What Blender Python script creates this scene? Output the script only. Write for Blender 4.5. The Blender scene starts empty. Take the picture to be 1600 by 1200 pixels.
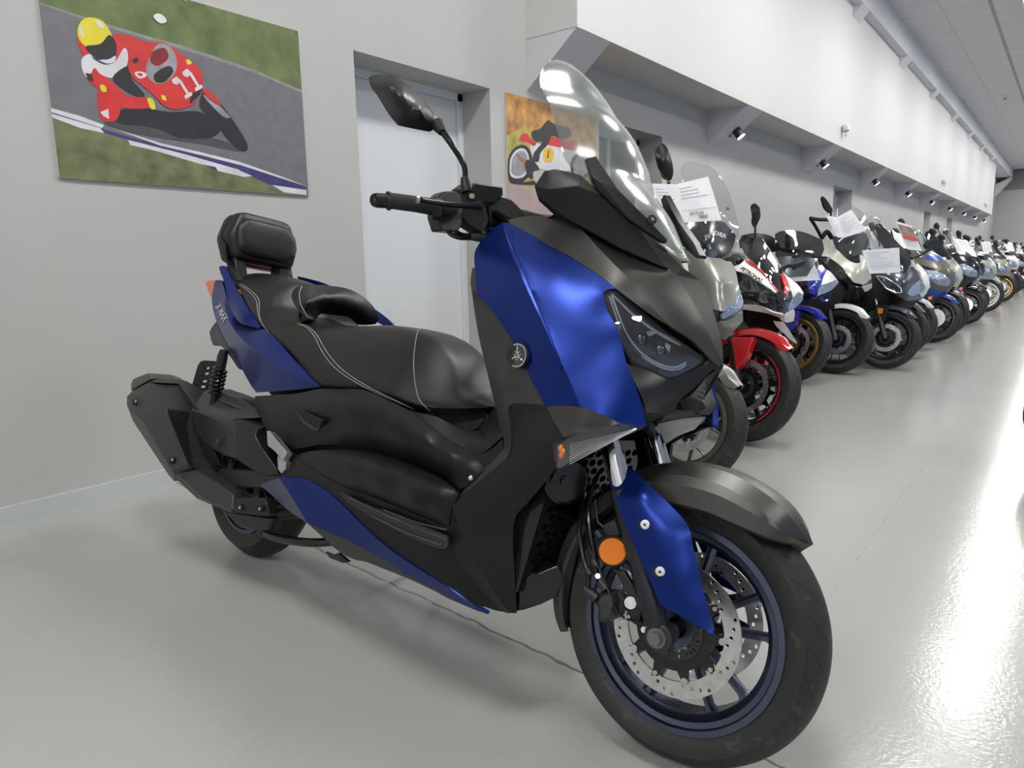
import bpy, bmesh, math, random
import numpy as np
from mathutils import Vector, Matrix
from mathutils.geometry import delaunay_2d_cdt

C = bpy.context.scene.collection
SC = bpy.context.scene
PI = math.pi
random.seed(7)

# ------------------------------------------------------------------ camera
# frame of the room: X along the wall (towards the far end), Y towards the wall, Z up, camera above the origin
FPX = 1110.0
HC = 0.9955
_vx = np.array([882, 204, FPX]); _vx = _vx/np.linalg.norm(_vx)
_vz = np.array([-130, 6600, -FPX]); _vz = _vz - _vz.dot(_vx)*_vx; _vz = _vz/np.linalg.norm(_vz)
_vy = -np.cross(_vz, _vx)
W2C = np.stack([_vx, _vy, _vz], 1)          # rows: right, up, forward
cam_d = bpy.data.cameras.new('camera')
cam = bpy.data.objects.new('camera', cam_d); C.objects.link(cam)
cam_d.sensor_fit = 'HORIZONTAL'; cam_d.sensor_width = 36.0
cam_d.lens = FPX/1600*36.0
cam_d.clip_start = 0.05; cam_d.clip_end = 200
_R, _U, _F = W2C[0], W2C[1], W2C[2]
_m = Matrix(((_R[0], _U[0], -_F[0], 0), (_R[1], _U[1], -_F[1], 0), (_R[2], _U[2], -_F[2], HC), (0, 0, 0, 1)))
cam.matrix_world = _m
SC.camera = cam

def ray(px, py):
    c = np.array([(px-800)/FPX, -(py-600)/FPX, 1.0]); return W2C.T @ c
CAMP = np.array([0, 0, HC])

# ------------------------------------------------------------------ materials
MATS = {}
def nt(m):
    m.use_nodes = True; return m.node_tree.nodes, m.node_tree.links
def mat(name, col, rough=0.5, metal=0.0, bump=0.0, bscale=400, coat=0.0, var=0.0, vscale=3.0, emit=None, estr=0, spec=0.5, aniso=0, rvar=0.0, dist=0.001):
    if name in MATS: return MATS[name]
    m = bpy.data.materials.new(name); n, l = nt(m)
    b = n['Principled BSDF']
    b.inputs['Base Color'].default_value = (*col, 1)
    b.inputs['Roughness'].default_value = rough
    b.inputs['Metallic'].default_value = metal
    b.inputs['Coat Weight'].default_value = coat
    b.inputs['Coat Roughness'].default_value = 0.05
    b.inputs['Specular IOR Level'].default_value = spec
    tc = n.new('ShaderNodeTexCoord')
    if emit:
        b.inputs['Emission Color'].default_value = (*emit, 1); b.inputs['Emission Strength'].default_value = estr
    if var > 0 or rvar > 0:
        no = n.new('ShaderNodeTexNoise'); no.inputs['Scale'].default_value = vscale; no.inputs['Detail'].default_value = 5
        l.new(tc.outputs['Object'], no.inputs['Vector'])
        if var > 0:
            mr = n.new('ShaderNodeMapRange'); mr.inputs['From Min'].default_value = .3; mr.inputs['From Max'].default_value = .7
            mr.inputs['To Min'].default_value = 1-var; mr.inputs['To Max'].default_value = 1+var
            l.new(no.outputs['Fac'], mr.inputs['Value'])
            vm = n.new('ShaderNodeVectorMath'); vm.operation = 'SCALE'; vm.inputs[0].default_value = col
            l.new(mr.outputs[0], vm.inputs['Scale']); l.new(vm.outputs[0], b.inputs['Base Color'])
        if rvar > 0:
            mr = n.new('ShaderNodeMapRange'); mr.inputs['To Min'].default_value = rough-rvar; mr.inputs['To Max'].default_value = rough+rvar
            l.new(no.outputs['Fac'], mr.inputs['Value']); l.new(mr.outputs[0], b.inputs['Roughness'])
    if bump > 0:
        no = n.new('ShaderNodeTexNoise'); no.inputs['Scale'].default_value = bscale; no.inputs['Detail'].default_value = 2
        l.new(tc.outputs['Object'], no.inputs['Vector'])
        bp = n.new('ShaderNodeBump'); bp.inputs['Strength'].default_value = bump; bp.inputs['Distance'].default_value = dist
        l.new(no.outputs['Fac'], bp.inputs['Height']); l.new(bp.outputs[0], b.inputs['Normal'])
    MATS[name] = m; return m

def glass_mat(name, tint=(0.9, 0.93, 0.92), rough=0.03, refl=1.0, haze=0.0):
    if name in MATS: return MATS[name]
    m = bpy.data.materials.new(name); n, l = nt(m); n.clear()
    o = n.new('ShaderNodeOutputMaterial'); tr = n.new('ShaderNodeBsdfTransparent'); gl = n.new('ShaderNodeBsdfGlossy')
    tr.inputs['Color'].default_value = (*tint, 1); gl.inputs['Roughness'].default_value = rough
    gl.inputs['Color'].default_value = (refl, refl, refl, 1)
    fr = n.new('ShaderNodeFresnel')      # a thin sheet: the far face mirrors no more than the near one
    ge = n.new('ShaderNodeNewGeometry'); mi = n.new('ShaderNodeMapRange'); mi.inputs['To Min'].default_value = 1.42; mi.inputs['To Max'].default_value = 1/1.42
    l.new(ge.outputs['Backfacing'], mi.inputs['Value']); l.new(mi.outputs[0], fr.inputs['IOR'])
    mx = n.new('ShaderNodeMixShader'); l.new(fr.outputs[0], mx.inputs[0]); l.new(tr.outputs[0], mx.inputs[1]); l.new(gl.outputs[0], mx.inputs[2])
    last = mx
    if haze > 0:
        df = n.new('ShaderNodeBsdfDiffuse'); df.inputs['Color'].default_value = (.62, .64, .62, 1)
        m2 = n.new('ShaderNodeMixShader'); m2.inputs[0].default_value = haze
        l.new(mx.outputs[0], m2.inputs[1]); l.new(df.outputs[0], m2.inputs[2]); last = m2
    l.new(last.outputs[0], o.inputs['Surface'])
    MATS[name] = m; return m

BLUE = mat('blue_paint', (0.0045, 0.023, 0.19), 0.34, 0.7, var=.05, vscale=900)
BLUE_S = mat('blue_gloss_paint', (0.004, 0.021, 0.18), 0.28, 0.7, coat=0.2)
GREY = mat('grey_matte_paint', (0.070, 0.069, 0.066), 0.38, 0.75, var=.06, vscale=900)
DGREY = mat('dark_grey_matte', (0.013, 0.013, 0.015), 0.40, 0.35, bump=.12, bscale=900, spec=.33)
PLAST = mat('black_textured_plastic', (0.007, 0.007, 0.0073), 0.40, 0, bump=.3, bscale=1100, spec=.4)
PLAST2 = mat('black_satin_plastic', (0.008, 0.008, 0.0085), 0.36, 0, bump=.12, bscale=900, spec=.4)
GLOSSB = mat('gloss_black_plastic', (0.008, 0.008, 0.009), 0.16, 0)
BLACK = mat('flat_black', (0.006, 0.006, 0.006), 0.7, 0)
LEATHER = mat('black_leatherette', (0.008, 0.0077, 0.0074), 0.36, 0, bump=.3, bscale=700, spec=.42)
STITCH = mat('grey_thread', (0.3, 0.3, 0.29), 0.8)
RUBBER = mat('rubber', (0.012, 0.012, 0.012), 0.62, 0, bump=.1, bscale=500)
CHROME = mat('chrome', (0.75, 0.76, 0.78), 0.08, 1.0)
STEEL = mat('brushed_steel', (0.68, 0.66, 0.66), 0.30, 1.0, var=.12, vscale=60)
BOLT = mat('zinc_bolt', (0.62, 0.62, 0.64), 0.25, 1.0)
RIMM = mat('rim_dark_blue_grey', (0.10, 0.115, 0.17), 0.30, 0.95)
ALLOY = mat('dark_alloy', (0.05, 0.05, 0.053), 0.42, 0.6, bump=.2, bscale=300)
AMBER = mat('amber_reflector', (0.85, 0.22, 0.01), 0.25, 0, bump=.6, bscale=350)
ORANGEL = mat('orange_tail_lens', (0.75, 0.13, 0.04), 0.2, 0)
SILVER = mat('silver_alloy', (0.62, 0.62, 0.62), 0.3, 0.8)
SCREEN = glass_mat('windscreen_clear', (0.70, 0.735, 0.71), 0.16, 1.0, 0.12)
GLASS = glass_mat('lens_clear', (0.95, 0.95, 0.96), 0.03)
WHITEP = mat('white_plastic', (0.75, 0.75, 0.75), 0.35)
LEDW = mat('led_guide', (0.30, 0.34, 0.42), 0.15, 0.3, coat=1)

# ------------------------------------------------------------------ objects
def tag(o, label=None, cat=None, group=None, kind=None):
    if label: o['label'] = label
    if cat: o['category'] = cat
    if group: o['group'] = group
    if kind: o['kind'] = kind
    return o
def empty(name, loc=(0, 0, 0), rz=0, matrix=None, **k):
    o = bpy.data.objects.new(name, None); C.objects.link(o); o.empty_display_size = .1
    if matrix is not None: o.matrix_world = matrix
    else: o.location = loc; o.rotation_euler = (0, 0, rz)
    tag(o, **k); return o
def link(name, me, m, parent=None, loc=None, rot=None, bevel=0, sharp=35, smooth=True, seg=2):
    ms = m if isinstance(m, (list, tuple)) else [m]
    if len(me.materials) == 0:
        for x in ms: me.materials.append(x)
    if smooth and len(me.polygons):
        me.polygons.foreach_set('use_smooth', [True]*len(me.polygons))
        me.set_sharp_from_angle(angle=math.radians(sharp))
    o = bpy.data.objects.new(name, me); C.objects.link(o)
    if parent is not None: o.parent = parent
    if loc is not None: o.location = loc
    if rot is not None: o.rotation_euler = rot
    if bevel:
        b = o.modifiers.new('bevel', 'BEVEL'); b.width = bevel; b.segments = seg; b.limit_method = 'ANGLE'; b.angle_limit = math.radians(40)
    return o
def mk(name, v, f, m, parent=None, fm=None, **k):
    me = bpy.data.meshes.new(name); me.from_pydata([tuple(p) for p in v], [], [tuple(q) for q in f]); me.update()
    if fm is not None:
        ms = m if isinstance(m, (list, tuple)) else [m]
        for x in ms: me.materials.append(x)
        me.polygons.foreach_set('material_index', fm)
    return link(name, me, m, parent, **k)

class MB:
    "collects shapes into one mesh"
    def __init__(s): s.v = []; s.f = []; s.fm = []; s.mi = 0
    def add(s, v, f):
        n = len(s.v); s.v += [tuple(p) for p in v]; s.f += [tuple(i+n for i in q) for q in f]; s.fm += [s.mi]*len(f); return s
    def build(s, name, m, parent=None, **k):
        return mk(name, s.v, s.f, m, parent, fm=s.fm if isinstance(m, (list, tuple)) else None, **k)
    def box(s, a, b, M=None):
        v = [(x, y, z) for x in (a[0], b[0]) for y in (a[1], b[1]) for z in (a[2], b[2])]
        if M is not None: v = [M @ Vector(p) for p in v]
        return s.add(v, [(0, 1, 3, 2), (4, 6, 7, 5), (0, 4, 5, 1), (2, 3, 7, 6), (0, 2, 6, 4), (1, 5, 7, 3)])
    def tube(s, pts, r, n=10, smooth=0, cap=True):
        P = [Vector(p) for p in pts]
        R = list(r) if hasattr(r, '__len__') else [r]*len(P)
        if smooth and len(P) > 2:
            A = np.array([[*p, q] for p, q in zip(P, R)]); A = crom(A, smooth)
            P = [Vector(a[:3]) for a in A]; R = [max(a[3], 1e-4) for a in A]
        T = []
        for i in range(len(P)):
            t = (P[min(i+1, len(P)-1)]-P[max(i-1, 0)]); T.append(t.normalized() if t.length > 1e-9 else Vector((0, 0, 1)))
        a = Vector((0, 0, 1)) if abs(T[0].z) < .9 else Vector((1, 0, 0))
        u = T[0].cross(a).normalized(); v = []; f = []
        for i, p in enumerate(P):
            u = (u - T[i]*u.dot(T[i])).normalized(); w = T[i].cross(u)
            for k in range(n):
                c = 2*PI*k/n; v.append(p+(u*math.cos(c)+w*math.sin(c))*R[i])
        for i in range(len(P)-1):
            for k in range(n): f.append((i*n+k, i*n+(k+1) % n, (i+1)*n+(k+1) % n, (i+1)*n+k))
        if cap: f.append(tuple(range(n-1, -1, -1))); f.append(tuple((len(P)-1)*n+k for k in range(n)))
        return s.add(v, f)
    def lathe(s, prof, n=48, M=None, close=False, a0=0, a1=2*PI):
        "prof: (t along +y axis, r)"
        full = abs(a1-a0-2*PI) < 1e-6; m = len(prof); cnt = n if full else n+1; v = []; f = []
        for k in range(cnt):
            c = a0+(a1-a0)*k/n
            for (t, r) in prof: v.append((r*math.cos(c), t, r*math.sin(c)))
        for k in range(n):
            k2 = (k+1) % cnt
            for i in range(m if close else m-1):
                j = (i+1) % m
                f.append((k*m+i, k*m+j, k2*m+j, k2*m+i))
        if M is not None: v = [M @ Vector(p) for p in v]
        return s.add(v, f)
    def cyl(s, a, b, r, n=20, r2=None): return s.tube([a, b], [r, r if r2 is None else r2], n)
    def sphere(s, c, r, n=12, sc=(1, 1, 1)):
        v = []; f = []
        for i in range(n+1):
            for j in range(2*n):
                th = PI*i/n; ph = PI*j/n
                v.append((c[0]+r*sc[0]*math.sin(th)*math.cos(ph), c[1]+r*sc[1]*math.sin(th)*math.sin(ph), c[2]+r*sc[2]*math.cos(th)))
        for i in range(n):
            for j in range(2*n): f.append((i*2*n+j, (i+1)*2*n+j, (i+1)*2*n+(j+1) % (2*n), i*2*n+(j+1) % (2*n)))
        return s.add(v, f)
    def loft(s, secs, caps=True, closed=True):
        n = len(secs[0]); v = [p for q in secs for p in q]; f = []
        for i in range(len(secs)-1):
            for k in range(n if closed else n-1):
                f.append((i*n+k, i*n+(k+1) % n, (i+1)*n+(k+1) % n, (i+1)*n+k))
        if caps and closed: f.append(tuple(range(n-1, -1, -1))); f.append(tuple((len(secs)-1)*n+k for k in range(n)))
        return s.add(v, f)

def crom(A, sub):
    "Catmull-Rom through the rows of A"
    A = np.asarray(A, float); n = len(A); out = []
    for i in range(n-1):
        p0 = A[i-1] if i > 0 else 2*A[0]-A[1]; p1 = A[i]; p2 = A[i+1]; p3 = A[i+2] if i+2 < n else 2*A[-1]-A[-2]
        for k in range(sub):
            t = k/sub; out.append(.5*((2*p1)+(-p0+p2)*t+(2*p0-5*p1+4*p2-p3)*t*t+(-p0+3*p1-3*p2+p3)*t**3))
    out.append(A[-1]); return np.array(out)

def rsec(cx, cz, hx, hz, r, n=4, y=0, plane='xz'):
    "rounded rectangle loop"
    r = min(r, hx*.999, hz*.999); o = []
    for sx, sz, a in ((1, 1, 0), (-1, 1, PI/2), (-1, -1, PI), (1, -1, 1.5*PI)):
        for k in range(n+1):
            c = a+PI/2*k/n; o.append((cx+sx*(hx-r)+r*math.cos(c), cz+sz*(hz-r)+r*math.sin(c)))
    return o
def pillow(mb, c, size, r, M=None, bulge=0.0, n=5):
    "rounded box with soft edges; size = full sizes"
    hx, hy, hz = size[0]/2, size[1]/2, size[2]/2; secs = []
    K = 6
    for i in range(K+1):
        a = PI/2*i/K; d = r*(1-math.sin(a)); z = -hz+r*(1-math.cos(a)) if True else 0
        secs.append((r*(1-math.sin(a)), -hz+r*(1-math.cos(a))))
    prof = secs+[(d, -z) for d, z in reversed(secs)]
    L = []
    for d, z in prof:
        lp = rsec(0, 0, hx-d, hy-d, max(r*1.3-d, .001), n)
        L.append([(c[0]+x, c[1]+y, c[2]+z) for x, y in lp])
    if M is not None: L = [[M @ Vector(p) for p in q] for q in L]
    return mb.loft(L)

# ---- planar triangulation with holes
def inside(poly, x, y):
    px, py = poly[:, 0], poly[:, 1]; qx, qy = np.roll(px, -1), np.roll(py, -1)
    x = np.asarray(x)[:, None]; y = np.asarray(y)[:, None]
    c = ((py > y) != (qy > y)) & (x < (qx-px)*(y-py)/(qy-py+1e-30)+px)
    return (c.sum(1) % 2) == 1
def tri2d(outer, holes=(), step=0, extra=()):
    outer = np.array(outer, float); V = [outer]; E = []; n = 0
    for lp in [outer]+[np.array(h, float) for h in holes]:
        if lp is not outer: V.append(lp)
        m = len(lp); E += [(n+i, n+(i+1) % m) for i in range(m)]; n += m
    if len(extra): V.append(np.array(extra, float))
    if step:
        x0, y0 = outer.min(0); x1, y1 = outer.max(0)
        g = [(x0+step*(i+.5*(j % 2)), y0+step*.866*j) for j in range(int((y1-y0)/step/.866)+2) for i in range(int((x1-x0)/step)+2)]
        g = np.array(g); k = inside(outer, g[:, 0], g[:, 1]); g = g[k]
        for h in holes: g = g[~inside(np.array(h, float), g[:, 0], g[:, 1])]
        if len(g):
            B = np.concatenate(V); d = np.min(np.hypot(g[:, None, 0]-B[None, :, 0], g[:, None, 1]-B[None, :, 1]), 1); g = g[d > step*.45]
            if len(g): V.append(g)
    V = np.concatenate(V); sc = max(np.ptp(V[:, 0]), np.ptp(V[:, 1]))
    r = delaunay_2d_cdt([Vector((p[0]/sc, p[1]/sc)) for p in V], E, [], 0, 1e-7)
    vv = np.array([(p[0]*sc, p[1]*sc) for p in r[0]]); T = [tuple(t) for t in r[2] if len(t) == 3]
    Ta = np.array(T); c = vv[Ta].mean(1)
    k = inside(outer, c[:, 0], c[:, 1])
    for h in holes: k &= ~inside(np.array(h, float), c[:, 0], c[:, 1])
    Ta = Ta[k]
    a = vv[Ta]; area = (a[:, 1, 0]-a[:, 0, 0])*(a[:, 2, 1]-a[:, 0, 1])-(a[:, 2, 0]-a[:, 0, 0])*(a[:, 1, 1]-a[:, 0, 1])
    Ta = np.where((area < 0)[:, None], Ta[:, ::-1], Ta)[abs(area) > 1e-12*sc*sc]
    return vv, [tuple(int(i) for i in t) for t in Ta]
def thick(mb, V, T, off):
    "V,T open sheet; off = per vertex offset vectors (to the back side). adds closed solid"
    n = len(V); V = [Vector(p) for p in V]; B = [V[i]+Vector(off[i]) for i in range(n)]
    cnt = {}
    for t in T:
        for i in range(len(t)):
            a, b = t[i], t[(i+1) % len(t)]; cnt[(a, b)] = 1
    f = list(T)+[tuple(i+n for i in reversed(t)) for t in T]
    for (a, b) in cnt:
        if (b, a) not in cnt: f.append((b, a, a+n, b+n))
    return mb.add(V+B, f)
def plate(mb, outer, holes, t, M, step=0):
    "flat plate: 2D outline in local xy, thickness t along local z, matrix M"
    v, T = tri2d(outer, holes, step); z = (M.to_3x3() @ Vector((0, 0, -t)))
    return thick(mb, [M @ Vector((p[0], p[1], 0)) for p in v], T, [z]*len(v))
def circ2(cx, cy, r, n=12, ph=0): return [(cx+r*math.cos(2*PI*k/n+ph), cy+r*math.sin(2*PI*k/n+ph)) for k in range(n)]

def text_mesh(name, s, size, m, parent, M, ext=.001, italic=False, bold=0.0, align='CENTER', sx=1.0):
    c = bpy.data.curves.new(name, 'FONT'); c.body = s; c.size = size; c.extrude = ext; c.align_x = align; c.align_y = 'CENTER'
    c.offset = bold; c.resolution_u = 3
    if italic: c.shear = .3
    o = bpy.data.objects.new(name, c); C.objects.link(o)
    dg = bpy.context.evaluated_depsgraph_get(); me = bpy.data.meshes.new_from_object(o.evaluated_get(dg))
    bpy.data.objects.remove(o)
    me.transform(M @ Matrix.Diagonal((sx, 1, 1, 1))); me.materials.clear()
    return link(name, me, m, parent, smooth=False)

# ------------------------------------------------------------------ a leaning bike's frame
class Frame:
    def __init__(s, x, y, yaw, lean, z=0.0):
        a, b = math.radians(yaw), math.radians(lean)
        f = np.array([math.cos(a), math.sin(a), 0]); r = np.array([math.sin(a), -math.cos(a), 0]); u = np.array([0, 0, 1.])
        s.f = f; s.r = r*math.cos(b)+u*math.sin(b); s.u = u*math.cos(b)-r*math.sin(b)
        s.c = np.array([x, y, z])
        s.M = Matrix(((s.f[0], -s.r[0], s.u[0], x), (s.f[1], -s.r[1], s.u[1], y), (s.f[2], -s.r[2], s.u[2], z), (0, 0, 0, 1)))
    def P(s, px, py, w):
        "point of the bike (x forward, y left, z up) seen in direction px,py at distance w right of its middle plane"
        d = ray(px, py); t = ((s.c-CAMP) @ s.r+w)/(d @ s.r); q = CAMP+d*t-s.c
        return Vector((q @ s.f, -w, q @ s.u))
    def PX(s, px, py, x):
        "the same, on the cross plane at distance x in front of the rear axle"
        d = ray(px, py); t = ((s.c-CAMP) @ s.f+x)/(d @ s.f); q = CAMP+d*t-s.c
        return Vector((x, -(q @ s.r), q @ s.u))
    def cam(s):
        q = CAMP-s.c; return Vector((q @ s.f, -(q @ s.r), q @ s.u))

def cv(pts, step=6.0, lin=False):
    "curve through (px,py,w) points; corners sharper than 40 degrees stay"
    A = np.array(pts, float); n = len(A)
    if n == 2 or lin: segs = [A[i:i+2] for i in range(n-1)]
    else:
        segs = []; s0 = 0
        for i in range(1, n-1):
            a = A[i, :2]-A[i-1, :2]; b = A[i+1, :2]-A[i, :2]
            c = a @ b/(np.linalg.norm(a)*np.linalg.norm(b)+1e-9)
            if c < math.cos(math.radians(38)): segs.append(A[s0:i+1]); s0 = i
        segs.append(A[s0:])
    out = []
    for S in segs:
        D = crom(S, 8) if len(S) > 2 else S
        L = np.concatenate([[0], np.cumsum(np.hypot(*(D[1:, :2]-D[:-1, :2]).T))]); m = max(1, int(round(L[-1]/step)))
        q = np.linspace(0, L[-1], m+1)
        R = np.stack([np.interp(q, L, D[:, k]) for k in range(3)], 1); out += list(R[:-1])
    out.append(A[-1]); return [tuple(p) for p in out]
def tps(ctrl):
    X = ctrl[:, :2]/100; n = len(X)
    d2 = ((X[:, None]-X[None])**2).sum(-1); K = .5*d2*np.log(d2+1e-12)+1e-6*np.eye(n)
    Pm = np.concatenate([np.ones((n, 1)), X], 1); A = np.zeros((n+3, n+3)); A[:n, :n] = K; A[:n, n:] = Pm; A[n:, :n] = Pm.T
    s = np.linalg.solve(A, np.concatenate([ctrl[:, 2], [0, 0, 0]]))
    def f(Q):
        Q = np.asarray(Q)/100; d = ((Q[:, None]-X[None])**2).sum(-1); return (.5*d*np.log(d+1e-12)) @ s[:n]+s[n]+Q @ s[n+1:]
    return f
def panel(fr, name, regions, m, parent, t=.006, step=9, mirror=True, bevel=.0012, sharp=30, fm=None, mf=None, mode='w'):
    """regions: list of (outline curves, inner points). One mesh. fr.P turns the traced points into points of the body"""
    V = []; F = []; FM = []
    for ri, (curves, inner) in enumerate(regions):
        o = []
        for c in curves:
            for p in c:
                if not o or abs(p[0]-o[-1][0])+abs(p[1]-o[-1][1]) > .3: o.append(p)
        if abs(o[0][0]-o[-1][0])+abs(o[0][1]-o[-1][1]) < .3: o.pop()
        O = np.array(o); ctrl = O if len(O) < 260 else O[::2]
        if len(inner): ctrl = np.concatenate([ctrl, np.array(inner, float)])
        g = tps(ctrl); v, T = tri2d(O[:, :2], (), step)
        w = g(v); dd = np.abs(v[:, None, :]-O[None, :, :2]).sum(-1); ii = dd.argmin(1); on = dd[np.arange(len(v)), ii] < .02; w[on] = O[ii[on], 2]
        PP = fr.P if mode == 'w' else fr.PX; L = [PP(v[i, 0], v[i, 1], w[i]) for i in range(len(v))]
        n = len(V); V += L; F += [tuple(i+n for i in tt) for tt in T]; FM += [(fm[ri] if fm else 0)+100*ri]*len(T)
    # weld
    bm = bmesh.new(); lay = bm.faces.layers.int.new('rid'); bv = [bm.verts.new(p) for p in V]
    for tt, k in zip(F, FM):
        try: q = bm.faces.new([bv[i] for i in tt]); q.material_index = k % 100; q[lay] = k//100
        except ValueError: pass
    bmesh.ops.remove_doubles(bm, verts=bm.verts, dist=.0004)
    bm.faces.ensure_lookup_table(); bm.normal_update()
    cl = fr.cam(); s = sum((fc.normal.dot(cl-fc.calc_center_median())*fc.calc_area() for fc in bm.faces))
    if s < 0: bmesh.ops.reverse_faces(bm, faces=bm.faces); bm.normal_update()
    bm.verts.index_update()
    vs = [v.co.copy() for v in bm.verts]; no = [v.normal.copy() for v in bm.verts]
    fs = [tuple(v.index for v in fc.verts) for fc in bm.faces]; fk = [fc.material_index for fc in bm.faces]; rid = [fc[lay] for fc in bm.faces]; bm.free()
    n = len(vs); B = [vs[i]-no[i]*t for i in range(n)]; cnt = {}
    for q, k in zip(fs, fk):
        for i in range(3): cnt[(q[i], q[(i+1) % 3])] = k
    f = list(fs)+[tuple(i+n for i in reversed(q)) for q in fs]; kk = fk+fk
    for (a, b), k in cnt.items():
        if (b, a) not in cnt: f.append((b, a, a+n, b+n)); kk.append(k)
    allv = vs+B; res = []
    for side in ((1, -1) if mirror else (1,)):
        vv = [(p[0], p[1]*side, p[2]) for p in allv]; ff = f if side == 1 else [tuple(reversed(q)) for q in f]
        if side == -1 and mf: vv = [tuple(mf(p)) for p in allv]
        ob = mk(name, vv, ff, m, parent, fm=kk if fm else None, sharp=sharp); res.append(ob)
        if len(regions) > 1:        # the fold between two facets is a hard edge
            own = {}; hard = set()
            for q, k in zip(fs, rid):
                for i in range(3):
                    e = tuple(sorted((q[i], q[(i+1) % 3])))
                    if own.setdefault(e, k) != k: hard.add(e)
            for e in ob.data.edges:
                if tuple(sorted(e.vertices)) in hard: e.use_edge_sharp = True
    return res
def facet(fr, name, pts, faces, m, parent, depth=.03, mirror=False, bevel=.002, sharp=20, fm=None, dirv=None, mf=None, mode='w'):
    "hard faceted shell from traced points; closed behind by pushing inwards"
    V = [(fr.P if mode == 'w' else fr.PX)(*p) for p in pts]
    def sa(q): return sum(pts[q[i]][0]*pts[q[(i+1) % len(q)]][1]-pts[q[(i+1) % len(q)]][0]*pts[q[i]][1] for i in range(len(q)))
    faces = [tuple(q) if sa(q) > 0 else tuple(reversed(q)) for q in faces]; off = Vector(dirv) if dirv else Vector((0, depth, 0))
    tris = []; kk = []
    cnt = {}
    for fi, q in enumerate(faces):
        for i in range(len(q)): cnt[(q[i], q[(i+1) % len(q)])] = fi
    # orientation test
    cl = fr.cam(); q = faces[0]; nrm = (V[q[1]]-V[q[0]]).cross(V[q[2]]-V[q[0]])
    n = len(V); F = [tuple(q) for q in faces]+[tuple(i+n for i in reversed(q)) for q in faces]
    FM = [(fm[i] if fm else 0) for i in range(len(faces))]*2
    for (a, b), fi in cnt.items():
        if (b, a) not in cnt: F.append((b, a, a+n, b+n)); FM.append(fm[fi] if fm else 0)
    if nrm.dot(cl-V[q[0]]) < 0: F = [tuple(reversed(q)) for q in F]
    A = V+[p+off for p in V]; res = []
    for side in ((1, -1) if mirror else (1,)):
        vv = [(p[0], p[1]*side, p[2]) for p in A] if side == 1 or not mf else [tuple(mf(p)) for p in A]; ff = F if side == 1 else [tuple(reversed(q)) for q in F]
        res.append(mk(name, vv, ff, m, parent, fm=FM if fm else None, sharp=sharp, bevel=bevel))
    return res
def mir(mb, mf=None):
    m2 = MB(); m2.v = [tuple(mf(p)) for p in mb.v] if mf else [(p[0], -p[1], p[2]) for p in mb.v]; m2.f = [tuple(reversed(q)) for q in mb.f]; m2.fm = list(mb.fm); return m2

def pxbasis(fr, p0, p1, n):
    "matrix at traced point p0, x axis towards traced point p1, z axis near n"
    a = fr.P(*p0); x = (fr.P(*p1)-a).normalized(); z = Vector(n); z = (z-x*z.dot(x)).normalized(); y = z.cross(x)
    return Matrix(((x[0], y[0], z[0], a[0]), (x[1], y[1], z[1], a[1]), (x[2], y[2], z[2], a[2]), (0, 0, 0, 1)))
def axbasis(o, z, up=(0, 0, 1)):
    "matrix at o with z axis along z, y axis near up"
    z = Vector(z).normalized(); x = Vector(up).cross(z).normalized(); y = z.cross(x)
    return Matrix(((x[0], y[0], z[0], o[0]), (x[1], y[1], z[1], o[1]), (x[2], y[2], z[2], o[2]), (0, 0, 0, 1)))

def nest(root, pairs):
    "hang small pieces under the part they belong to (thing > part > sub-part)"
    kids = list(root.children); base = {}
    def cen(o):
        m = o.matrix_basis; n = len(o.data.vertices); v = np.empty(n*3); o.data.vertices.foreach_get('co', v); return m @ Vector(v.reshape(-1, 3).mean(0))
    for o in kids:
        if o.type == 'MESH': base.setdefault(o.name.split('.')[0], []).append(o)
    for child, par in pairs:
        if par not in base: continue
        tg = [(cen(p), p) for p in base[par]]
        for c in base.get(child, []):
            q = cen(c); p = min(tg, key=lambda t: (t[0]-q).length)[1]
            if p is c: continue
            mb = c.matrix_basis.copy(); c.parent = p; c.matrix_basis = p.matrix_basis.inverted() @ mb
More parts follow.
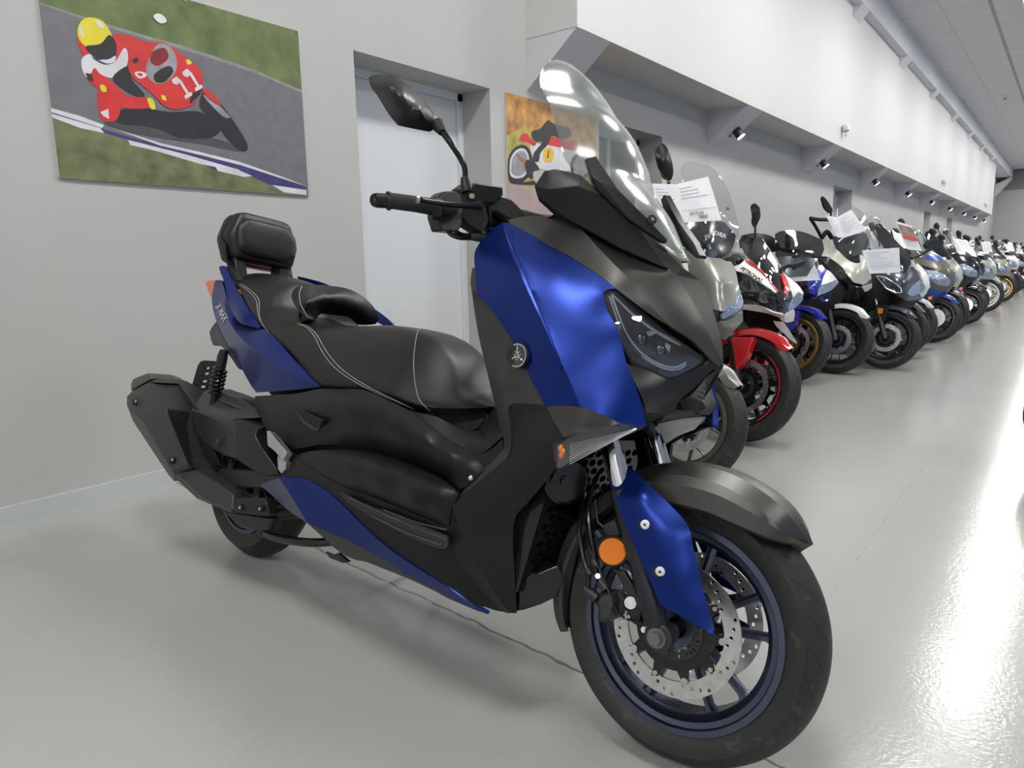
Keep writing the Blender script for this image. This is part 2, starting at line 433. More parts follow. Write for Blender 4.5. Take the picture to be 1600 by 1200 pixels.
# ================================================================== ROOM
WY = 3.305
def S(o): o['kind'] = 'structure'; return o
def node_floor():
    m = bpy.data.materials.new('epoxy_floor'); n, l = nt(m); b = n['Principled BSDF']
    geo = n.new('ShaderNodeNewGeometry')
    no = n.new('ShaderNodeTexNoise'); no.inputs['Scale'].default_value = 1.3; no.inputs['Detail'].default_value = 6; l.new(geo.outputs['Position'], no.inputs['Vector'])
    mr = n.new('ShaderNodeMapRange'); mr.inputs['To Min'].default_value = .90; mr.inputs['To Max'].default_value = 1.08; l.new(no.outputs['Fac'], mr.inputs['Value'])
    sc = n.new('ShaderNodeVectorMath'); sc.operation = 'SCALE'; sc.inputs[0].default_value = (.37, .378, .36); l.new(mr.outputs[0], sc.inputs['Scale'])
    # cracks: wavy thin lines in the coating
    sep = n.new('ShaderNodeSeparateXYZ'); l.new(geo.outputs['Position'], sep.inputs[0])
    def M(op, a, bb=None, c=None):
        q = n.new('ShaderNodeMath'); q.operation = op
        for i, x in enumerate((a, bb, c)):
            if x is None: continue
            if isinstance(x, (int, float)): q.inputs[i].default_value = x
            else: l.new(x, q.inputs[i])
        return q.outputs[0]
    n2 = n.new('ShaderNodeTexNoise'); n2.inputs['Scale'].default_value = 9; n2.inputs['Detail'].default_value = 4; l.new(geo.outputs['Position'], n2.inputs['Vector'])
    wob = M('MULTIPLY', M('SUBTRACT', n2.outputs['Fac'], .5), .035)
    # x on the line as a function of y : 1.27 + .1*y
    xl = M('MULTIPLY_ADD', sep.outputs['Y'], .088, 1.285)
    d1 = M('ABSOLUTE', M('ADD', M('SUBTRACT', sep.outputs['X'], xl), wob))
    n3 = n.new('ShaderNodeTexNoise'); n3.inputs['Scale'].default_value = 25; l.new(geo.outputs['Position'], n3.inputs['Vector'])
    wd = M('MULTIPLY', n3.outputs['Fac'], .0085)
    c1 = M('LESS_THAN', d1, wd)
    d2 = M('ABSOLUTE', M('ADD', M('SUBTRACT', sep.outputs['Y'], .49), M('MULTIPLY', wob, .4)))
    c2 = M('MULTIPLY', M('LESS_THAN', d2, .0011), M('GREATER_THAN', n3.outputs['Fac'], .5))
    ck = M('MAXIMUM', M('MULTIPLY', c1, .8), M('MULTIPLY', c2, .35))
    # small scuffs
    n4 = n.new('ShaderNodeTexNoise'); n4.inputs['Scale'].default_value = 14; n4.inputs['Detail'].default_value = 8; n4.inputs['Roughness'].default_value = .8; l.new(geo.outputs['Position'], n4.inputs['Vector'])
    ck = M('MAXIMUM', ck, M('MULTIPLY', M('GREATER_THAN', n4.outputs['Fac'], .755), .45))
    mx = n.new('ShaderNodeMix'); mx.data_type = 'RGBA'; l.new(ck, mx.inputs['Factor']); l.new(sc.outputs[0], mx.inputs[6]); mx.inputs[7].default_value = (.09, .09, .08, 1)
    l.new(mx.outputs[2], b.inputs['Base Color'])
    b.inputs['Roughness'].default_value = .17; b.inputs['Specular IOR Level'].default_value = .36
    v = n.new('ShaderNodeTexNoise'); v.inputs['Scale'].default_value = 85; v.inputs['Detail'].default_value = 2; l.new(geo.outputs['Position'], v.inputs['Vector'])
    v2 = n.new('ShaderNodeTexNoise'); v2.inputs['Scale'].default_value = 4; v2.inputs['Detail'].default_value = 2; l.new(geo.outputs['Position'], v2.inputs['Vector'])
    h = M('ADD', M('MULTIPLY', v.outputs['Fac'], .55), M('MULTIPLY', v2.outputs['Fac'], 1.2))
    bp = n.new('ShaderNodeBump'); bp.inputs['Strength'].default_value = .55; bp.inputs['Distance'].default_value = .0016; l.new(h, bp.inputs['Height']); l.new(bp.outputs[0], b.inputs['Normal'])
    return m
def node_ceiling():
    m = bpy.data.materials.new('ceiling_tiles'); n, l = nt(m); b = n['Principled BSDF']
    geo = n.new('ShaderNodeNewGeometry'); sep = n.new('ShaderNodeSeparateXYZ'); l.new(geo.outputs['Position'], sep.inputs[0])
    def M(op, a, bb=None, c=None):
        q = n.new('ShaderNodeMath'); q.operation = op
        for i, x in enumerate((a, bb, c)):
            if x is None: continue
            if isinstance(x, (int, float)): q.inputs[i].default_value = x
            else: l.new(x, q.inputs[i])
        return q.outputs[0]
    fx = M('FRACT', M('DIVIDE', M('SUBTRACT', sep.outputs['X'], 13.76), .68)); fy = M('FRACT', M('DIVIDE', M('SUBTRACT', sep.outputs['Y'], 1.44), .64))
    gx = M('LESS_THAN', fx, .03); gy = M('LESS_THAN', fy, .035)
    g = M('MAXIMUM', M('MULTIPLY', gx, .5), M('MULTIPLY', gy, .3))
    st = M('MULTIPLY', M('LESS_THAN', M('ABSOLUTE', M('SUBTRACT', sep.outputs['Y'], 1.44)), .028), .8)
    g = M('MAXIMUM', g, st)
    mx = n.new('ShaderNodeMix'); mx.data_type = 'RGBA'; l.new(g, mx.inputs['Factor']); mx.inputs[6].default_value = (.62, .62, .64, 1); mx.inputs[7].default_value = (.26, .26, .28, 1)
    l.new(mx.outputs[2], b.inputs['Base Color']); b.inputs['Roughness'].default_value = .8
    return m
WALLM = mat('grey_wall_paint', (.47, .465, .455), .55, bump=.06, bscale=60, var=.02, vscale=1.5)
WHITEM = mat('white_wall_paint', (.66, .655, .65), .6, bump=.04, bscale=60)
LILAC = mat('pale_beam_paint', (.66, .66, .70), .6)
FARM = mat('far_wall_paint', (.42, .42, .42), .6)
DARKW = mat('dark_band_paint', (.2, .2, .21), .6)
SKIRT = mat('skirting_paint', (.50, .52, .54), .4)
DOORM = mat('white_door_panel', (.72, .74, .76), .38)
FLOORM = node_floor(); CEILM = node_ceiling()

S(MB().box((-4.0, -9.0, -.15), (42.4, 3.9, 0)).build('floor', FLOORM, smooth=False))
S(MB().box((-4.0, -9.0, 5.0), (42.5, 3.9, 5.12)).build('ceiling', CEILM, smooth=False))
openings = [(2.815, 4.014), (5.47, 6.67), (13.04, 14.31), (22.18, 23.25), (26.54, 27.73)]
w = MB(); x = -4.0
for a, b in openings:
    w.box((x, WY, 0), (a, 3.9, 5.0)); w.box((a, WY, 2.203), (b, 3.9, 5.0)); x = b
w.box((x, WY, 0), (42.5, 3.9, 5.0))
S(w.build('wall_left', WALLM, smooth=False))
# far end wall, with the darker band above
w = MB().box((42.4, -9, 0), (42.6, WY, 4.05)); w.mi = 1; w.box((42.4, -9, 4.05), (42.6, WY, 5.0))
S(w.build('wall_far', [FARM, DARKW], smooth=False))
S(MB().box((-4.15, -9, 0), (-4.0, 3.9, 5.0)).build('wall_near', WHITEM, smooth=False))
# glazed shop front on the right: sill wall, head, mullions (never in the picture, lights the hall)
w = MB().box((-4, -9.15, 0), (42.5, -9, .6)); w.box((-4, -9.15, 3.6), (42.5, -9, 5.0))
for i in range(20): w.box((-4+2.4*i, -9.12, .6), (-3.82+2.4*i, -9, 3.6))
S(w.build('wall_right', WHITEM, smooth=False))
# skirting, interrupted at the recesses
k = MB(); x = -4.0
for a, b in openings: k.box((x, WY-.012, 0), (a, WY+.002, .075)); x = b
k.box((x, WY-.012, 0), (42.4, WY+.002, .075))
S(k.build('baseboard_left', SKIRT, smooth=False))
# doors and dark windows at the back of the recesses
def door(i, a, b, dark):
    m = MB()
    fr_ = MB()
    for q in ((a, a+.05), (b-.05, b)): fr_.box((q[0], 3.56, 0), (q[1], 3.62, 2.2))
    fr_.box((a, 3.56, 2.15), (b, 3.62, 2.203))
    if dark:
        d = empty('window_%d' % i, (0, 0, 0), kind='structure')
        fr_.box((a, 3.56, 0), (b, 3.62, .9)); fr_.box(((a+b)/2-.03, 3.56, .9), ((a+b)/2+.03, 3.61, 2.15))
        fr_.build('window_frame', DOORM, d, smooth=False)
        MB().box((a+.05, 3.58, .9), (b-.05, 3.60, 2.15)).build('window_pane', mat('night_glass', (.006, .008, .014), .06, spec=.8), d, smooth=False)
        MB().box((a, 3.62, 0), (b, 3.9, 2.2)).build('recess_back', WALLM, d, smooth=False)
    else:
        d = empty('door_%d' % i, (0, 0, 0), kind='structure')
        fr_.build('door_frame', DOORM, d, smooth=False)
        MB().box((a+.052, 3.585, .01), (b-.052, 3.625, 2.148)).build('door_panel', DOORM, d, smooth=False)
        MB().box((a, 3.63, 0), (b, 3.9, 2.2)).build('recess_back', WALLM, d, smooth=False)
        h = MB().cyl((a+.1, 3.585, 1.18), (a+.1, 3.545, 1.18), .018, 16)
        h.build('door_stud', BLACK, d)
for i, (a, b) in enumerate(openings): door(i+1, a, b, i == 1)

# the long white boxed duct over the bikes and what carries it
S(MB().box((4.444, 2.86, 2.612), (35.5, WY, 4.6)).build('trim_1', WHITEM, smooth=False))
BR = [4.444, 7.76, 11.21, 14.71, 18.04, 21.36, 24.77, 28.17, 31.45, 34.9]
for i, x in enumerate(BR):
    pr = [(WY+.01, 2.25), (WY+.01, 2.615), (2.86, 2.615)]
    m = MB().loft([[(x, y, z) for y, z in pr], [(x+.46, y, z) for y, z in pr]])
    S(m.build('trim_%d' % (i+2), LILAC, smooth=False))
S(MB().box((3.0, 2.72, 4.6), (42.4, WY, 5.0)).build('trim_12', LILAC, smooth=False))
for i in range(12):
    x = 4.85+3.47*i
    if x > 35.2: break
    pr = [(2.86, 4.45), (2.86, 4.602), (2.72, 4.602)]
    S(MB().loft([[(x, y, z) for y, z in pr], [(x+.42, y, z) for y, z in pr]]).build('trim_%d' % (i+13), LILAC, smooth=False))
pr = [(WY, 3.75), (WY, 4.3), (2.72, 4.6), (2.72, 4.5)]
S(MB().loft([[(41.6, y, z) for y, z in pr], [(42.2, y, z) for y, z in pr]]).build('trim_26', LILAC, smooth=False))

# lamps -------------------------------------------------------------
LAMP = mat('lamp_face', (.9, .9, .85), .4, emit=(1.0, .96, .86), estr=45)
SPOTB = mat('spot_black', (.012, .012, .012), .4)
def spot(px, py, x):
    d = ray(px, py); p = CAMP+d*(x/d[0])          # where the lamp head is seen
    r = empty('spotlight', (x, 3.13, 2.40)); q = Vector(p)-r.location
    q = Vector((0, -.10, -.02))
    m = MB().cyl((0, .085, 0), (0, .03, 0), .045, 18); m.build('base', SPOTB, r)
    MB().tube([(0, .05, 0), (-.0, -.03, -.005)], .013, 8).build('arm', SPOTB, r)
    dirn = Vector((.12, -.45, -.62)).normalized(); c = Vector((0, -.05, -.005))
    MB().cyl(c-dirn*.055, c+dirn*.06, .045, 20, .052).build('lamp_head', SPOTB, r)
    MB().cyl(c+dirn*.0605, c+dirn*.064, .044, 20).build('bulb', LAMP, r)
    sp = bpy.data.lights.new('spot', 'SPOT'); sp.energy = 26; sp.spot_size = math.radians(75); sp.spot_blend = .6; sp.shadow_soft_size = .05; sp.color = (1, .95, .85)
    so = bpy.data.objects.new('spot_lamp', sp); C.objects.link(so); so.parent = r; so.location = c+dirn*.08; so.rotation_euler = dirn.to_track_quat('-Z', 'Y').to_euler()
    return r
nm = ['nearest to the camera', 'second', 'third', 'fourth', 'fifth', 'sixth', 'seventh', 'eighth', 'ninth and farthest']
for i in range(9):
    x = BR[i+1]+.3
    s = spot(1157, 208, x)
    tag(s, 'black spotlight under the white duct, %s along the row of brackets' % nm[i], 'spotlight', 'spotlights under the white duct')
# small detectors on the white duct
for i, (x, t) in enumerate(((11.56, 'nearest'), (21.5, 'middle'), (32.27, 'farthest'))):
    r = empty('motion_detector', (x, 2.86, 2.83)); tag(r, 'small white detector on the upper white duct face, %s of three' % t, 'detector', 'detectors on the white duct')
    b = MB(); pillow(b, (0, -.055, .035), (.13, .09, .10), .025); b.build('housing', mat('detector_white', (.7, .7, .74), .25), r)
    b = MB().cyl((0, 0, .0), (0, -.05, .0), .02, 10); b.tube([(0, -.04, 0), (0, -.06, -.04), (0, -.06, -.09)], .016, 8); b.build('bracket', SILVER, r)
r = empty('smoke_detector', (22.9, 1.78, 5.0)); tag(r, 'small white round smoke detector on the tiled ceiling', 'detector')
MB().cyl((0, 0, 0), (0, 0, -.04), .07, 20).build('base', WHITEP, r); MB().cyl((0, 0, -.04), (0, 0, -.09), .05, 20, .035).build('sensor', mat('sensor_grey', (.3, .3, .3), .5), r)

# ceiling light panels (outside the frame; they light the hall and mirror in the floor)
PANELM = mat('light_panel', (.9, .9, .9), .5, emit=(1.0, .985, .95), estr=47)
FRM = mat('light_frame', (.7, .7, .7), .5)
proto = None; cnt = 0
for yy in (.72, -3.2):
    for i in range(13):
        xx = .55+3.52*i-3.52
        if proto is None:
            proto = empty('ceiling_light', (xx, yy, 5.0)); tag(proto, 'flat rectangular ceiling light panel set in the tiles', 'ceiling light', 'ceiling light panels')
            f = MB(); f.box((-.62, -.32, -.03), (.62, -.29, 0)); f.box((-.62, .29, -.03), (.62, .32, 0)); f.box((-.62, -.29, -.03), (-.59, .29, 0)); f.box((.59, -.29, -.03), (.62, .29, 0))
            f.build('frame', FRM, proto, smooth=False)
            MB().box((-.59, -.29, -.02), (.59, .29, -.004)).build('diffuser', PANELM, proto, smooth=False)
        else:
            if yy < 0 and i % 2: continue
            r = proto.copy(); C.objects.link(r); r.location = (xx, yy, 5.0)
            for ch in proto.children: c = ch.copy(); C.objects.link(c); c.parent = r

# world: overcast daylight behind the shop front
wd = bpy.data.worlds.new('sky'); SC.world = wd; wd.use_nodes = True
bg = wd.node_tree.nodes['Background']; bg.inputs[0].default_value = (.50, .66, 1.0, 1); bg.inputs[1].default_value = 0.85

SC.view_settings.view_transform = 'Standard'; SC.view_settings.look = 'None'; SC.view_settings.exposure = 0.0; SC.view_settings.gamma = 1.0; SC.view_settings.use_curve_mapping = False
SC.cycles.use_denoising = True
SC.cycles.max_bounces = 8; SC.cycles.diffuse_bounces = 4; SC.cycles.glossy_bounces = 4; SC.cycles.transparent_max_bounces = 16
SC.cycles.sample_clamp_indirect = 6.0; SC.cycles.caustics_reflective = False; SC.cycles.caustics_refractive = False
# ================================================================== WHEELS
def tread_mat(name, n_gr, skew, lo, hi, wdt=.07, bd=.004):
    "rubber with slanted grooves cut round the tread (object space, wheel axis = y)"
    if name in MATS: return MATS[name]
    m = bpy.data.materials.new(name); n, l = nt(m); b = n['Principled BSDF']
    tc = n.new('ShaderNodeTexCoord'); sep = n.new('ShaderNodeSeparateXYZ'); l.new(tc.outputs['Object'], sep.inputs[0])
    def M(op, a, bb=None, c=None):
        q = n.new('ShaderNodeMath'); q.operation = op
        for i, x in enumerate((a, bb, c)):
            if x is None: continue
            if isinstance(x, (int, float)): q.inputs[i].default_value = x
            else: l.new(x, q.inputs[i])
        return q.outputs[0]
    ang = M('ARCTAN2', sep.outputs['Z'], sep.outputs['X']); ay = M('ABSOLUTE', sep.outputs['Y'])
    u = M('MULTIPLY', ang, n_gr/(2*PI))
    cur = M('MULTIPLY', M('POWER', M('DIVIDE', ay, .05), 1.7), skew)
    sg = M('MULTIPLY', M('SIGN', sep.outputs['Y']), .5)
    fr = M('FRACT', M('ADD', M('ADD', u, cur), sg))
    g = M('LESS_THAN', fr, wdt)
    g = M('MULTIPLY', g, M('MULTIPLY', M('GREATER_THAN', ay, lo), M('LESS_THAN', ay, hi)))
    mx = n.new('ShaderNodeMix'); mx.data_type = 'RGBA'; l.new(g, mx.inputs['Factor']); mx.inputs[6].default_value = (.016, .016, .0155, 1); mx.inputs[7].default_value = (.002, .002, .002, 1)
    no = n.new('ShaderNodeTexNoise'); no.inputs['Scale'].default_value = 30; no.inputs['Detail'].default_value = 6; l.new(tc.outputs['Object'], no.inputs['Vector'])
    dust = M('MULTIPLY', M('GREATER_THAN', no.outputs['Fac'], .63), .12)
    m2 = n.new('ShaderNodeMix'); m2.data_type = 'RGBA'; l.new(dust, m2.inputs['Factor']); l.new(mx.outputs[2], m2.inputs[6]); m2.inputs[7].default_value = (.2, .19, .17, 1)
    l.new(m2.outputs[2], b.inputs['Base Color']); b.inputs['Roughness'].default_value = .55
    bp = n.new('ShaderNodeBump'); bp.inputs['Strength'].default_value = .9; bp.inputs['Distance'].default_value = bd; bp.invert = True
    l.new(g, bp.inputs['Height']); l.new(bp.outputs[0], b.inputs['Normal'])
    MATS[name] = m; return m
TREAD = tread_mat('tyre_road_tread', 26, -1.15, .006, .050)
TREADK = tread_mat('tyre_block_tread', 44, -.8, .004, .058, .12)

def tyre_prof(R, rb, hw, k=.042):
    # from bead over the crown to the other bead (t, r)
    half = [(hw*.80, rb), (hw*.90, rb+.010), (hw*.985, rb+(R-rb)*.38), (hw, rb+(R-rb)*.55)]
    out = [(hw*a, R-k*abs(a)**2.2) for a in (.93, .8, .62, .42, .2)]
    h = half+out
    return h+[(0, R)]+[(-t, r) for t, r in reversed(h)]
def wheel(parent, M, R, hw, rb, style, rimm, tyrem, seg=72, disc=None, discs=(1,), hub=.03, spoke_w=.011):
    """parts of one wheel under parent; M places them (wheel axis = local y, right side = -y)"""
    me = MB().lathe(tyre_prof(R, rb, hw), seg); o = me.build('tyre', tyrem, parent, sharp=60); o.matrix_basis = M
    r = rb; h = hw*.88
    prof = [(h, r+.003), (h+.001, r-.009), (h-.006, r-.012), (h-.009, r-.022), (h*.6, r-.027), (h*.5, r-.034), (-h*.5, r-.034), (-h*.6, r-.027), (-h+.009, r-.022), (-h+.006, r-.012), (-h-.001, r-.009), (-h, r+.003), (-h+.01, r+.002), (-h*.5, r-.026), (h*.5, r-.026), (h-.01, r+.002)]
    mb = MB().lathe(prof, seg, close=True)
    ri = r-.032
    def spoke(a0, a1, r0, r1, w0, w1, t0, t1):
        p0 = Vector((r0*math.cos(a0), 0, r0*math.sin(a0))); p1 = Vector((r1*math.cos(a1), 0, r1*math.sin(a1))); d = (p1-p0).normalized(); s = Vector((-d.z, 0, d.x)); y = Vector((0, 1, 0))
        secs = []
        for p, w, t in ((p0, w0, t0), ((p0+p1)/2, (w0+w1)*.42, (t0+t1)*.46), (p1-d*.012, w1, t1), (p1, w1*1.9, t1*1.1)):
            secs.append([p+s*w+y*t*.4, p+s*w*.45+y*t, p-s*w*.45+y*t, p-s*w+y*t*.4, p-s*w-y*t*.4, p-s*w*.45-y*t, p+s*w*.45-y*t, p+s*w-y*t*.4])
        mb.loft(secs)
    if style == 'twin':
        for k in range(5):
            c = 2*PI*k/5+.35
            for sg in (-1, 1): spoke(c+sg*.30, c+sg*.235, .035, ri, spoke_w, spoke_w*.75, .020, .016)
    elif style == 'y':
        for k in range(5):
            c = 2*PI*k/5+.2
            spoke(c, c, .03, ri*.55, spoke_w*1.3, spoke_w, .018, .015)
            for sg in (-1, 1): spoke(c, c+sg*.26, ri*.52, ri, spoke_w*.8, spoke_w*.6, .014, .013)
    elif style == 'thin':
        for k in range(14):
            c = 2*PI*k/14; spoke(c, c+.08, .03, ri, spoke_w*.45, spoke_w*.4, .010, .010)
    elif style == 'five':
        for k in range(5): c = 2*PI*k/5+.3; spoke(c, c+.05, .03, ri, spoke_w*1.7, spoke_w*1.3, .020, .016)
    mb.lathe([(hub+.015, .020), (hub+.015, .038), (.02, .052), (-.02, .052), (-hub-.015, .038), (-hub-.015, .020)], 32)
    o = mb.build('rim', rimm, parent, sharp=35); o.matrix_basis = M
    if disc:
        ro, rin = disc
        for sg in discs:
            y = sg*(hub+.024)
            Mx = M @ Matrix.Translation((0, y, 0)) @ Matrix.Rotation(PI/2, 4, 'X')
            holes = [circ2(0, 0, rin, 60)]
            for k in range(10):
                for j in range(4):
                    a = 2*PI*(k+j*.22)/10; rr = rin+.006+(ro-rin-.013)*j/3; holes.append(circ2(rr*math.cos(a), rr*math.sin(a), .0038, 8))
            d = MB(); plate(d, circ2(0, 0, ro, 90), holes, .0045, Mx); dd = d.build('brake_disc', STEEL, parent, sharp=30)
            # black carrier star with rivets
            c = MB(); outer = []
            N = 10
            for k in range(N*6):
                a = 2*PI*k/(N*6); ph = (k % 6)
                rr = rin+.004 if ph in (0, 1) else rin*.80
                outer.append((rr*math.cos(a), rr*math.sin(a)))
            plate(c, outer, [circ2(0, 0, rin*.58, 40)], .005, Mx @ Matrix.Translation((0, 0, .001)))
            cc = c.build('disc_carrier', GLOSSB, parent, sharp=30)
            for k in range(N):
                b = MB()
                a = 2*PI*(k*6+.5)/(N*6); big = k % 2 == 0
                for side in (sg*-1*-1,):
                    q = Mx @ Vector((rin*math.cos(a)*.975, rin*math.sin(a)*.975, -.002)); e = (M.to_3x3() @ Vector((0, 1, 0)))*sg
                    b.cyl(q-e*.003, q+e*.007, .0085 if big else .006, 14, .0065 if big else .0045)
                b.build('disc_rivet', BOLT, parent)
            a_ = MB()
            hl = [circ2(0, 0, rin*.44, 36)]
            for k in range(36):
                t = 2*PI*k/36; ca, sa = math.cos(t), math.sin(t); r0, r1, w_ = rin*.485, rin*.555, .0018
                hl.append([(r0*ca-w_*sa, r0*sa+w_*ca), (r1*ca-w_*sa, r1*sa+w_*ca), (r1*ca+w_*sa, r1*sa-w_*ca), (r0*ca+w_*sa, r0*sa-w_*ca)])
            plate(a_, circ2(0, 0, rin*.6, 60), hl, .003, Mx @ Matrix.Translation((0, 0, .004*(1 if sg < 0 else -1)))); a_.build('sensor_ring', ALLOY, parent, sharp=30)
# ================================================================== THE BLUE SCOOTER
FB = Frame(1.3052, 2.2113, -92.9, 11.0, .001)
SCO = empty('motor_scooter', matrix=FB.M, label='large blue and dark grey scooter with black backrest, standing alone in the foreground', cat='scooter')
# steering turned to the left about the raked head
_rk = math.radians(25); _dl = math.radians(5)
STN = Vector((-math.cos(_rk)*math.sin(_dl), math.cos(_dl), -math.sin(_rk)*math.sin(_dl))); STA = Vector((1.61, 0, .273))
def MS(p): p = Vector(p); return p-2*(p-STA).dot(STN)*STN
P = FB.P
wx = (Vector((1, 0, 0))-STN*STN.x).normalized(); wz = wx.cross(STN)
WF = Matrix(((wx[0], STN[0], wz[0], 1.650), (wx[1], STN[1], wz[1], .003), (wx[2], STN[2], wz[2], .273), (0, 0, 0, 1)))
wheel(SCO, WF, .2745, .060, .2035, 'twin', RIMM, tread_mat('tyre_road_tread', 20, -1.5, .004, .056, .22), 112, (.132, .100), (1, -1), .045)
WR = Matrix.Translation((0, 0, .276))
wheel(SCO, WR, .276, .070, .190, 'twin', RIMM, TREADK, 72, (.115, .085), (-1,), .045)

# fork: stanchions, lowers, axle ------------------------------------------
fd = Vector((-math.sin(math.radians(24.8)), 0, math.cos(math.radians(24.8))))
ax = P(1032, 994, .115); ftop = P(955, 700, .11); fdir = (ftop-ax).normalized()
for side in (0, 1):
    F_ = MS if side else (lambda p: Vector(p))
    m = MB().cyl(F_(ax+fdir*.25), F_(ax+fdir*.62), .0215, 28); m.build('fork_stanchion', CHROME, SCO)
    m = MB().tube([F_(ax+fdir*t) for t in (.02, .05, .09, .12, .26, .275, .285)], [.022, .026, .026, .0245, .0255, .028, .027], 24)
    m.build('fork_lower', mat('fork_black', (.018, .019, .024), .33, .3), SCO)
    a0 = F_(ax); n_ = STN if side else -STN
    m = MB().tube([a0-n_*.045, a0-n_*.012, a0+n_*.012, a0+n_*.016], [.020, .028, .028, .024], 26); m.build('axle_boss', ALLOY, SCO)
    m = MB().cyl(a0+n_*.012, a0+n_*.020, .021, 24, .019); m.cyl(a0+n_*.018, a0+n_*.030, .013, 6); m.build('axle_bolt', mat('grey_bolt', (.22, .22, .23), .35, .9), SCO)
MB().cyl(ax+STN*-.01, MS(ax), .011, 16).build('axle', STEEL, SCO)
# blue fork cover with two white bolts
crv = cv([(950, 746, .128), (986, 731, .105), (1011, 754, .112), (1045, 787, .118), (1069, 812.5, .120), (1079, 832, .123), (1082, 850, .125), (1095, 905, .128), (1117, 992, .130), (1107, 988, .136), (1070, 966, .140), (1034, 946, .143), (1023, 925, .145), (1000, 872, .148), (977.5, 821, .148), (962, 779, .14), (950, 746, .128)])
panel(FB, 'fork_cover', [([crv], [(1005, 775, .140), (1030, 830, .150), (1060, 900, .150), (1050, 850, .146), (1085, 950, .142)])], BLUE, SCO, t=.012, step=7, mf=MS)
for (px, py, w) in ((1009, 819, .152), (1032.5, 892, .153)):
    for side in (0, 1):
        F_ = MS if side else (lambda p: Vector(p))
        q = P(px, py, w-.006); n_ = Vector((.35, -1, .05)).normalized()
        q2 = P(px-2, py+1, w-.008)
        m = MB().cyl(F_(q2), F_(q2+n_*.004), .0135, 24); m.build('bolt_recess', BLACK, SCO)
        m = MB().tube([F_(q), F_(q+n_*.008), F_(q+n_*.011)], [.009, .009, .0065], 22); m.build('cover_bolt', WHITEP, SCO)
        m = MB().cyl(F_(q+n_*.0105), F_(q+n_*.0115), .003, 6); m.build('hex_socket', ALLOY, SCO)
# front mudguard -----------------------------------------------------------
def fender():
    S_ = []
    #  angle: top radius, half width factor, side radius, side half width
    tab = [(44, .304, .06, .300, .08), (47, .309, .42, .288, .40), (51, .314, .78, .276, .80), (58, .321, .98, .262, .95), (68, .325, 1.0, .250, 1.0), (80, .327, 1.0, .246, 1.02), (92, .327, 1.0, .245, 1.02), (104, .326, .95, .255, .98), (116, .325, .86, .272, .86), (135, .322, .84, .275, .84), (155, .316, .84, .272, .84), (175, .306, .84, .266, .82), (190, .297, .80, .262, .78), (199, .290, .62, .265, .60)]
    A = crom(np.array(tab), 4)
    for a, rt, f, rs, fs in A:
        t = math.radians(a)
        pr = [(-.093*fs, rs), (-.088*fs, rs+(rt-rs)*.45), (-.078*f, rt-.026), (-.040*f, rt-.004), (0, rt), (.040*f, rt-.004), (.078*f, rt-.026), (.088*fs, rs+(rt-rs)*.45), (.093*fs, rs)]
        inn = [(y*.94, r-.006) for y, r in reversed(pr)]
        S_.append([WF @ Vector((r*math.cos(t), y, r*math.sin(t))) for y, r in pr+inn])
    return MB().loft(S_)
fender().build('front_fender', GREY, SCO, sharp=13)
# bracket of the mudguard round the left stanchion, reflector, caliper, hoses
m = MB(); q = P(957, 861, .128); n_ = Vector((.55, -1, .05)).normalized()
MB().cyl(q-n_*.008, q+n_*.003, .0305, 40).build('reflector_rim', BLACK, SCO)
MB().cyl(q+n_*.002, q+n_*.0055, .0265, 40).build('reflector', AMBER, SCO)
# caliper
cal = MB()
c0 = [(943, 925), (957, 926), (962, 940), (960, 958), (955, 970), (943, 974), (933, 968), (936, 950), (930, 940), (935, 930)]
facet(FB, 'brake_caliper', [(x, y, .115) for x, y in c0]+[(945+(x-945)*.7, 949+(y-949)*.8, .135) for x, y in c0], [tuple(range(10, 20))]+[(i, (i+1) % 10, 10+(i+1) % 10, 10+i) for i in range(10)], mat('caliper_grey', (.055, .055, .058), .45, .5), SCO, dirv=(0, .035, 0), bevel=.002)
m = MB().cyl(P(934, 936, .12), P(921, 925, .12), .011, 18); m.cyl(P(921, 925, .12), P(914, 919, .12), .008, 12); m.cyl(P(948, 921, .12), P(938, 908, .12), .010, 16); m.build('caliper_cylinder', ALLOY, SCO)
m = MB(); m.cyl(P(985, 942, .112), P(985, 942, .128), .0075, 6); m.cyl(P(985, 942, .105), P(985, 942, .114), .012, 20); m.build('caliper_bolt', BOLT, SCO)
MB().cyl(P(1006, 984, .10), P(1006, 984, .115), .0065, 6).build('caliper_bolt', BOLT, SCO); MB().cyl(P(936, 902, .11), P(934, 900, .125), .006, 6).build('caliper_bolt', BOLT, SCO)
facet(FB, 'caliper_bracket', [(x, y, .108) for x, y in ((957, 888), (975, 893), (990, 918), (1000, 945), (1000, 975), (985, 965), (975, 950), (982, 935), (968, 905))], [tuple(range(9))], ALLOY, SCO, dirv=(0, .012, 0), bevel=.0015)
facet(FB, 'fender_stay', [(x, y, .105) for x, y in ((943, 820), (960, 812), (968, 836), (952, 838), (943, 830))], [tuple(range(5))], mat('stay_grey', (.05, .05, .06), .5, .3), SCO, dirv=(0, .02, 0), bevel=.001)
for nm_, pts, r_ in (('brake_hose', [(912, 770, .06), (908, 800, .09), (905, 830, .11), (911, 870, .12), (918, 895, .122), (920, 920, .12)], .0052),
                     ('brake_hose', [(935, 740, .05), (922, 775, .09), (921, 820, .115), (930, 870, .12), (932, 900, .12)], .0052),
                     ('sensor_cable', [(915, 815, .10), (919, 850, .118), (935, 885, .124), (948, 915, .126), (958, 945, .13), (975, 965, .12), (1004, 973, .115)], .0026)):
    MB().tube([P(*p) for p in pts], r_, 10, smooth=5).build(nm_, GLOSSB, SCO)
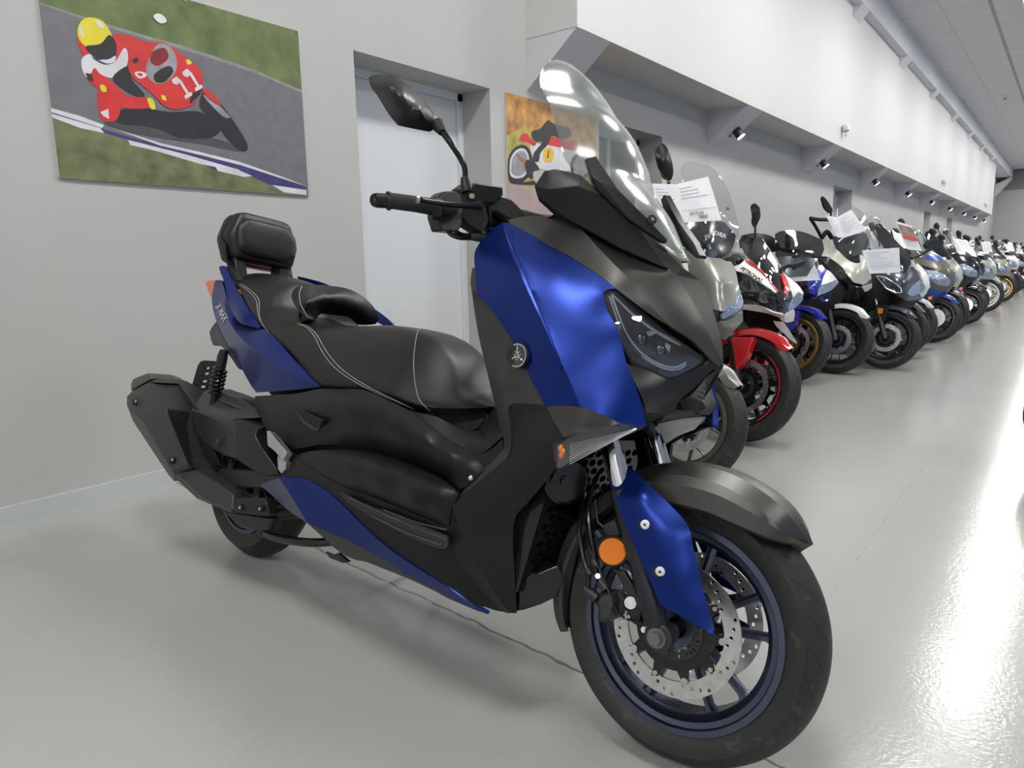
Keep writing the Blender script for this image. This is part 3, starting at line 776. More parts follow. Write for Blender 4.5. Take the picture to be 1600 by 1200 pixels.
for pts in ([(860, 797, .10), (900, 815, .10), (945, 832, .105)], [(926, 775, .09), (934, 762, .09), (944, 770, .10), (936, 780, .10)], [(930, 780, .10), (934, 815, .105), (943, 824, .105)]):
    MB().tube([P(*p) for p in pts], .0022, 8).build('cable_clip', GLOSSB, SCO)
for (x, y) in ((930, 880), (920, 893), (936, 835)): MB().cyl(P(x-3, y-5, .121), P(x+3, y+5, .121), .008, 12).build('hose_fitting', ALLOY, SCO)

# body panels --------------------------------------------------------------
# blue nose side, in two facets that meet on a crease
top = (785, 348, .155)
crease = cv([top, (795.5, 385, .205), (816, 435, .238), (845, 499, .256), (863, 540, .26), (887, 587, .258), (906.5, 635.5, .25)])
left = cv([(906.5, 635.5, .25), (880, 633, .245), (851.5, 634.5, .24), (827.6, 589.6, .236), (820, 575, .235), (801, 534, .233), (775, 493, .228), (759, 473, .222), (746, 461, .216), (743, 429, .205), (741, 400, .20), (746, 385, .19), (763, 362, .172), top])
right = cv([(906.5, 635.5, .25), (935, 646, .235), (966.7, 660, .21), (989, 666.5, .185), (1009, 667, .162), (1009.3, 661, .162), (998, 617.5, .175), (979, 567, .187), (966.7, 519, .186), (949, 484.5, .180), (942, 458, .172), (950, 452, .160), (962, 451, .150), (935.6, 430.6, .152), (892, 403, .15), (840, 373, .145), (800, 350, .146), top])
panel(FB, 'side_fairing', [([crease, left], []), ([right, crease[::-1]], [(872, 430, .1985), (905, 510, .2252), (948, 610, .2175)])], BLUE, SCO, t=.012, step=8, sharp=45)
# grey strip between blue side and leg shield
bl = cv([(745, 457, .213), (759, 473, .219), (775, 493, .225), (801, 534, .230), (820, 575, .232), (827.6, 589.6, .233), (851.5, 634.5, .237)])
panel(FB, 'leg_shield', [([bl, cv([(851.5, 634.5, .237), (843, 632, .236), (802, 630, .228), (794, 636, .226), (796, 660, .224), (798, 690, .22), (793, 713, .218), (765, 738, .222), (727, 770, .228), (706.5, 792, .232)]),
     cv([(706.5, 792, .232), (705, 789, .228), (717, 776, .222), (737, 749, .214), (763, 727, .208), (785, 703, .205), (786.5, 686, .205), (780, 660, .203), (768, 610, .200), (757, 565, .200), (746, 515, .198), (737, 455, .19), (735, 440, .185), (738, 419, .18), (742, 418, .188), (744, 440, .205), (745, 457, .213)])], [(780, 600, .222), (770, 530, .214)])], GREY, SCO, t=.014, step=8)
# dark lower leg shield, front corner and its fold
ridge = cv([(713, 813, .232), (740, 870, .222), (765, 915, .205), (793, 954, .175), (800, 958, .168)])
shA = cv([(851.5, 634.5, .237), (857, 641, .238), (868, 662, .245), (881, 682, .252)]); 
panel(FB, 'lower_leg_shield', [([cv([(851.5, 634.5, .236), (843, 632, .236), (802, 630, .226), (794, 636, .222), (796, 660, .220), (798, 690, .216), (793, 713, .216), (765, 738, .222), (727, 770, .228), (706.5, 792, .232), (713, 813, .232)]), ridge,
      cv([(800, 958, .168), (808, 958, .160), (806, 930, .168), (804, 898, .178), (801.5, 840, .188), (805, 810, .192), (813, 797, .195), (823, 787, .20), (843, 763, .212), (870, 728, .236), (862, 700, .25), (872, 690, .252), (881, 682, .252)]), shA[::-1]],
      [(830, 700, .235), (800, 760, .22), (760, 800, .228), (815, 650, .222), (770, 870, .208), (740, 820, .226)]),
     ([cv([(713, 813, .232), (708, 820, .222), (711, 850, .216), (713, 873, .21), (730, 895, .20), (760, 932, .178), (787, 956, .160), (800, 958, .168)]), ridge[::-1]], [])], mat('dark_shield', (.010, .010, .011), .42, .1, bump=.12, bscale=900, spec=.3), SCO, t=.014, step=8, sharp=45)
# grey wedge over the turn signal
panel(FB, 'signal_cowl', [([cv([(853, 635, .24), (880, 633.5, .246), (909, 637, .25), (935, 646, .237), (967, 660, .212), (968, 662, .215), (930, 670, .235), (903, 677, .252), (881, 683, .256), (868, 663, .248), (857, 642, .241), (853, 635, .24)])], [(905, 655, .252)])], GREY, SCO, t=.008, step=7)
# turn signals
sg = [(862, 698, .262), (866, 692, .263), (875, 688, .262), (903, 678, .254), (935, 668, .238), (968, 661, .212), (990, 665, .190), (1006, 668, .172), (990, 676, .178), (976, 681, .186), (957, 689, .198), (925.5, 701, .218), (897, 717, .238), (885, 726, .247), (875, 731.5, .252), (868, 729, .256), (862, 698, .262)]
panel(FB, 'signal_housing', [([cv([(a, b, c-.022) for a, b, c in sg])], [])], mat('reflector_silver', (.10, .10, .105), .45, .3, bump=.5, bscale=200), SCO, t=.01, step=7, mirror=False)
panel(FB, 'signal_lens', [([cv(sg)], [(900, 698, .25), (950, 682, .218)])], GLASS, SCO, t=.002, step=7, mirror=False)
sl = [(1026, 661, -.10), (1040, 650, -.11), (1058, 636, -.13), (1075, 641, -.155), (1095, 649, -.19), (1112, 655.5, -.22), (1095, 663, -.21), (1077, 671, -.19), (1052, 687, -.165), (1031, 700, -.145), (1022, 688, -.125), (1018, 672, -.11), (1026, 661, -.10)]
panel(FB, 'signal_lens', [([cv(sl)], [(1060, 662, -.15)])], GLASS, SCO, t=.002, step=7, mirror=False)
panel(FB, 'signal_housing', [([cv([(a, b, c-.02) for a, b, c in sl])], [])], mat('reflector_silver', (0, 0, 0)), SCO, t=.01, step=7, mirror=False)
m = MB()
for dx, dy in ((-2, 0), (2, 6), (-1, 11)): m.sphere(P(878+dx, 703+dy-3, .247), .0055, 6, (1, .7, 1.3))
m.build('signal_bulb', AMBER, SCO)
m = MB()
for k in range(9):
    m.tube([P(890+(1000-890)*u, 712-44*u-(14-3.1*k)*(1-u)*1.2, .246-.07*u) for u in (.0, .5, .95)], .0007, 5)
m.build('signal_ribs', SILVER, SCO)
m = MB()
for k in range(14): m.tube([P(1028+u*(80-k*1.5), 663+k*2.6-u*(22+k*1.2)+10*u*u, -.095-.11*u-.002*k) for u in (0, .5, .95)], .0012, 5)
m.build('signal_ribs', SILVER, SCO)
# grey upper cowl: side band, nose slope, central spine
c1 = cv([(886, 340.5, .116), (908, 358, .127), (930, 382, .133), (955, 408, .135), (984, 438, .129), (1007, 466, .117), (1030, 492, .101), (1050, 512, .082)])
low = cv([(1113, 565, .022), (1106, 557, .026), (1081, 532, .050), (1050, 512, .082)])
low2 = cv([(1050, 512, .082), (1017, 492, .108), (989, 471, .132), (962, 450.5, .150), (935.6, 430, .152), (892, 402, .15), (840, 372, .145), (796, 349, .144), (794, 344, .14)])
panel(FB, 'nose_cowl', [([cv([(794, 344, .14), (810, 339.5, .13), (833, 337, .12), (860, 338, .118), (886, 340.5, .116)]), c1, low2], []),
    ([c1[::-1], cv([(886, 340.5, .116), (893, 347, .102), (930, 367, .085), (967, 387, .07), (1005, 405, .052), (1045, 421, .034), (1056, 430, .03)]), cv([(1056, 430, .03), (1075, 459, .027), (1093, 492, .022), (1107, 520, .016), (1117, 543, .011), (1128, 570, .003)]), cv([(1128, 570, .003), (1123, 572, .006), (1113, 565, .022)]), low],
      [(1000, 430, .100), (1050, 470, .068), (1080, 510, .048)])], GREY, SCO, t=.008, step=8, sharp=45)
facet(FB, 'nose_spine', [(1056, 430, .03), (1065, 417, .025), (1075, 459, .027), (1093, 492, .022), (1107, 520, .016), (1117, 543, .011), (1130, 571, .001), (1093, 437, -.03), (1103, 455, -.027), (1114, 485, -.022), (1123, 515, -.016), (1129, 540, -.011)],
      [(0, 2, 8, 7), (0, 7, 1), (2, 3, 9, 8), (3, 4, 10, 9), (4, 5, 11, 10), (5, 6, 11)], GREY, SCO, dirv=(-.01, 0, 0), bevel=0)
# headlights
hl = [(941, 456, .170), (952, 454, .162), (963.5, 455, .150), (981, 470, .135), (998, 484.5, .120), (1017, 500, .103), (1036, 516, .085), (1056, 529, .066), (1074, 540, .05), (1098, 556.5, .026), (1099, 562, .026), (1084, 574, .04), (1070, 581, .056), (1058.5, 587, .07), (1043, 589, .085), (1030, 583, .100), (1017, 576, .112), (992, 567, .140), (984, 556, .150), (976, 541.5, .160), (964, 515, .170), (954, 491, .174), (941, 456, .170)]
panel(FB, 'headlight_bezel', [([cv([(935, 450, .168)]+[(a+(a-1010)*.06*(1 if a < 1010 else .35), b+(b-525)*.13, c-.008) for a, b, c in hl[1:-1]]+[(935, 450, .168)])], [])], BLACK, SCO, t=.03, step=9)
panel(FB, 'headlight_housing', [([cv([(a, b, c-.028) for a, b, c in hl])], [(1020, 545, .07), (975, 500, .11)])], mat('lamp_inner', (.018, .018, .02), .3, .3), SCO, t=.006, step=9)
panel(FB, 'headlight_lens', [([cv(hl)], [(1030, 548, .105), (975, 500, .160), (1000, 530, .137)])], GLASS, SCO, t=.003, step=8)
def two(mb, name, m_): mb.build(name, m_, SCO); mir(mb).build(name, m_, SCO)
m = MB()
for o_ in (0, 4):
    m.tube([P(x, y, w-.012) for x, y, w in ((952+o_, 463, .168), (962+o_, 492-o_*.5, .170), (972+o_, 520-o_, .160), (988+o_, 545-o_, .143), (1010, 562-o_, .122), (1035, 575-o_, .098), (1055, 578-o_, .078), (1068, 573-o_, .062), (1074, 563, .052))], .0024, 8, smooth=4)
two(m, 'light_guide', LEDW)
m = MB(); m.tube([P(x, y, w-.010) for x, y, w in ((955, 460, .160), (985, 490, .135), (1015, 512, .108), (1045, 530, .078), (1093, 558, .030))], [.004, .005, .004, .0045, .003], 8, smooth=4); two(m, 'upper_light_strip', LEDW)
m = MB()
for (x, y, w, r_) in ((1000, 532, .112, .017), (1030, 548, .084, .015)):
    q = P(x, y, w); n_ = Vector((1, -.35, -.05)).normalized(); m.cyl(q-n_*.03, q, r_, 20, r_*1.05); m.sphere(q, r_*.85, 8)
two(m, 'projector_lamp', mat('projector_glass', (.06, .065, .08), .05, .6, spec=1))
m = MB()
for pts in ([(1009, 519, .115), (1022, 515, .10), (1026, 520, .10), (1014, 526, .11)], [(1008, 530, .11), (1018, 532, .10), (1016, 545, .10), (1009, 542, .105)], [(985, 500, .13), (994, 497, .12), (998, 512, .118), (990, 515, .125)], [(1040, 535, .078), (1048, 540, .07), (1046, 552, .072), (1038, 548, .078)]):
    m.add([P(*p) for p in pts]+[P(p[0], p[1], p[2]-.012) for p in pts], [(0, 1, 2, 3), (7, 6, 5, 4), (0, 4, 5, 1), (1, 5, 6, 2), (2, 6, 7, 3), (3, 7, 4, 0)])
two(m, 'lamp_reflector', mat('lamp_reflector_silver', (.45, .47, .5), .15, .9))
# black lower nose and ribbed beak
panel(FB, 'lower_nose', [([cv([(975, 565, .166), (985, 570, .150), (1017, 581, .118), (1043, 592, .09), (1060, 590, .072), (1078, 583, .052), (1098, 571, .03), (1104, 569, .024), (1113, 577, .012), (1088, 603, .035), (1061, 627, .05), (1057, 637, .052), (1056, 646, .054), (1030, 645, .09), (1010, 644.5, .14), (1006, 628, .160), (992, 598, .172), (975, 565, .166)])], [(1030, 615, .115), (1060, 605, .07)])], PLAST2, SCO, t=.01, step=8)
facet(FB, 'beak_grille', [(1061, 627, .045), (1079, 620, .038), (1103, 590, .02), (1124, 577, .002), (1131, 573, -.002), (1117, 598, -.015), (1103, 613, -.03), (1098, 627, -.036), (1104, 638, -.035), (1093, 644, -.02), (1070, 642, .02)],
      [(0, 1, 9, 10), (1, 2, 6, 7), (1, 7, 8, 9), (2, 3, 5, 6), (3, 4, 5)], PLAST, SCO, dirv=(-.03, 0, .0), bevel=.001)
m = MB()
for k in range(7):
    u = k/6.0; m.tube([P(1064+40*u*.9, 634-38*u, .045-.035*u), P(1092+18*u, 642-36*u, -.022)], .0012, 5)
m.build('grille_ribs', BLACK, SCO)
facet(FB, 'nose_corner', [(1096, 573, .03), (1104, 568, .024), (1106, 563, .022), (1113, 565, .018), (1124, 572, .004), (1133, 571, -.003), (1124, 578, .0), (1113, 578, .010)], [(0, 1, 2, 3, 4, 5, 6, 7)], PLAST2, SCO, dirv=(-.02, .004, 0), bevel=.001, mirror=True)

# windscreen and its mounts -------------------------------------------------
edge = [(1067, 408, .016), (1045, 392, .045), (1017, 370, .075), (987, 340, .105), (960, 317, .135), (932, 294, .16), (905, 270, .178), (884, 251, .19), (879, 236, .195), (874, 216, .197), (867.5, 188, .196), (859, 159, .190), (851, 146, .184), (846, 138, .178), (844.5, 126, .168), (845.5, 115, .155), (850, 102, .128), (857, 95.5, .095), (868, 92.5, .05)]
E3 = [P(*p) for p in edge]; rows = []
for p in E3:
    W = -p.y; b = .040*W/.19; row = []
    for k in range(17):
        u = 1-2*k/16; row.append((p.x+b*(1-u*u)+.0, -W*u, p.z+.02*(1-u*u)*W/.19))
    rows.append(row)
nr, ncol = len(rows), 17; V = [q for r_ in rows for q in r_]; T = [(i*ncol+k, (i+1)*ncol+k, (i+1)*ncol+k+1, i*ncol+k+1) for i in range(nr-1) for k in range(ncol-1)]
m = MB(); thick(m, V, T, [Vector((-.003, 0, -.0015))]*len(V)); ws = m.build('windscreen', SCREEN, SCO, sharp=60)
sb = ws.modifiers.new('sub', 'SUBSURF'); sb.levels = 1; sb.render_levels = 2
m = MB().tube([Vector(p) for p in E3]+[Vector((p.x, -p.y, p.z)) for p in reversed(E3)], .0017, 6); m.build('windscreen_edge', GLASS, ws)
# faceted black wind deflector left and right of the screen
facet(FB, 'wind_deflector', [(835, 290, .20), (850, 267, .19), (867, 264, .18), (884, 267, .17), (907, 273, .158), (953, 313, .125), (1000, 360, .08), (1045, 420, .04), (1032, 415, .052), (967, 387, .095), (883, 340, .155), (862, 325, .175), (840, 305, .195), (858, 296, .20), (861, 268, .188), (905, 290, .175)],
      [(0, 1, 14, 13), (0, 13, 12), (1, 2, 14), (14, 2, 3, 4, 15), (15, 4, 5), (13, 14, 15), (13, 15, 10, 11), (12, 13, 11), (15, 5, 9, 10), (5, 6, 9), (6, 7, 8, 9)], PLAST, SCO, dirv=(-.015, .025, -.006), mirror=True, bevel=.002)
facet(FB, 'screen_bracket', [(915, 248, 0.175), (932, 243.5, 0.160), (940, 257, 0.158), (967, 297, 0.145), (1013, 343, 0.117), (1043, 374, 0.090), (1042, 379, 0.090), (1033, 377, 0.095), (983, 343, 0.130), (930, 292, 0.165), (923, 273, 0.173), (938, 284, 0.167)],
      [(0, 1, 2, 10), (10, 2, 3, 11), (10, 11, 9), (11, 3, 4, 8), (9, 11, 8), (8, 4, 5, 7), (5, 6, 7)], PLAST2, SCO, dirv=(-.012, .012, 0), mirror=True, bevel=.0015)
q = P(1018, 344, .120); n_ = Vector((.8, -.6, .25)).normalized(); m = MB().cyl(q-n_*.004, q+n_*.004, .010, 20); two(m, 'screen_bolt', BLACK)
m = MB().cyl(q+n_*.004, q+n_*.0055, .004, 6); two(m, 'bolt_head', BOLT)
facet(FB, 'screen_base', [(898, 325, .06), (990, 372, .03), (1040, 395, .012), (1062, 412, .0), (1058, 431, .012), (1045, 422, .03), (967, 388, .06), (885, 345, .09)], [tuple(range(8))], PLAST, SCO, dirv=(-.05, .03, -.03), mirror=True, bevel=.001)
# dashboard hood behind the screen
m = MB(); m.loft([[(x, y*.7 if k in (0, 3) else y, z) for k, (x, y, z) in enumerate(((x0-.03, -w_, z0), (x0, -w_, z0+.03), (x0, w_, z0+.03), (x0-.03, w_, z0)))] for x0, w_, z0 in ((1.20, .10, 1.04), (1.30, .13, 1.07), (1.40, .11, 1.03), (1.47, .06, .98))]); m.build('dashboard_hood', PLAST, SCO)
MB().tube([P(1018, 405, .0), P(1000, 380, .0)], .008, 8).build('screen_slide', PLAST, SCO)

# horn, radiator grille, belly -------------------------------------------------
q = P(884, 752, .14); n_ = Vector((1, -.65, -.05)).normalized(); m = MB().tube([q-n_*.035, q-n_*.02, q-n_*.02, q], [.03, .03, .045, .047], 30); m.cyl(q-n_*.004, q+n_*.006, .012, 16); m.build('horn', GLOSSB, SCO); 
m = MB().lathe([(0, .046), (.003, .049), (.006, .046)], 36, M=axbasis(q, n_) @ Matrix.Rotation(PI/2, 4, 'X')); m.build('horn_rim', GLOSSB, SCO)
# honeycomb
GM = axbasis((1.375, 0, .44), (1, 0, -.22)); holes = []
for j in range(-8, 9):
    for i in range(-5, 6):
        cx = i*.031+(j % 2)*.0155; cz = j*.0205
        if abs(cx) < .15 and abs(cz) < .155: holes.append([(cx+.0135*math.cos(PI/3*k)*1.02, cz+.0088*math.sin(PI/3*k)) for k in range(6)])
m = MB(); plate(m, [(-.17, -.17), (.17, -.17), (.17, .12), (.12, .175), (-.12, .175), (-.17, .12)], holes, .03, GM); m.build('radiator_grille', mat('grille_black', (.012, .012, .013), .15), SCO)
MB().box((1.26, -.16, .28), (1.335, .16, .60)).build('radiator', BLACK, SCO)
facet(FB, 'belly_scoop', [(813, 893, .155), (843, 896, .13), (873, 883, .11), (882, 905, .10), (870, 933, .10), (845, 945, .12), (818, 953, .15), (809, 956, .155)], [tuple(range(8))], GLOSSB, SCO, dirv=(-.10, .02, 0), mirror=True, bevel=.003)
MB().box((1.10, -.13, .24), (1.32, .13, .34)).build('belly_pan', BLACK, SCO)
# inner structure, dark
m = MB()
m.loft([[(x0, -a, z0), (x0, a, z0), (x1, a*.9, z1), (x1, -a*.9, z1)] for x0, x1, z0, z1, a in ((1.20, 1.20, .36, .98, .12), (1.30, 1.30, .36, 1.0, .13), (1.40, 1.36, .62, .99, .11), (1.50, 1.47, .68, .93, .09), (1.58, 1.56, .70, .84, .05))]); m.build('front_frame', BLACK, SCO)
m = MB(); m.loft([[(x, -a, z0), (x, a, z0), (x, a, z1), (x, -a, z1)] for x, a, z0, z1 in ((.35, .14, .38, .60), (.60, .16, .33, .60), (.95, .16, .28, .56), (1.22, .15, .26, .46))]); m.build('floor_frame', BLACK, SCO)
m = MB(); m.loft([[(x, -a, z0), (x, a, z0), (x, a, z1), (x, -a, z1)] for x, a, z0, z1 in ((-.22, .05, .80, .92), (.0, .09, .66, .90), (.3, .13, .55, .76), (.7, .14, .50, .66), (.98, .12, .50, .62))]); m.build('seat_frame', BLACK, SCO)

# side covers -----------------------------------------------------------------
rd = cv([(500, 607, .198), (530, 608, .203), (560, 608, .206), (580, 613, .206), (612, 628, .205), (643, 643.5, .203), (672, 665, .200), (700, 687, .197), (722, 700, .195), (743, 709, .193)])
panel(FB, 'side_cover', [([rd, cv([(743, 709, .193), (750, 722, .205), (757, 734, .212), (745, 745, .218), (733, 757, .222), (718, 764, .220), (706, 752, .212), (693, 742, .205), (670, 731, .20), (643, 719, .198), (620, 713, .197), (593, 702, .196), (560, 696, .196), (530, 695, .196), (500, 695, .195), (477, 699, .194), (448, 704, .19), (441, 700, .19), (429, 687, .19), (415, 670, .188), (404, 642, .183), (398, 619, .178), (430, 617, .185), (463, 615, .192), (500, 607, .198)])],
     [(520, 640, .236), (580, 655, .242), (640, 685, .241), (690, 716, .234), (450, 650, .212), (480, 680, .205), (560, 680, .224), (620, 704, .216), (545, 620, .230), (590, 632, .234), (628, 651, .234), (668, 677, .230), (705, 703, .224), (515, 618, .222), (480, 628, .214), (420, 650, .198), (735, 725, .222)])], DGREY, SCO, t=.012, step=8)
facet(FB, 'peg_recess', [(461, 639, .236), (468, 640, .238), (478, 645, .240), (504, 657, .244), (499, 668, .240), (490, 668, .237), (474, 656, .235)], [tuple(range(7))], BLACK, SCO, dirv=(0, .01, 0), mirror=True, bevel=0)
facet(FB, 'recess_lip', [(461, 639, .237), (474, 656, .237), (490, 668, .239), (499, 669, .241), (497, 673, .240), (486, 671, .238), (470, 658, .236)], [tuple(range(7))], GREY, SCO, dirv=(0, .006, 0), mirror=True, bevel=.0008)
# bulging lower cover
panel(FB, 'bulge_cover', [([cv([(461, 712, .200), (480, 706, .203), (506, 703, .205), (548, 703, .207), (577, 707, .208), (593, 710, .208), (620, 718, .209), (643, 726, .210), (670, 738, .213), (693, 750, .218), (708, 762, .224), (717, 772, .228), (712, 782, .230), (706, 794, .232), (701, 822, .230), (660, 807, .226), (610, 787, .222), (560, 768, .218), (530, 756, .214), (505, 742, .209), (482, 727, .204), (461, 712, .200)])],
     [(560, 735, .242), (620, 760, .249), (670, 785, .250), (520, 724, .231), (690, 800, .245), (590, 770, .240), (506, 713, .223), (548, 714, .228), (590, 720, .231), (630, 731, .234), (667, 746, .237), (695, 762, .240), (640, 795, .242), (550, 755, .232), (480, 713, .213)])], DGREY, SCO, t=.014, step=8)
# rubber foot mat and the dark lower body round it
mat_o = [(530, 768, .222), (560, 785, .226), (610, 803, .230), (660, 822, .232), (699, 838, .232), (700, 850, .232), (697, 857, .231), (685, 857, .230), (660, 848, .228), (627, 833, .226), (595, 815, .223), (560, 795, .220), (540, 782, .219), (530, 768, .222)]
panel(FB, 'foot_mat', [([cv([(a, b, c+.004) for a, b, c in mat_o])], [])], mat('ribbed_rubber', (.02, .02, .02), .5, bump=.4, bscale=300), SCO, t=.006, step=8)
m = MB()
for (a, b) in (((545, 777), (698, 843)), ((580, 806), (690, 852)), ((600, 797), (698, 828))): m.tube([P(a[0], a[1], .2295), P((a[0]+b[0])/2, (a[1]+b[1])/2+3, .2345), P(b[0], b[1], .236)], .0018, 6, smooth=4)
two(m, 'mat_rib', mat('rib_grey', (.05, .05, .05), .35))
panel(FB, 'lower_side_cover', [([cv([(448, 706, .19), (461, 713, .198), (482, 728, .201), (505, 743, .206), (530, 757, .211), (560, 769, .215), (610, 788, .219), (660, 808, .223), (701, 823, .227), (701, 800, .230), (705, 791, .230), (711, 800, .226), (711, 822, .218), (711, 850, .213), (714, 874, .206), (730, 895, .198), (760, 932, .176), (787, 956, .160), (775, 954, .162), (757, 948, .17), (737, 943.5, .182), (703, 920, .196), (660, 893, .205), (607, 857, .211), (566, 820, .212), (520, 776, .208), (475, 746, .20), (447, 744, .192), (437, 741, .19), (446, 728, .19), (450, 712, .19), (448, 706, .19)])],
     [(560, 805, .213), (640, 850, .214), (690, 880, .209)])], DGREY, SCO, t=.012, step=8)
# sill: grey decal wedge, blue blade, grey belly edge
bt = cv([(475, 745.5, .203), (520, 775, .212), (566, 820, .216), (607, 857, .216), (660, 893, .209), (703, 920, .199), (737, 944, .183), (763, 960, .165)])
bb = [(480, 817, .196), (520, 834, .196), (540, 842, .196), (600, 875, .194), (640, 900, .19), (670, 916, .184), (700, 931, .178), (735, 950, .168), (763, 960, .163)]
sp_ = cv([(436, 746.5, .200), (458, 780, .203), (480, 817, .196)])
panel(FB, 'sill_blade', [([cv([(406, 758, .19), (420, 752, .196), (436, 746.5, .200)]), sp_, cv([(480, 817, .196), (450, 797, .186), (428, 777, .182), (406, 758, .19)])], []),
     ([cv([(436, 746.5, .200), (455, 745.5, .203), (475, 745.5, .203)]), bt, cv(bb)[::-1], sp_[::-1]], [])], [mat('sill_decal_grey', (.10, .11, .16), .4, .5), BLUE], SCO, t=.008, step=8, fm=[0, 1])
panel(FB, 'belly_edge', [([cv([(480, 817, .19), (540, 842, .19), (600, 875, .188), (640, 900, .184), (700, 931, .172), (735, 950, .162)]), cv([(735, 950, .162), (700, 935, .150), (680, 924, .150), (640, 905, .152), (600, 889, .152), (572, 878, .152), (553, 874, .150), (530, 862, .150), (505, 840, .155), (480, 817, .19)])], [])], mat('belly_grey', (.05, .05, .05), .5, .2), SCO, t=.006, step=8)
# tunnel trim between seat and leg shield
panel(FB, 'tunnel_cover', [([cv([(640, 640, .190), (655, 645, .186), (675, 649, .178), (690, 655, .165), (710, 665, .150), (735, 673, .130), (748, 672, .12), (760, 655, .12), (774, 635, .16), (781, 660, .196), (785, 682, .200), (765, 700, .197), (752, 708, .194), (740, 708.5, .192), (722, 699, .194), (700, 686, .196), (672, 664, .199), (640, 640, .200)])], [(700, 675, .182), (740, 690, .183), (760, 675, .165)])], PLAST, SCO, t=.012, step=7)
panel(FB, 'tunnel_side', [([cv([(743, 709, .196), (755, 708, .197), (770, 700, .200), (785, 686, .203), (785, 703, .204), (775, 717, .205), (763, 727, .207), (757, 733, .210), (750, 722, .204), (743, 709, .196)])], [])], DGREY, SCO, t=.012, step=7)
q = P(736, 747, .222); MB().sphere(q, .007, 8).build('cover_screw', BOLT, SCO)
facet(FB, 'cup_holder', [(655, 646, .165), (690, 640, .13), (725, 645, .10), (758, 642, .06), (760, 652, .06), (750, 668, .09), (735, 675, .12), (710, 664, .145)], [tuple(range(8))], GLOSSB, SCO, dirv=(-.02, .05, -.01), bevel=.002)

# tail ------------------------------------------------------------------------
gr_o = cv([(342, 417, .140), (347, 415, .136), (353, 416, .132), (359, 430, .136), (366, 444, .140), (372.5, 457, .146), (385, 476, .152), (397, 494, .158), (408, 511, .162), (400, 512, .166), (388, 509, .168), (378, 506.5, .168), (370, 499, .168), (364, 490, .166), (359, 479, .163), (356, 468, .16), (350.5, 441, .152), (345, 428, .146), (342, 417, .140)])
panel(FB, 'grab_rail', [([gr_o], [(372, 484, .176), (382, 496, .178)])], BLUE_S, SCO, t=.012, step=5, mirror=False)
tc_ = cv([(351, 478, .145), (360, 505, .172), (378, 529, .193), (412, 557, .206), (455, 585, .203), (501, 604.5, .184)])
panel(FB, 'tail_cover', [([tc_, cv([(501, 604.5, .184), (480, 583, .180), (455, 556.5, .172), (427.5, 524, .164), (408, 513, .158), (395, 513, .155), (380, 509.5, .152), (370, 501, .150), (363, 489, .149), (356, 469, .145), (352, 457, .141), (351, 478, .145)])], []),
    ([cv([(351, 478, .145), (352, 457, .141), (346, 438, .132), (341, 437, .13), (336, 439, .128), (333, 452, .122), (331, 471, .118), (337, 499, .122), (350.5, 529, .130), (370, 562, .140), (383.5, 587, .15), (392, 602, .158), (400, 613, .168), (425, 612, .176), (455, 609.5, .182), (478, 607, .184), (501, 604.5, .184)]), tc_[::-1]], [(400, 580, .176), (440, 596, .188)])], BLUE_S, SCO, t=.010, step=7, sharp=45)
rl = [(464, 431.5, -.15), (480, 435, -.16), (510, 444, -.17), (560, 468, -.18), (590, 486, -.185), (606, 499, -.185), (614, 508, -.185), (600, 509, -.18), (560, 486, -.17), (500, 452, -.16), (470, 440, -.15), (464, 431.5, -.15)]
panel(FB, 'grab_rail', [([cv(rl)], [])], BLUE_S, SCO, t=.012, step=5, mirror=False)
facet(FB, 'tail_light', [(320, 441, .09), (327, 437.5, .10), (338, 437.5, .118), (334, 452, .115), (331, 467, .110), (325, 455, .098)], [tuple(range(6))], ORANGEL, SCO, dirv=(-.01, .06, 0), mirror=True, bevel=.003)
facet(FB, 'tail_underpanel', [(327, 519, .10), (330, 512, .11), (337, 503, .118), (350, 531, .126), (370, 564, .136), (377, 578, .14), (372, 576, .13), (360, 558, .12), (345, 540, .11), (333, 540, .10), (329, 530, .10)], [tuple(range(11))], GREY, SCO, dirv=(0, .05, 0), mirror=True, bevel=.002)
# letters on the tail
SILT = mat('silver_letters', (.7, .7, .72), .2, .9)
Mx_ = pxbasis(FB, (346.5, 488, .162), (354.5, 503, .168), (.05, -1, .35))
text_mesh('tail_lettering', 'X·MAX'.replace('·', ' '), .037, SILT, SCO, Mx_, ext=.002, italic=True, bold=.0010, sx=.85)

# rear mechanics ----------------------------------------------------------------
facet(FB, 'air_box', [(297.6, 642, .17), (319, 611, .12), (330, 607, .11), (345, 613, .10), (398, 632, .10), (408, 652, .14), (367, 656, .19), (367, 716, .19), (350, 712, .18), (333, 702, .17), (318, 690, .165), (307.5, 679, .16), (367, 668, .185)],
      [(0, 1, 2, 3, 4, 5, 6, 12), (0, 12, 7, 8, 9, 10, 11)], mat('engine_case_grey', (.045, .045, .047), .45, .3, bump=.2, bscale=500), SCO, dirv=(0, .08, 0), bevel=.004)
facet(FB, 'air_box_ribs', [(333, 611, .12), (337, 622, .13), (343, 628, .125), (372, 640, .14), (378, 652, .15), (386, 650, .145), (380, 636, .13), (350, 622, .12)], [tuple(range(8))], mat('engine_case_grey', (0, 0, 0)), SCO, dirv=(0, .03, 0), bevel=.004)
q = P(342, 690, .19); MB().cyl(q, q+Vector((0, -.008, 0)), .011, 18).build('case_plug', mat('engine_case_grey', (0, 0, 0)), SCO)
facet(FB, 'swingarm_cover', [(367, 655, .20), (395, 662, .19), (412, 666, .185), (400, 672, .205), (398, 682, .212), (408, 700, .21), (429, 730, .20), (435, 741, .195), (415, 744, .195), (390, 732, .20), (367, 716, .205)],
      [(0, 1, 2, 3), (0, 3, 4, 10), (10, 4, 5, 9), (9, 5, 6, 8), (6, 7, 8)], PLAST2, SCO, dirv=(0, .05, 0), bevel=.003)
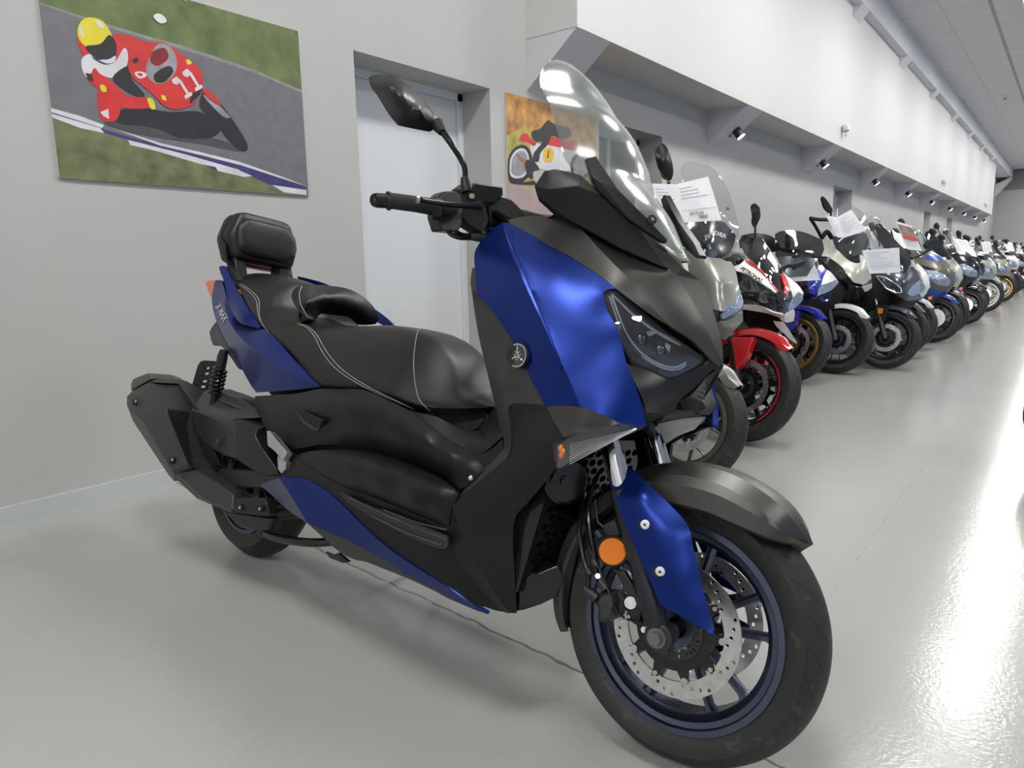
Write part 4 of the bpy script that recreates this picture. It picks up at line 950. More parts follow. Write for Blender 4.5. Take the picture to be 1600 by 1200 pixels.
facet(FB, 'passenger_peg', [(416.5, 673, .205), (424, 674, .21), (436, 690, .22), (448, 706, .225), (446, 711, .225), (441, 719, .22), (430, 706, .213), (418, 696, .207)], [tuple(range(8))], SILVER, SCO, dirv=(0, .02, -.006), bevel=.0015)
facet(FB, 'peg_bracket', [(433, 712, .205), (441, 718, .21), (447, 722, .21), (445, 734, .205), (439, 740, .20), (434, 733, .20)], [tuple(range(6))], SILVER, SCO, dirv=(0, .03, 0), bevel=.002)
m = MB()
for k in range(9): m.cyl(P(424.5+k*2.7, 676+k*3.6, .215), P(425.5+k*2.7, 675+k*3.6, .222), .0022, 6)
m.build('peg_teeth', BLACK, SCO)
# shock absorber on the right
a_, b_ = P(348, 556, .13), P(336, 618, .13); dr = (b_-a_).normalized(); L_ = (b_-a_).length
m = MB(); pts = []
u1 = dr.cross(Vector((0, 1, 0))).normalized(); u2 = dr.cross(u1)
for k in range(7*14+1):
    t = k/14; pts.append(a_+dr*(L_*(.30+.70*t/7))+(u1*math.cos(2*PI*t)+u2*math.sin(2*PI*t))*.022)
m.tube(pts, .0048, 8); m.build('shock_spring', GLOSSB, SCO)
m = MB().tube([a_-dr*.02, a_, a_+dr*L_*.3, a_+dr*L_*.3, b_+dr*.06], [.013, .018, .018, .012, .012], 16); m.build('shock_body', mat('shock_dark', (.02, .028, .03), .25, .5), SCO)
m = MB().tube([Vector((p.x, -p.y, p.z)) for p in pts], .0048, 8); m.build('shock_spring', GLOSSB, SCO)
# number plate carrier with slots, hung behind the rear wheel
Cn = [P(316, 564, .03), P(297, 632, .03)]
HL = []
def qd(x0, y0, x1, y1): return [(x0, y0), (x1, y0), (x1-1.2, y1), (x0-1.2, y1)]
plo = [(319, 563), (335, 564), (336, 600), (331, 612), (318, 620), (302, 634), (294, 632), (292.5, 627), (309, 571), (313, 565)]
hls = [qd(321.5, 573.5, 327.5, 577), qd(319, 582, 326.5, 585.5), qd(315.5, 594, 323.5, 597.5), qd(313, 602.5, 321, 606), qd(310.5, 611, 318, 614), qd(308, 619, 317, 622)]
v_, T_ = tri2d(plo, hls, 0); m = MB(); thick(m, [P(a, b, .04) for a, b in v_], T_, [Vector((0, .006, 0))]*len(v_)); m.build('plate_carrier', BLACK, SCO, sharp=30)
# exhaust
EXM = mat('exhaust_matte_black', (.035, .034, .032), .42, .2, bump=.35, bscale=700)
facet(FB, 'muffler', [(198, 619, .225), (205, 612, .24), (232, 597, .262), (244, 592, .22), (276, 610, .17), (290, 630, .165), (297, 643, .165), (260, 638, .275), (263, 650, .270), (295, 727, .240), (293, 658, .18), (292, 667, .185), (298, 715, .19), (306, 733, .20), (205, 643, .262), (223, 658, .266), (267, 733, .240), (198, 632, .215), (207, 657, .205), (263, 742, .19), (272, 752, .185), (273, 742, .225)],
      [(0, 1, 14, 17), (1, 2, 7, 14), (14, 7, 8, 15), (15, 8, 9, 16), (2, 3, 4, 5), (2, 5, 6, 7), (7, 6, 10, 8), (8, 10, 11), (8, 11, 12, 9), (9, 12, 13), (17, 14, 15, 18), (18, 15, 16, 19), (19, 16, 21, 20), (16, 9, 13, 21)], EXM, SCO, dirv=(0, .11, 0), bevel=.003)
facet(FB, 'muffler_tip', [(205, 611, .225), (204, 600, .215), (208, 592, .21), (230, 583, .20), (242, 587, .185), (275, 607, .15), (246, 591, .20), (235, 592.5, .22), (206, 609, .235)], [(0, 1, 2, 8), (2, 3, 7, 8), (3, 4, 6, 7), (4, 5, 6)], mat('muffler_tip_grey', (.07, .068, .06), .4, .5), SCO, dirv=(0, .09, 0), bevel=.003)
for (x, y) in ((213, 627), (270, 718)):
    q = P(x-2, y+1.5, .266 if x < 240 else .252); n_ = Vector((.3, -1, .1)).normalized(); MB().cyl(q-n_*.006, q+n_*.001, .0125, 20).build('bolt_recess', BLACK, SCO)
    q = P(x, y, .268 if x < 240 else .254); MB().cyl(q, q+n_*.003, .0055, 14).build('muffler_bolt', BOLT, SCO)
facet(FB, 'exhaust_heat_shield', [(276, 739, .225), (304.7, 733, .21), (335, 752, .20), (364, 772.5, .19), (363, 797, .205), (319, 778, .215), (273, 747, .215), (307.5, 779, .18), (361, 802, .18)], [(0, 1, 2, 5), (2, 3, 4, 5), (6, 0, 5, 7), (7, 5, 4, 8)], mat('exhaust_matte_black', (0, 0, 0)), SCO, dirv=(0, .06, 0), bevel=.003)
facet(FB, 'exhaust_clamp_plate', [(367, 777, .205), (412, 778, .20), (415, 783, .20), (421, 804, .195), (416, 807, .195), (365, 801, .205), (364, 790, .207)], [tuple(range(7))], PLAST2, SCO, dirv=(0, .03, 0), bevel=.003)
for (x, y) in ((376, 793), (407, 795)):
    q = P(x, y, .208); n_ = Vector((.2, -1, 0)); MB().cyl(q-n_*.006, q+n_*.0015, .010, 18).build('bolt_recess', BLACK, SCO); MB().cyl(q, q+n_*.004, .0055, 6).build('clamp_bolt', BOLT, SCO)
m = MB(); m.tube([(.02, -.17, .255), (.10, -.15, .235), (.25, -.13, .215), (.4, -.1, .25), (.62, -.06, .30)], .027, 16, smooth=4); m.build('exhaust_pipe', mat('pipe_dark', (.03, .028, .026), .4, .6), SCO)
facet(FB, 'exhaust_heel_guard', [(350, 800, .16), (400, 806, .16), (426, 810, .15), (420, 830, .14), (395, 828, .14), (372, 822, .15)], [tuple(range(6))], ALLOY, SCO, dirv=(0, .04, 0), bevel=.006)
m = MB(); m.loft([[(x, -a, z0), (x, a, z0), (x, a, z1), (x, -a, z1)] for x, a, z0, z1 in ((-.04, .09, .42, .55), (.15, .12, .34, .56), (.38, .13, .28, .52), (.6, .12, .24, .42))]); m.build('engine', mat('engine_black', (.012, .012, .012), .5, .2), SCO, bevel=.01)
m = MB(); m.loft([[(x, y-.02, z-.03), (x, y+.02, z-.03), (x, y+.02, z+.03), (x, y-.02, z+.03)] for x, y, z in ((-.02, -.13, .276), (.2, -.13, .31), (.45, -.12, .36))]); m.build('swingarm', ALLOY, SCO, bevel=.006)
m = MB(); m.loft([[(x, y-.035, z-.05), (x, y+.035, z-.05), (x, y+.035, z+.05), (x, y-.035, z+.05)] for x, y, z in ((-.05, .15, .30), (.2, .16, .33), (.45, .15, .36))]); m.build('belt_case', ALLOY, SCO, bevel=.01)
# folded centre stand and side stand
m = MB(); m.tube([P(412, 829, .12), P(425, 838, .13), P(455, 845, .14), P(490, 848, .13), P(520, 846, .10)], .013, 14, smooth=4); m.sphere(P(413, 830, .12), .019, 8); m.build('centre_stand', GLOSSB, SCO)
mm = MB(); mm.tube([(.30, .12, .16), (.40, .15, .14), (.62, .13, .20)], .013, 12, smooth=4); mm.build('centre_stand_leg', GLOSSB, SCO)
facet(FB, 'stand_bracket', [(508, 862, .08), (520, 867, .08), (528, 864, .08), (545, 878, .08), (536, 880, .08), (515, 872, .08)], [tuple(range(6))], GLOSSB, SCO, dirv=(0, .01, 0), bevel=.001)
foot = FB.M.inverted() @ Vector((1.72, 1.62, .006)); m = MB().tube([(.62, .14, .26), foot+Vector((.0, -.02, .06)), foot], [.014, .012, .012], 12); m.build('side_stand', GLOSSB, SCO)

# seat ---------------------------------------------------------------------------
ST = [(-.215, .05, .957, .045, .97, .978), (-.17, .085, .948, .08, .966, .990), (-.10, .112, .936, .10, .963, .996), (-.02, .128, .905, .115, .953, .992), (.10, .152, .832, .132, .915, .978), (.17, .160, .803, .142, .888, .950), (.22, .164, .785, .148, .850, .880), (.28, .168, .764, .153, .826, .850), (.35, .173, .738, .157, .813, .834), (.42, .177, .708, .16, .805, .829), (.50, .181, .665, .166, .785, .830), (.57, .184, .640, .170, .762, .832), (.70, .187, .638, .175, .735, .838), (.80, .186, .637, .173, .712, .830), (.88, .181, .632, .168, .692, .812), (.95, .166, .622, .152, .668, .775), (1.0, .150, .622, .135, .655, .728), (1.04, .132, .628, .112, .650, .685), (1.075, .10, .637, .08, .650, .662), (1.095, .055, .645, .04, .650, .654)]
ST = crom(np.array(ST), 3)
secs = []
for x, lw, lz, sw, sz, tz in ST:
    k = (lw/.18)
    half = [(lw*.86, lz-.006), (lw, lz+.004), (lw+.013*k, lz+(sz-lz)*.45), (sw+.004, sz-.006), (sw-.03*k, sz+(tz-sz)*.42), (sw*.5, tz-.010*k), (sw*.2, tz-.001)]
    loop = half+[(-a, b) for a, b in reversed(half)]
    lp = np.array(loop+[loop[0]]); c_ = crom(lp[:-1], 3)
    secs.append([(x, -a, b) for a, b in c_])
m = MB().loft(secs); seat = m.build('seat', LEATHER, SCO, sharp=70)
# stitched seams lie on the seat
def seat_pt(x, f):
    "f: 0 lower edge .. 1 centre along the section"
    i = int(np.clip(np.searchsorted(ST[:, 0], x)-1, 0, len(ST)-2)); u = (x-ST[i, 0])/(ST[i+1, 0]-ST[i, 0]); n = len(secs[0]); k = f*(n-1)/2.0; k0 = int(k); ku = k-k0; k1 = min(k0+1, n-1)
    A = (Vector(secs[i][k0])*(1-ku)+Vector(secs[i][k1])*ku); B = (Vector(secs[i+1][k0])*(1-ku)+Vector(secs[i+1][k1])*ku); return A*(1-u)+B*u
m = MB()
def seam(pts):
    for off in (0, .012):
        L = [seat_pt(x+off*.3, f+off*2.2)+Vector((0, -.0012, .0006)) for x, f in crom(np.array(pts), 8)]
        m.tube(L, .0011, 5)
seam([(-.03, .36), (.06, .40), (.14, .38), (.20, .24), (.24, .12)])
seam([(.36, .55), (.45, .50), (.55, .42), (.66, .34), (.78, .26), (.90, .16), (.94, .08)])
L = [seat_pt(x, f)+Vector((.0, -.001, .001)) for x, f in crom(np.array([(.77, 1.0), (.83, .8), (.90, .6), (.955, .42), (.985, .28), (.99, .12)]), 8)]; m.tube(L, .0013, 5)
two(m, 'seat_seam', STITCH)
# lumbar pad
lp_ = [(455, 462, .128), (459, 452, .110), (468, 446.5, .09), (490, 445, .055), (512, 446, .015), (546, 452, -.045), (573, 468, -.09), (588, 486, -.122), (592, 499, -.132), (587, 506.5, -.13), (572, 508, -.118), (558, 507, -.092), (551, 500, -.072), (543, 495, -.055), (520, 492, -.012), (502, 490, .03), (497, 494, .052), (494, 501, .085), (484, 498, .125), (470, 489, .150), (459, 475, .148), (455, 462, .128)]
panel(FB, 'lumbar_pad', [([cv(lp_)], [(470, 468, .146), (485, 472, .138), (520, 468, .034), (555, 477, -.040), (575, 490, -.088)])], LEATHER, SCO, t=.035, step=5, mirror=False, sharp=50)
MB().tube([FB.P(*p) for p in ((472, 447, .097), (468, 458, .128), (469, 472, .150), (474, 484, .154), (480, 494, .144))], .0012, 5, smooth=4).build('pad_seam', STITCH, SCO)
panel(FB, 'pad_insert', [([cv([(491, 503, .035), (497, 488, .015), (545, 492, -.075), (560, 509, -.105), (525, 508, -.05), (491, 503, .035)])], [])], WHITEP, SCO, t=.01, step=6, mirror=False)
# backrest
BM = Matrix.Translation((-.175, 0, 1.105)) @ Matrix.Rotation(math.radians(-10), 4, 'Y')
hexo = [(.105, .098), (.142, .005), (.118, -.085), (-.118, -.085), (-.142, .005), (-.105, .098)]
def yz(o, x, s=1): return [BM @ Vector((x, y*s, z*s)) for y, z in o]
def rnd(o, n=4, r=.2):
    out = []
    for i in range(len(o)):
        a, b, c = Vector(o[i-1]), Vector(o[i]), Vector(o[(i+1) % len(o)])
        p, q = b+(a-b)*r, b+(c-b)*r
        for k in range(n+1):
            t = k/n; out.append(tuple(p*(1-t)**2+b*2*t*(1-t)+q*t*t))
    return out
ho = rnd(hexo)
m = MB().loft([yz(ho, -.055, .86), yz(ho, -.045, .97), yz(ho, -.02, 1.0), yz(ho, -.01, 1.0), yz(ho, -.008, .97)]); m.build('backrest_shell', PLAST2, SCO)
m = MB().loft([yz(ho, -.01, .97), yz(ho, .02, .985), yz(ho, .045, .95), yz(ho, .055, .88), yz(ho, .058, .6)]); bk = m.build('backrest', LEATHER, SCO, sharp=60)
pd = rnd([(.085, .068), (.118, .03), (.115, -.045), (.08, -.068), (-.08, -.068), (-.115, -.045), (-.118, .03), (-.085, .068)])
m = MB().loft([yz(pd, .05, 1.0), yz(pd, .064, .985), yz(pd, .072, .92), yz(pd, .077, .78), yz(pd, .080, .5), yz(pd, .081, .2)]); m.build('backrest_pad', LEATHER, SCO, sharp=60)
m = MB()
for off in (0,): m.tube([BM @ Vector((.047, y*1.03, z*1.05)) for y, z in pd]+[BM @ Vector((.047, pd[0][0]*1.03, pd[0][1]*1.05))], .0011, 5)
m.build('backrest_seam', STITCH, SCO)
for sgn in (1, -1):
    m = MB(); m.loft([[(x-.03, y-.022, z), (x+.035, y-.022, z), (x+.035, y+.022, z), (x-.03, y+.022, z)] for x, y, z in ((-.14, sgn*.085, .93), (-.15, sgn*.085, .99), (-.17, sgn*.09, 1.06))]); m.build('backrest_post', PLAST, SCO, bevel=.006)
facet(FB, 'backrest_arm', [(344, 372, .142), (352, 380, .138), (352, 405, .13), (365, 425, .12), (372, 437, .118), (368, 443, .12), (355, 415, .13), (347, 395, .137)], [tuple(range(8))], PLAST, SCO, dirv=(0, .03, 0), mirror=True, bevel=.002)

# handlebar ---------------------------------------------------------------------
def bar(n_, pts, r_, m_, sm=0, seg=16, both=True):
    a = MB().tube([P(*p) for p in pts], r_, seg, smooth=sm); a.build(n_, m_, SCO)
    if both: mir(a, MS).build(n_, m_, SCO)
bar('handlebar', [(612, 313, .372), (690, 326, .275), (745, 338, .18), (790, 350, .09)], .012, BLACK)
bar('grip', [(607, 313.5, .378), (609, 314, .376), (612, 314, .372), (650, 319, .33), (680, 324, .285)], [.0175, .0185, .0175, .0178, .019], RUBBER)
bar('grip_flange', [(605.5, 314, .380), (608.5, 314, .376)], .0205, RUBBER)
bar('bar_end', [(585.5, 313, .405), (587, 313, .402), (605, 314, .381)], [.0145, .0158, .0158], mat('bar_end_black', (.012, .012, .012), .3, .3))
bar('bar_end_screw', [(584.8, 313, .4055), (586, 313, .404)], .004, mat('rust_screw', (.35, .1, .05), .5, .5))
bar('brake_lever', [(653, 311.5, .362), (660, 313, .352), (675, 316, .33), (705, 320, .285), (735, 321, .24), (752, 321, .215)], [.0085, .0065, .006, .0065, .008, .010], mat('lever_black', (.02, .019, .018), .18, .5), sm=3)
bar('lever_tip', [(650, 311.5, .366), (655, 312, .360)], [.0085, .0095], mat('lever_tip_silver', (.4, .4, .36), .3, .8))
def sw(pts, n_, m_, d=.05, dirv=None, bv=.003, flat=True):
    facet(FB, n_, pts, [tuple(range(len(pts)))], m_, SCO, dirv=dirv or (-.045, .01, 0), mirror=True, mf=MS, bevel=bv)
sw([(684, 307, .27), (694, 299, .26), (712, 298, .245), (722, 303, .235), (724, 330, .235), (722, 352, .235), (716, 362, .24), (690, 360, .265), (683, 338, .272)], 'switch_housing', PLAST2)
m = MB().tube([P(678, 325, .282), P(692, 327, .268)], .026, 24); m.build('throttle_collar', PLAST2, SCO); mir(m, MS).build('throttle_collar', PLAST2, SCO)
sw([(731, 294, .232), (742, 286, .215), (786, 292, .15), (787, 305, .15), (772, 318, .17), (735, 316, .225)], 'brake_reservoir', PLAST2, dirv=(-.055, .0, 0))
m = MB(); q = P(737, 307, .238); n_ = Vector((.75, -.6, .1)).normalized(); m.cyl(q-n_*.003, q+n_*.004, .0065, 6); m.build('reservoir_bolt', mat('brass_bolt', (.3, .26, .16), .3, .9), SCO)
sw([(722, 300, .235), (733, 298, .225), (742, 312, .22), (748, 322, .21), (760, 325, .20), (765, 345, .19), (755, 365, .19), (735, 352, .21), (722, 340, .235)], 'lever_bracket', BLACK)
sw([(750, 300, .19), (760, 300.5, .18), (800, 312, .125), (826, 337, .09), (800, 345, .12), (775, 330, .16), (771, 331, .165), (763, 318, .178)], 'handlebar_cover', GREY, dirv=(-.05, .01, .0))
facet(FB, 'handlebar_centre', [(745, 338, .16), (790, 320, .10), (850, 335, .05), (850, 350, .05), (790, 360, .10), (755, 362, .15)], [tuple(range(6))], PLAST, SCO, dirv=(-.03, .05, 0), mirror=True, mf=MS, bevel=.004)
bar('switch_cable', [(697, 352, .25), (702, 364, .245), (716, 371, .23), (735, 372, .20), (756, 371, .17)], .0055, GLOSSB, sm=4, seg=10)
bar('throttle_cable', [(703, 348, .245), (710, 360, .235), (722, 367, .215), (740, 368, .19), (758, 367, .165)], .0055, GLOSSB, sm=4, seg=10)
bar('cable_boot', [(736, 370, .20), (745, 370, .19), (760, 372, .17)], [.008, .011, .011], RUBBER, seg=12)
bar('brake_pipe', [(765, 322, .19), (766, 345, .18), (760, 368, .17)], .004, GLOSSB, sm=4, seg=10)
# mirror
bar('mirror_base', [(730, 300, .23), (728, 290, .232), (726, 277, .235)], [.013, .013, .009], PLAST2)
bar('mirror_stem', [(727, 279, .235), (726, 262, .24), (719, 247, .25), (706, 227, .27), (690, 203, .285)], [.0062, .0065, .0065, .0065, .008], mat('stem_black', (.01, .01, .01), .15, .2), sm=4)
bar('mirror_joint', [(691, 207, .288), (687, 200, .288), (682, 193, .29)], [.009, .013, .016], BLACK)
mo = [(576, 121, .375), (583, 117, .372), (600, 117, .366), (614, 119, .358), (631, 128, .342), (651, 144, .322), (668, 162, .305), (680, 180, .293), (689, 190, .288), (688, 196, .288), (678, 202, .296), (671, 206, .30), (650, 202, .318), (622, 196, .338), (607, 178, .352), (590, 150, .366), (579, 135, .373), (576, 121, .375)]
rg = cv([(579, 126, .385), (600, 133, .382), (625, 148, .366), (650, 170, .340), (680, 196, .303)])
o = cv(mo); V_ = []
r = panel(FB, 'mirror_shell', [([o], [(600, 140, .393), (620, 160, .384), (645, 175, .360), (660, 170, .345), (630, 145, .378), (670, 192, .318), (610, 130, .388), (590, 130, .390)])], PLAST2, SCO, t=.018, step=7, mf=MS)
panel(FB, 'mirror_glass', [([cv([(a+(a-640)*-.06, b+(b-160)*-.06, c-.02) for a, b, c in mo])], [])], mat('mirror_silver', (.8, .8, .8), .02, 1), SCO, t=.002, step=14, mf=MS)

# round badge ---------------------------------------------------------------------
BMx = pxbasis(FB, (809.5, 555.5, .246), (826, 556, .246), (.42, -1, .02))
m = MB().cyl(BMx @ Vector((-.003, 0, -.014)), BMx @ Vector((0, 0, .002)), .0265, 40); m.build('badge_seat', BLACK, SCO); bd = SCO.children[-1]
def on(Mb, ph=0): return Mb
m = MB().lathe([(0, .0215), (.002, .022), (.002, .0245), (0, .025)], 48, M=BMx @ Matrix.Translation((0, 0, .002)) @ Matrix.Rotation(PI/2, 4, 'X')); m.build('badge_ring', CHROME, SCO)
m = MB().cyl(BMx @ Vector((0, 0, .001)), BMx @ Vector((0, 0, .003)), .0215, 40); m.build('badge_plate', mat('badge_dark', (.08, .08, .085), .3, .6), SCO)
m = MB()
for k in range(3):
    R_ = BMx @ Matrix.Rotation(2*PI*k/3, 4, 'Z') @ Matrix.Translation((0, 0, .0035))
    m.box((-.0014, .004, -.0005), (.0014, .0125, .0008), R_); m.tube([R_ @ Vector(p) for p in ((-.0032, -.0105, 0), (-.0032, .0015, 0), (-.002, .0035, 0), (0, .0045, 0), (.002, .0035, 0), (.0032, .0015, 0), (.0032, -.0105, 0))], .0013, 5)
    m.tube([R_ @ Vector(p) for p in ((0, .0125, 0), (-.0016, .015, 0), (0, .0205, 0), (.0016, .015, 0), (0, .0125, 0))], .0012, 5)
m.build('badge_emblem', CHROME, SCO)

nest(SCO, [('backrest_pad', 'backrest'), ('backrest_seam', 'backrest'), ('seat_seam', 'seat'), ('pad_seam', 'lumbar_pad'), ('headlight_lens', 'headlight_housing'), ('light_guide', 'headlight_housing'), ('upper_light_strip', 'headlight_housing'),
  ('projector_lamp', 'headlight_housing'), ('lamp_reflector', 'headlight_housing'), ('signal_lens', 'signal_housing'), ('signal_bulb', 'signal_housing'), ('signal_ribs', 'signal_housing'), ('badge_ring', 'badge_seat'), ('badge_plate', 'badge_seat'), ('badge_emblem', 'badge_seat'),
  ('muffler_bolt', 'muffler'), ('muffler_tip', 'muffler'), ('cover_bolt', 'fork_cover'), ('hex_socket', 'fork_cover'), ('reflector', 'reflector_rim'), ('horn_rim', 'horn'), ('mat_rib', 'foot_mat'), ('clamp_bolt', 'exhaust_clamp_plate'), ('bar_end_screw', 'bar_end'),
  ('lever_tip', 'brake_lever'), ('grip_flange', 'grip'), ('caliper_cylinder', 'brake_caliper'), ('caliper_bolt', 'brake_caliper'), ('disc_rivet', 'disc_carrier'), ('mirror_glass', 'mirror_shell'), ('screen_bolt', 'screen_bracket'), ('bolt_head', 'screen_bracket'),
  ('axle_bolt', 'axle_boss'), ('peg_teeth', 'passenger_peg'), ('case_plug', 'air_box'), ('air_box_ribs', 'air_box'), ('grille_ribs', 'beak_grille'), ('tail_lettering', 'tail_cover'), ('shock_spring', 'shock_body'), ('reservoir_bolt', 'brake_reservoir')])
# ================================================================== THE ROW OF BIKES BEHIND
PAPER = mat('white_paper', (.80, .80, .82), .35, var=.03, vscale=20)
INK = mat('grey_ink', (.25, .25, .27), .6)
REDP = mat('red_print', (.6, .05, .04), .4)
CHR2 = mat('dull_chrome', (.55, .55, .56), .2, 1)
def pm(name, col, rough=.28, metal=.2, coat=.4): return mat(name, col, rough, metal, coat=coat)
SILN = pm('silver_grey_paint', (.23, .225, .205), .34, .55, .1)
CREAM = pm('cream_paint', (.56, .55, .48)); WHT = pm('white_paint', (.78, .78, .77), .25, 0, .5); RED = pm('red_paint', (.62, .012, .02), .25, 0, .5)
RBLUE = pm('racing_blue_paint', (.012, .02, .36), .25, .2, .5); GRB = pm('slate_paint', (.05, .06, .075), .3, .5); BRN = pm('taupe_paint', (.14, .125, .11), .35, .3, .2)
BLK = pm('black_gloss_paint', (.01, .01, .012), .18, 0, .5); LGR = pm('light_grey_paint', (.38, .38, .37)); BLU2 = pm('mid_blue_paint', (.03, .08, .36)); OLV = pm('pale_olive_paint', (.33, .33, .24))
DRED = pm('dark_red_paint', (.28, .02, .02)); NAVY = pm('navy_paint', (.02, .03, .12))
GOLD = mat('gold_rim', (.45, .27, .06), .32, .8); RIMB = mat('black_rim', (.015, .015, .016), .3, .4); RIMW = mat('white_rim', (.7, .7, .68), .35); RIMG = mat('bronze_grey_rim', (.10, .09, .08), .35, .7)
SMOKE = glass_mat('smoked_screen', (.32, .32, .34), .08); CLEAR = glass_mat('clear_screen', (.93, .94, .94), .03, 1.0, .02)
LENS = mat('bike_headlight', (.30, .36, .48), .08, .7, rvar=.06, vscale=60, coat=1, bump=.8, bscale=70, dist=.01)
DARKLENS = mat('bike_headlight_dark', (.03, .032, .036), .06, .2, coat=1)
TR_ = tread_mat('tyre_row_tread', 30, -1.0, .004, .05, .1)
def Fr(xf, yf, wb, lean=9, yaw=-113): 
    a = math.radians(yaw); return Frame(xf-wb*math.cos(a), yf-wb*math.sin(a), yaw, lean, .001)
STEER = 22.0
def turned(r, wb, R, names, n0, deg=None):
    "turn the front end parts made since child n0 about the raked steering head"
    ax = Vector((-.42, 0, .91)).normalized(); A = Matrix.Translation((wb-.035, 0, R)); S_ = A @ Matrix.Rotation(math.radians(STEER if deg is None else deg), 4, ax) @ A.inverted()
    for o in list(r.children)[n0:]:
        if o.name.split('.')[0] in names: o.matrix_basis = S_ @ o.matrix_basis
FRONT = ('tyre', 'rim', 'brake_disc', 'disc_carrier', 'disc_rivet', 'sensor_ring', 'front_fender', 'fork_lower', 'fork_stanchion', 'axle_nut', 'side_reflector', 'fender_side', 'fender_leg')
BARS = ('mirror_stem', 'mirror', 'handlebar', 'grip', 'brake_lever')
def arcfender(par, cx, cz, R, m, w=.07, a0=48, a1=165, name='front_fender'):
    S_ = []
    for k in range(15):
        a = a0+(a1-a0)*k/14; t = math.radians(a); e = .35 if k == 0 else (.8 if k == 1 else 1)
        rt = R+.028+(.012 if 60 < a < 120 else 0); rs = rt-.05
        pr = [(-w*e, rs), (-w*.92*e, rt-.018), (-w*.5*e, rt-.003), (0, rt), (w*.5*e, rt-.003), (w*.92*e, rt-.018), (w*e, rs)]
        pr += [(y*.92, r-.006) for y, r in reversed(pr)]
        S_.append([(cx+r*math.cos(t), y, cz+r*math.sin(t)) for y, r in pr])
    return MB().loft(S_).build(name, m, par, sharp=35)
def fork(par, cx, cz, top, m1, m2, w=.10, rk=25):
    d = Vector((-math.sin(math.radians(rk)), 0, math.cos(math.radians(rk))))
    for s_ in (-1, 1):
        a = Vector((cx, s_*w, cz)); MB().tube([a-d*.02, a+d*.02, a+d*.28], [.022, .026, .024], 14).build('fork_lower', m1, par)
        MB().cyl(a+d*.26, a+d*top, .019, 14).build('fork_stanchion', m2, par)
        MB().cyl(a, a+Vector((0, s_*.02, 0)), .018, 12).build('axle_nut', CHR2, par)
def mirror_set(par, x, z, h=.24, w=.30, m=None, rw=.075, rh=.05):
    for s_ in (-1, 1):
        b = Vector((x, s_*.17, z)); e = Vector((x-.03, s_*(w), z+h))
        MB().tube([b, b+Vector((.01, s_*.03, h*.5)), e], .007, 8, smooth=3).build('mirror_stem', BLACK, par)
        mb = MB(); c = e+Vector((0, s_*.03, .035)); L = []
        for t, k in ((-.022, .6), (-.012, .95), (.0, 1), (.012, .8), (.022, .35)):
            L.append([(c.x+t, c.y+rw*k*math.cos(a)*(1+.25*math.sin(a)*s_), c.z+rh*k*math.sin(a)) for a in [2*PI*i/16 for i in range(16)]])
        mb.loft(L).build('mirror', m or PLAST2, par, sharp=50)
def handlebar(par, x, z, w=.36):
    m = MB().tube([(x, -w, z), (x+.04, -w*.55, z+.01), (x+.05, 0, z-.02), (x+.04, w*.55, z+.01), (x, w, z)], .012, 10, smooth=4); m.build('handlebar', BLACK, par)
    for s_ in (-1, 1):
        MB().cyl((x-.004, s_*(w+.02), z), (x+.015, s_*(w-.12), z+.004), .018, 14).build('grip', RUBBER, par)
        MB().tube([(x+.045, s_*(w-.16), z), (x+.075, s_*(w-.08), z), (x+.06, s_*(w+.005), z)], .006, 8, smooth=3).build('brake_lever', ALLOY, par)
def nosefun(c):
    Z = np.array([.44, .52, .62, .72, .82, .92, 1.0, 1.06]); X = np.array([1.42, 1.53, 1.605, 1.64, 1.61, 1.53, 1.43, 1.34])*1.0+c.get('nx', 0); W = np.array([.09, .15, .205, .23, .225, .195, .155, .10])*c.get('nw', 1)
    def f(th, z, off=0):
        x = np.interp(z, Z, X); w = np.interp(z, Z, W)+off; xb = 1.20+c.get('nx', 0); s_ = math.sin(th); co = math.cos(th)
        return Vector((xb+(x+off-xb)*abs(co)**1.05*(1 if co > 0 else -1), -w*abs(s_)**.95*(1 if s_ > 0 else -1), z+c.get('nz', 0)))
    return f, Z
def patch(f, th0, th1, z0, z1, off, slant=0, n=8, tap=0):
    V = []
    for i in range(n+1):
        for j in range(n+1):
            u, v = i/n, j/n; th = th0+(th1-th0)*u; zm = (z0+z1)/2+slant*(u-.5); hz = (z1-z0)/2*(1-tap*abs(2*u-1)**2)
            V.append(f(math.radians(th), zm+hz*(2*v-1), off))
    T = [(i*(n+1)+j, (i+1)*(n+1)+j, (i+1)*(n+1)+j+1, i*(n+1)+j+1) for i in range(n) for j in range(n)]
    if th1 < th0: T = [tuple(reversed(t)) for t in T]
    return V, T
def core(par, wb, seatz=.80, dark=BLACK):
    m = MB(); m.loft([[(x, -a, z0), (x, a, z0), (x, a, z1), (x, -a, z1)] for x, a, z0, z1 in ((.25, .12, .30, .58), (.6, .14, .24, .42), (1.0, .14, .24, .40), (1.2, .13, .30, .60), (1.34, .10, .5, .9))]); m.build('frame', dark, par)
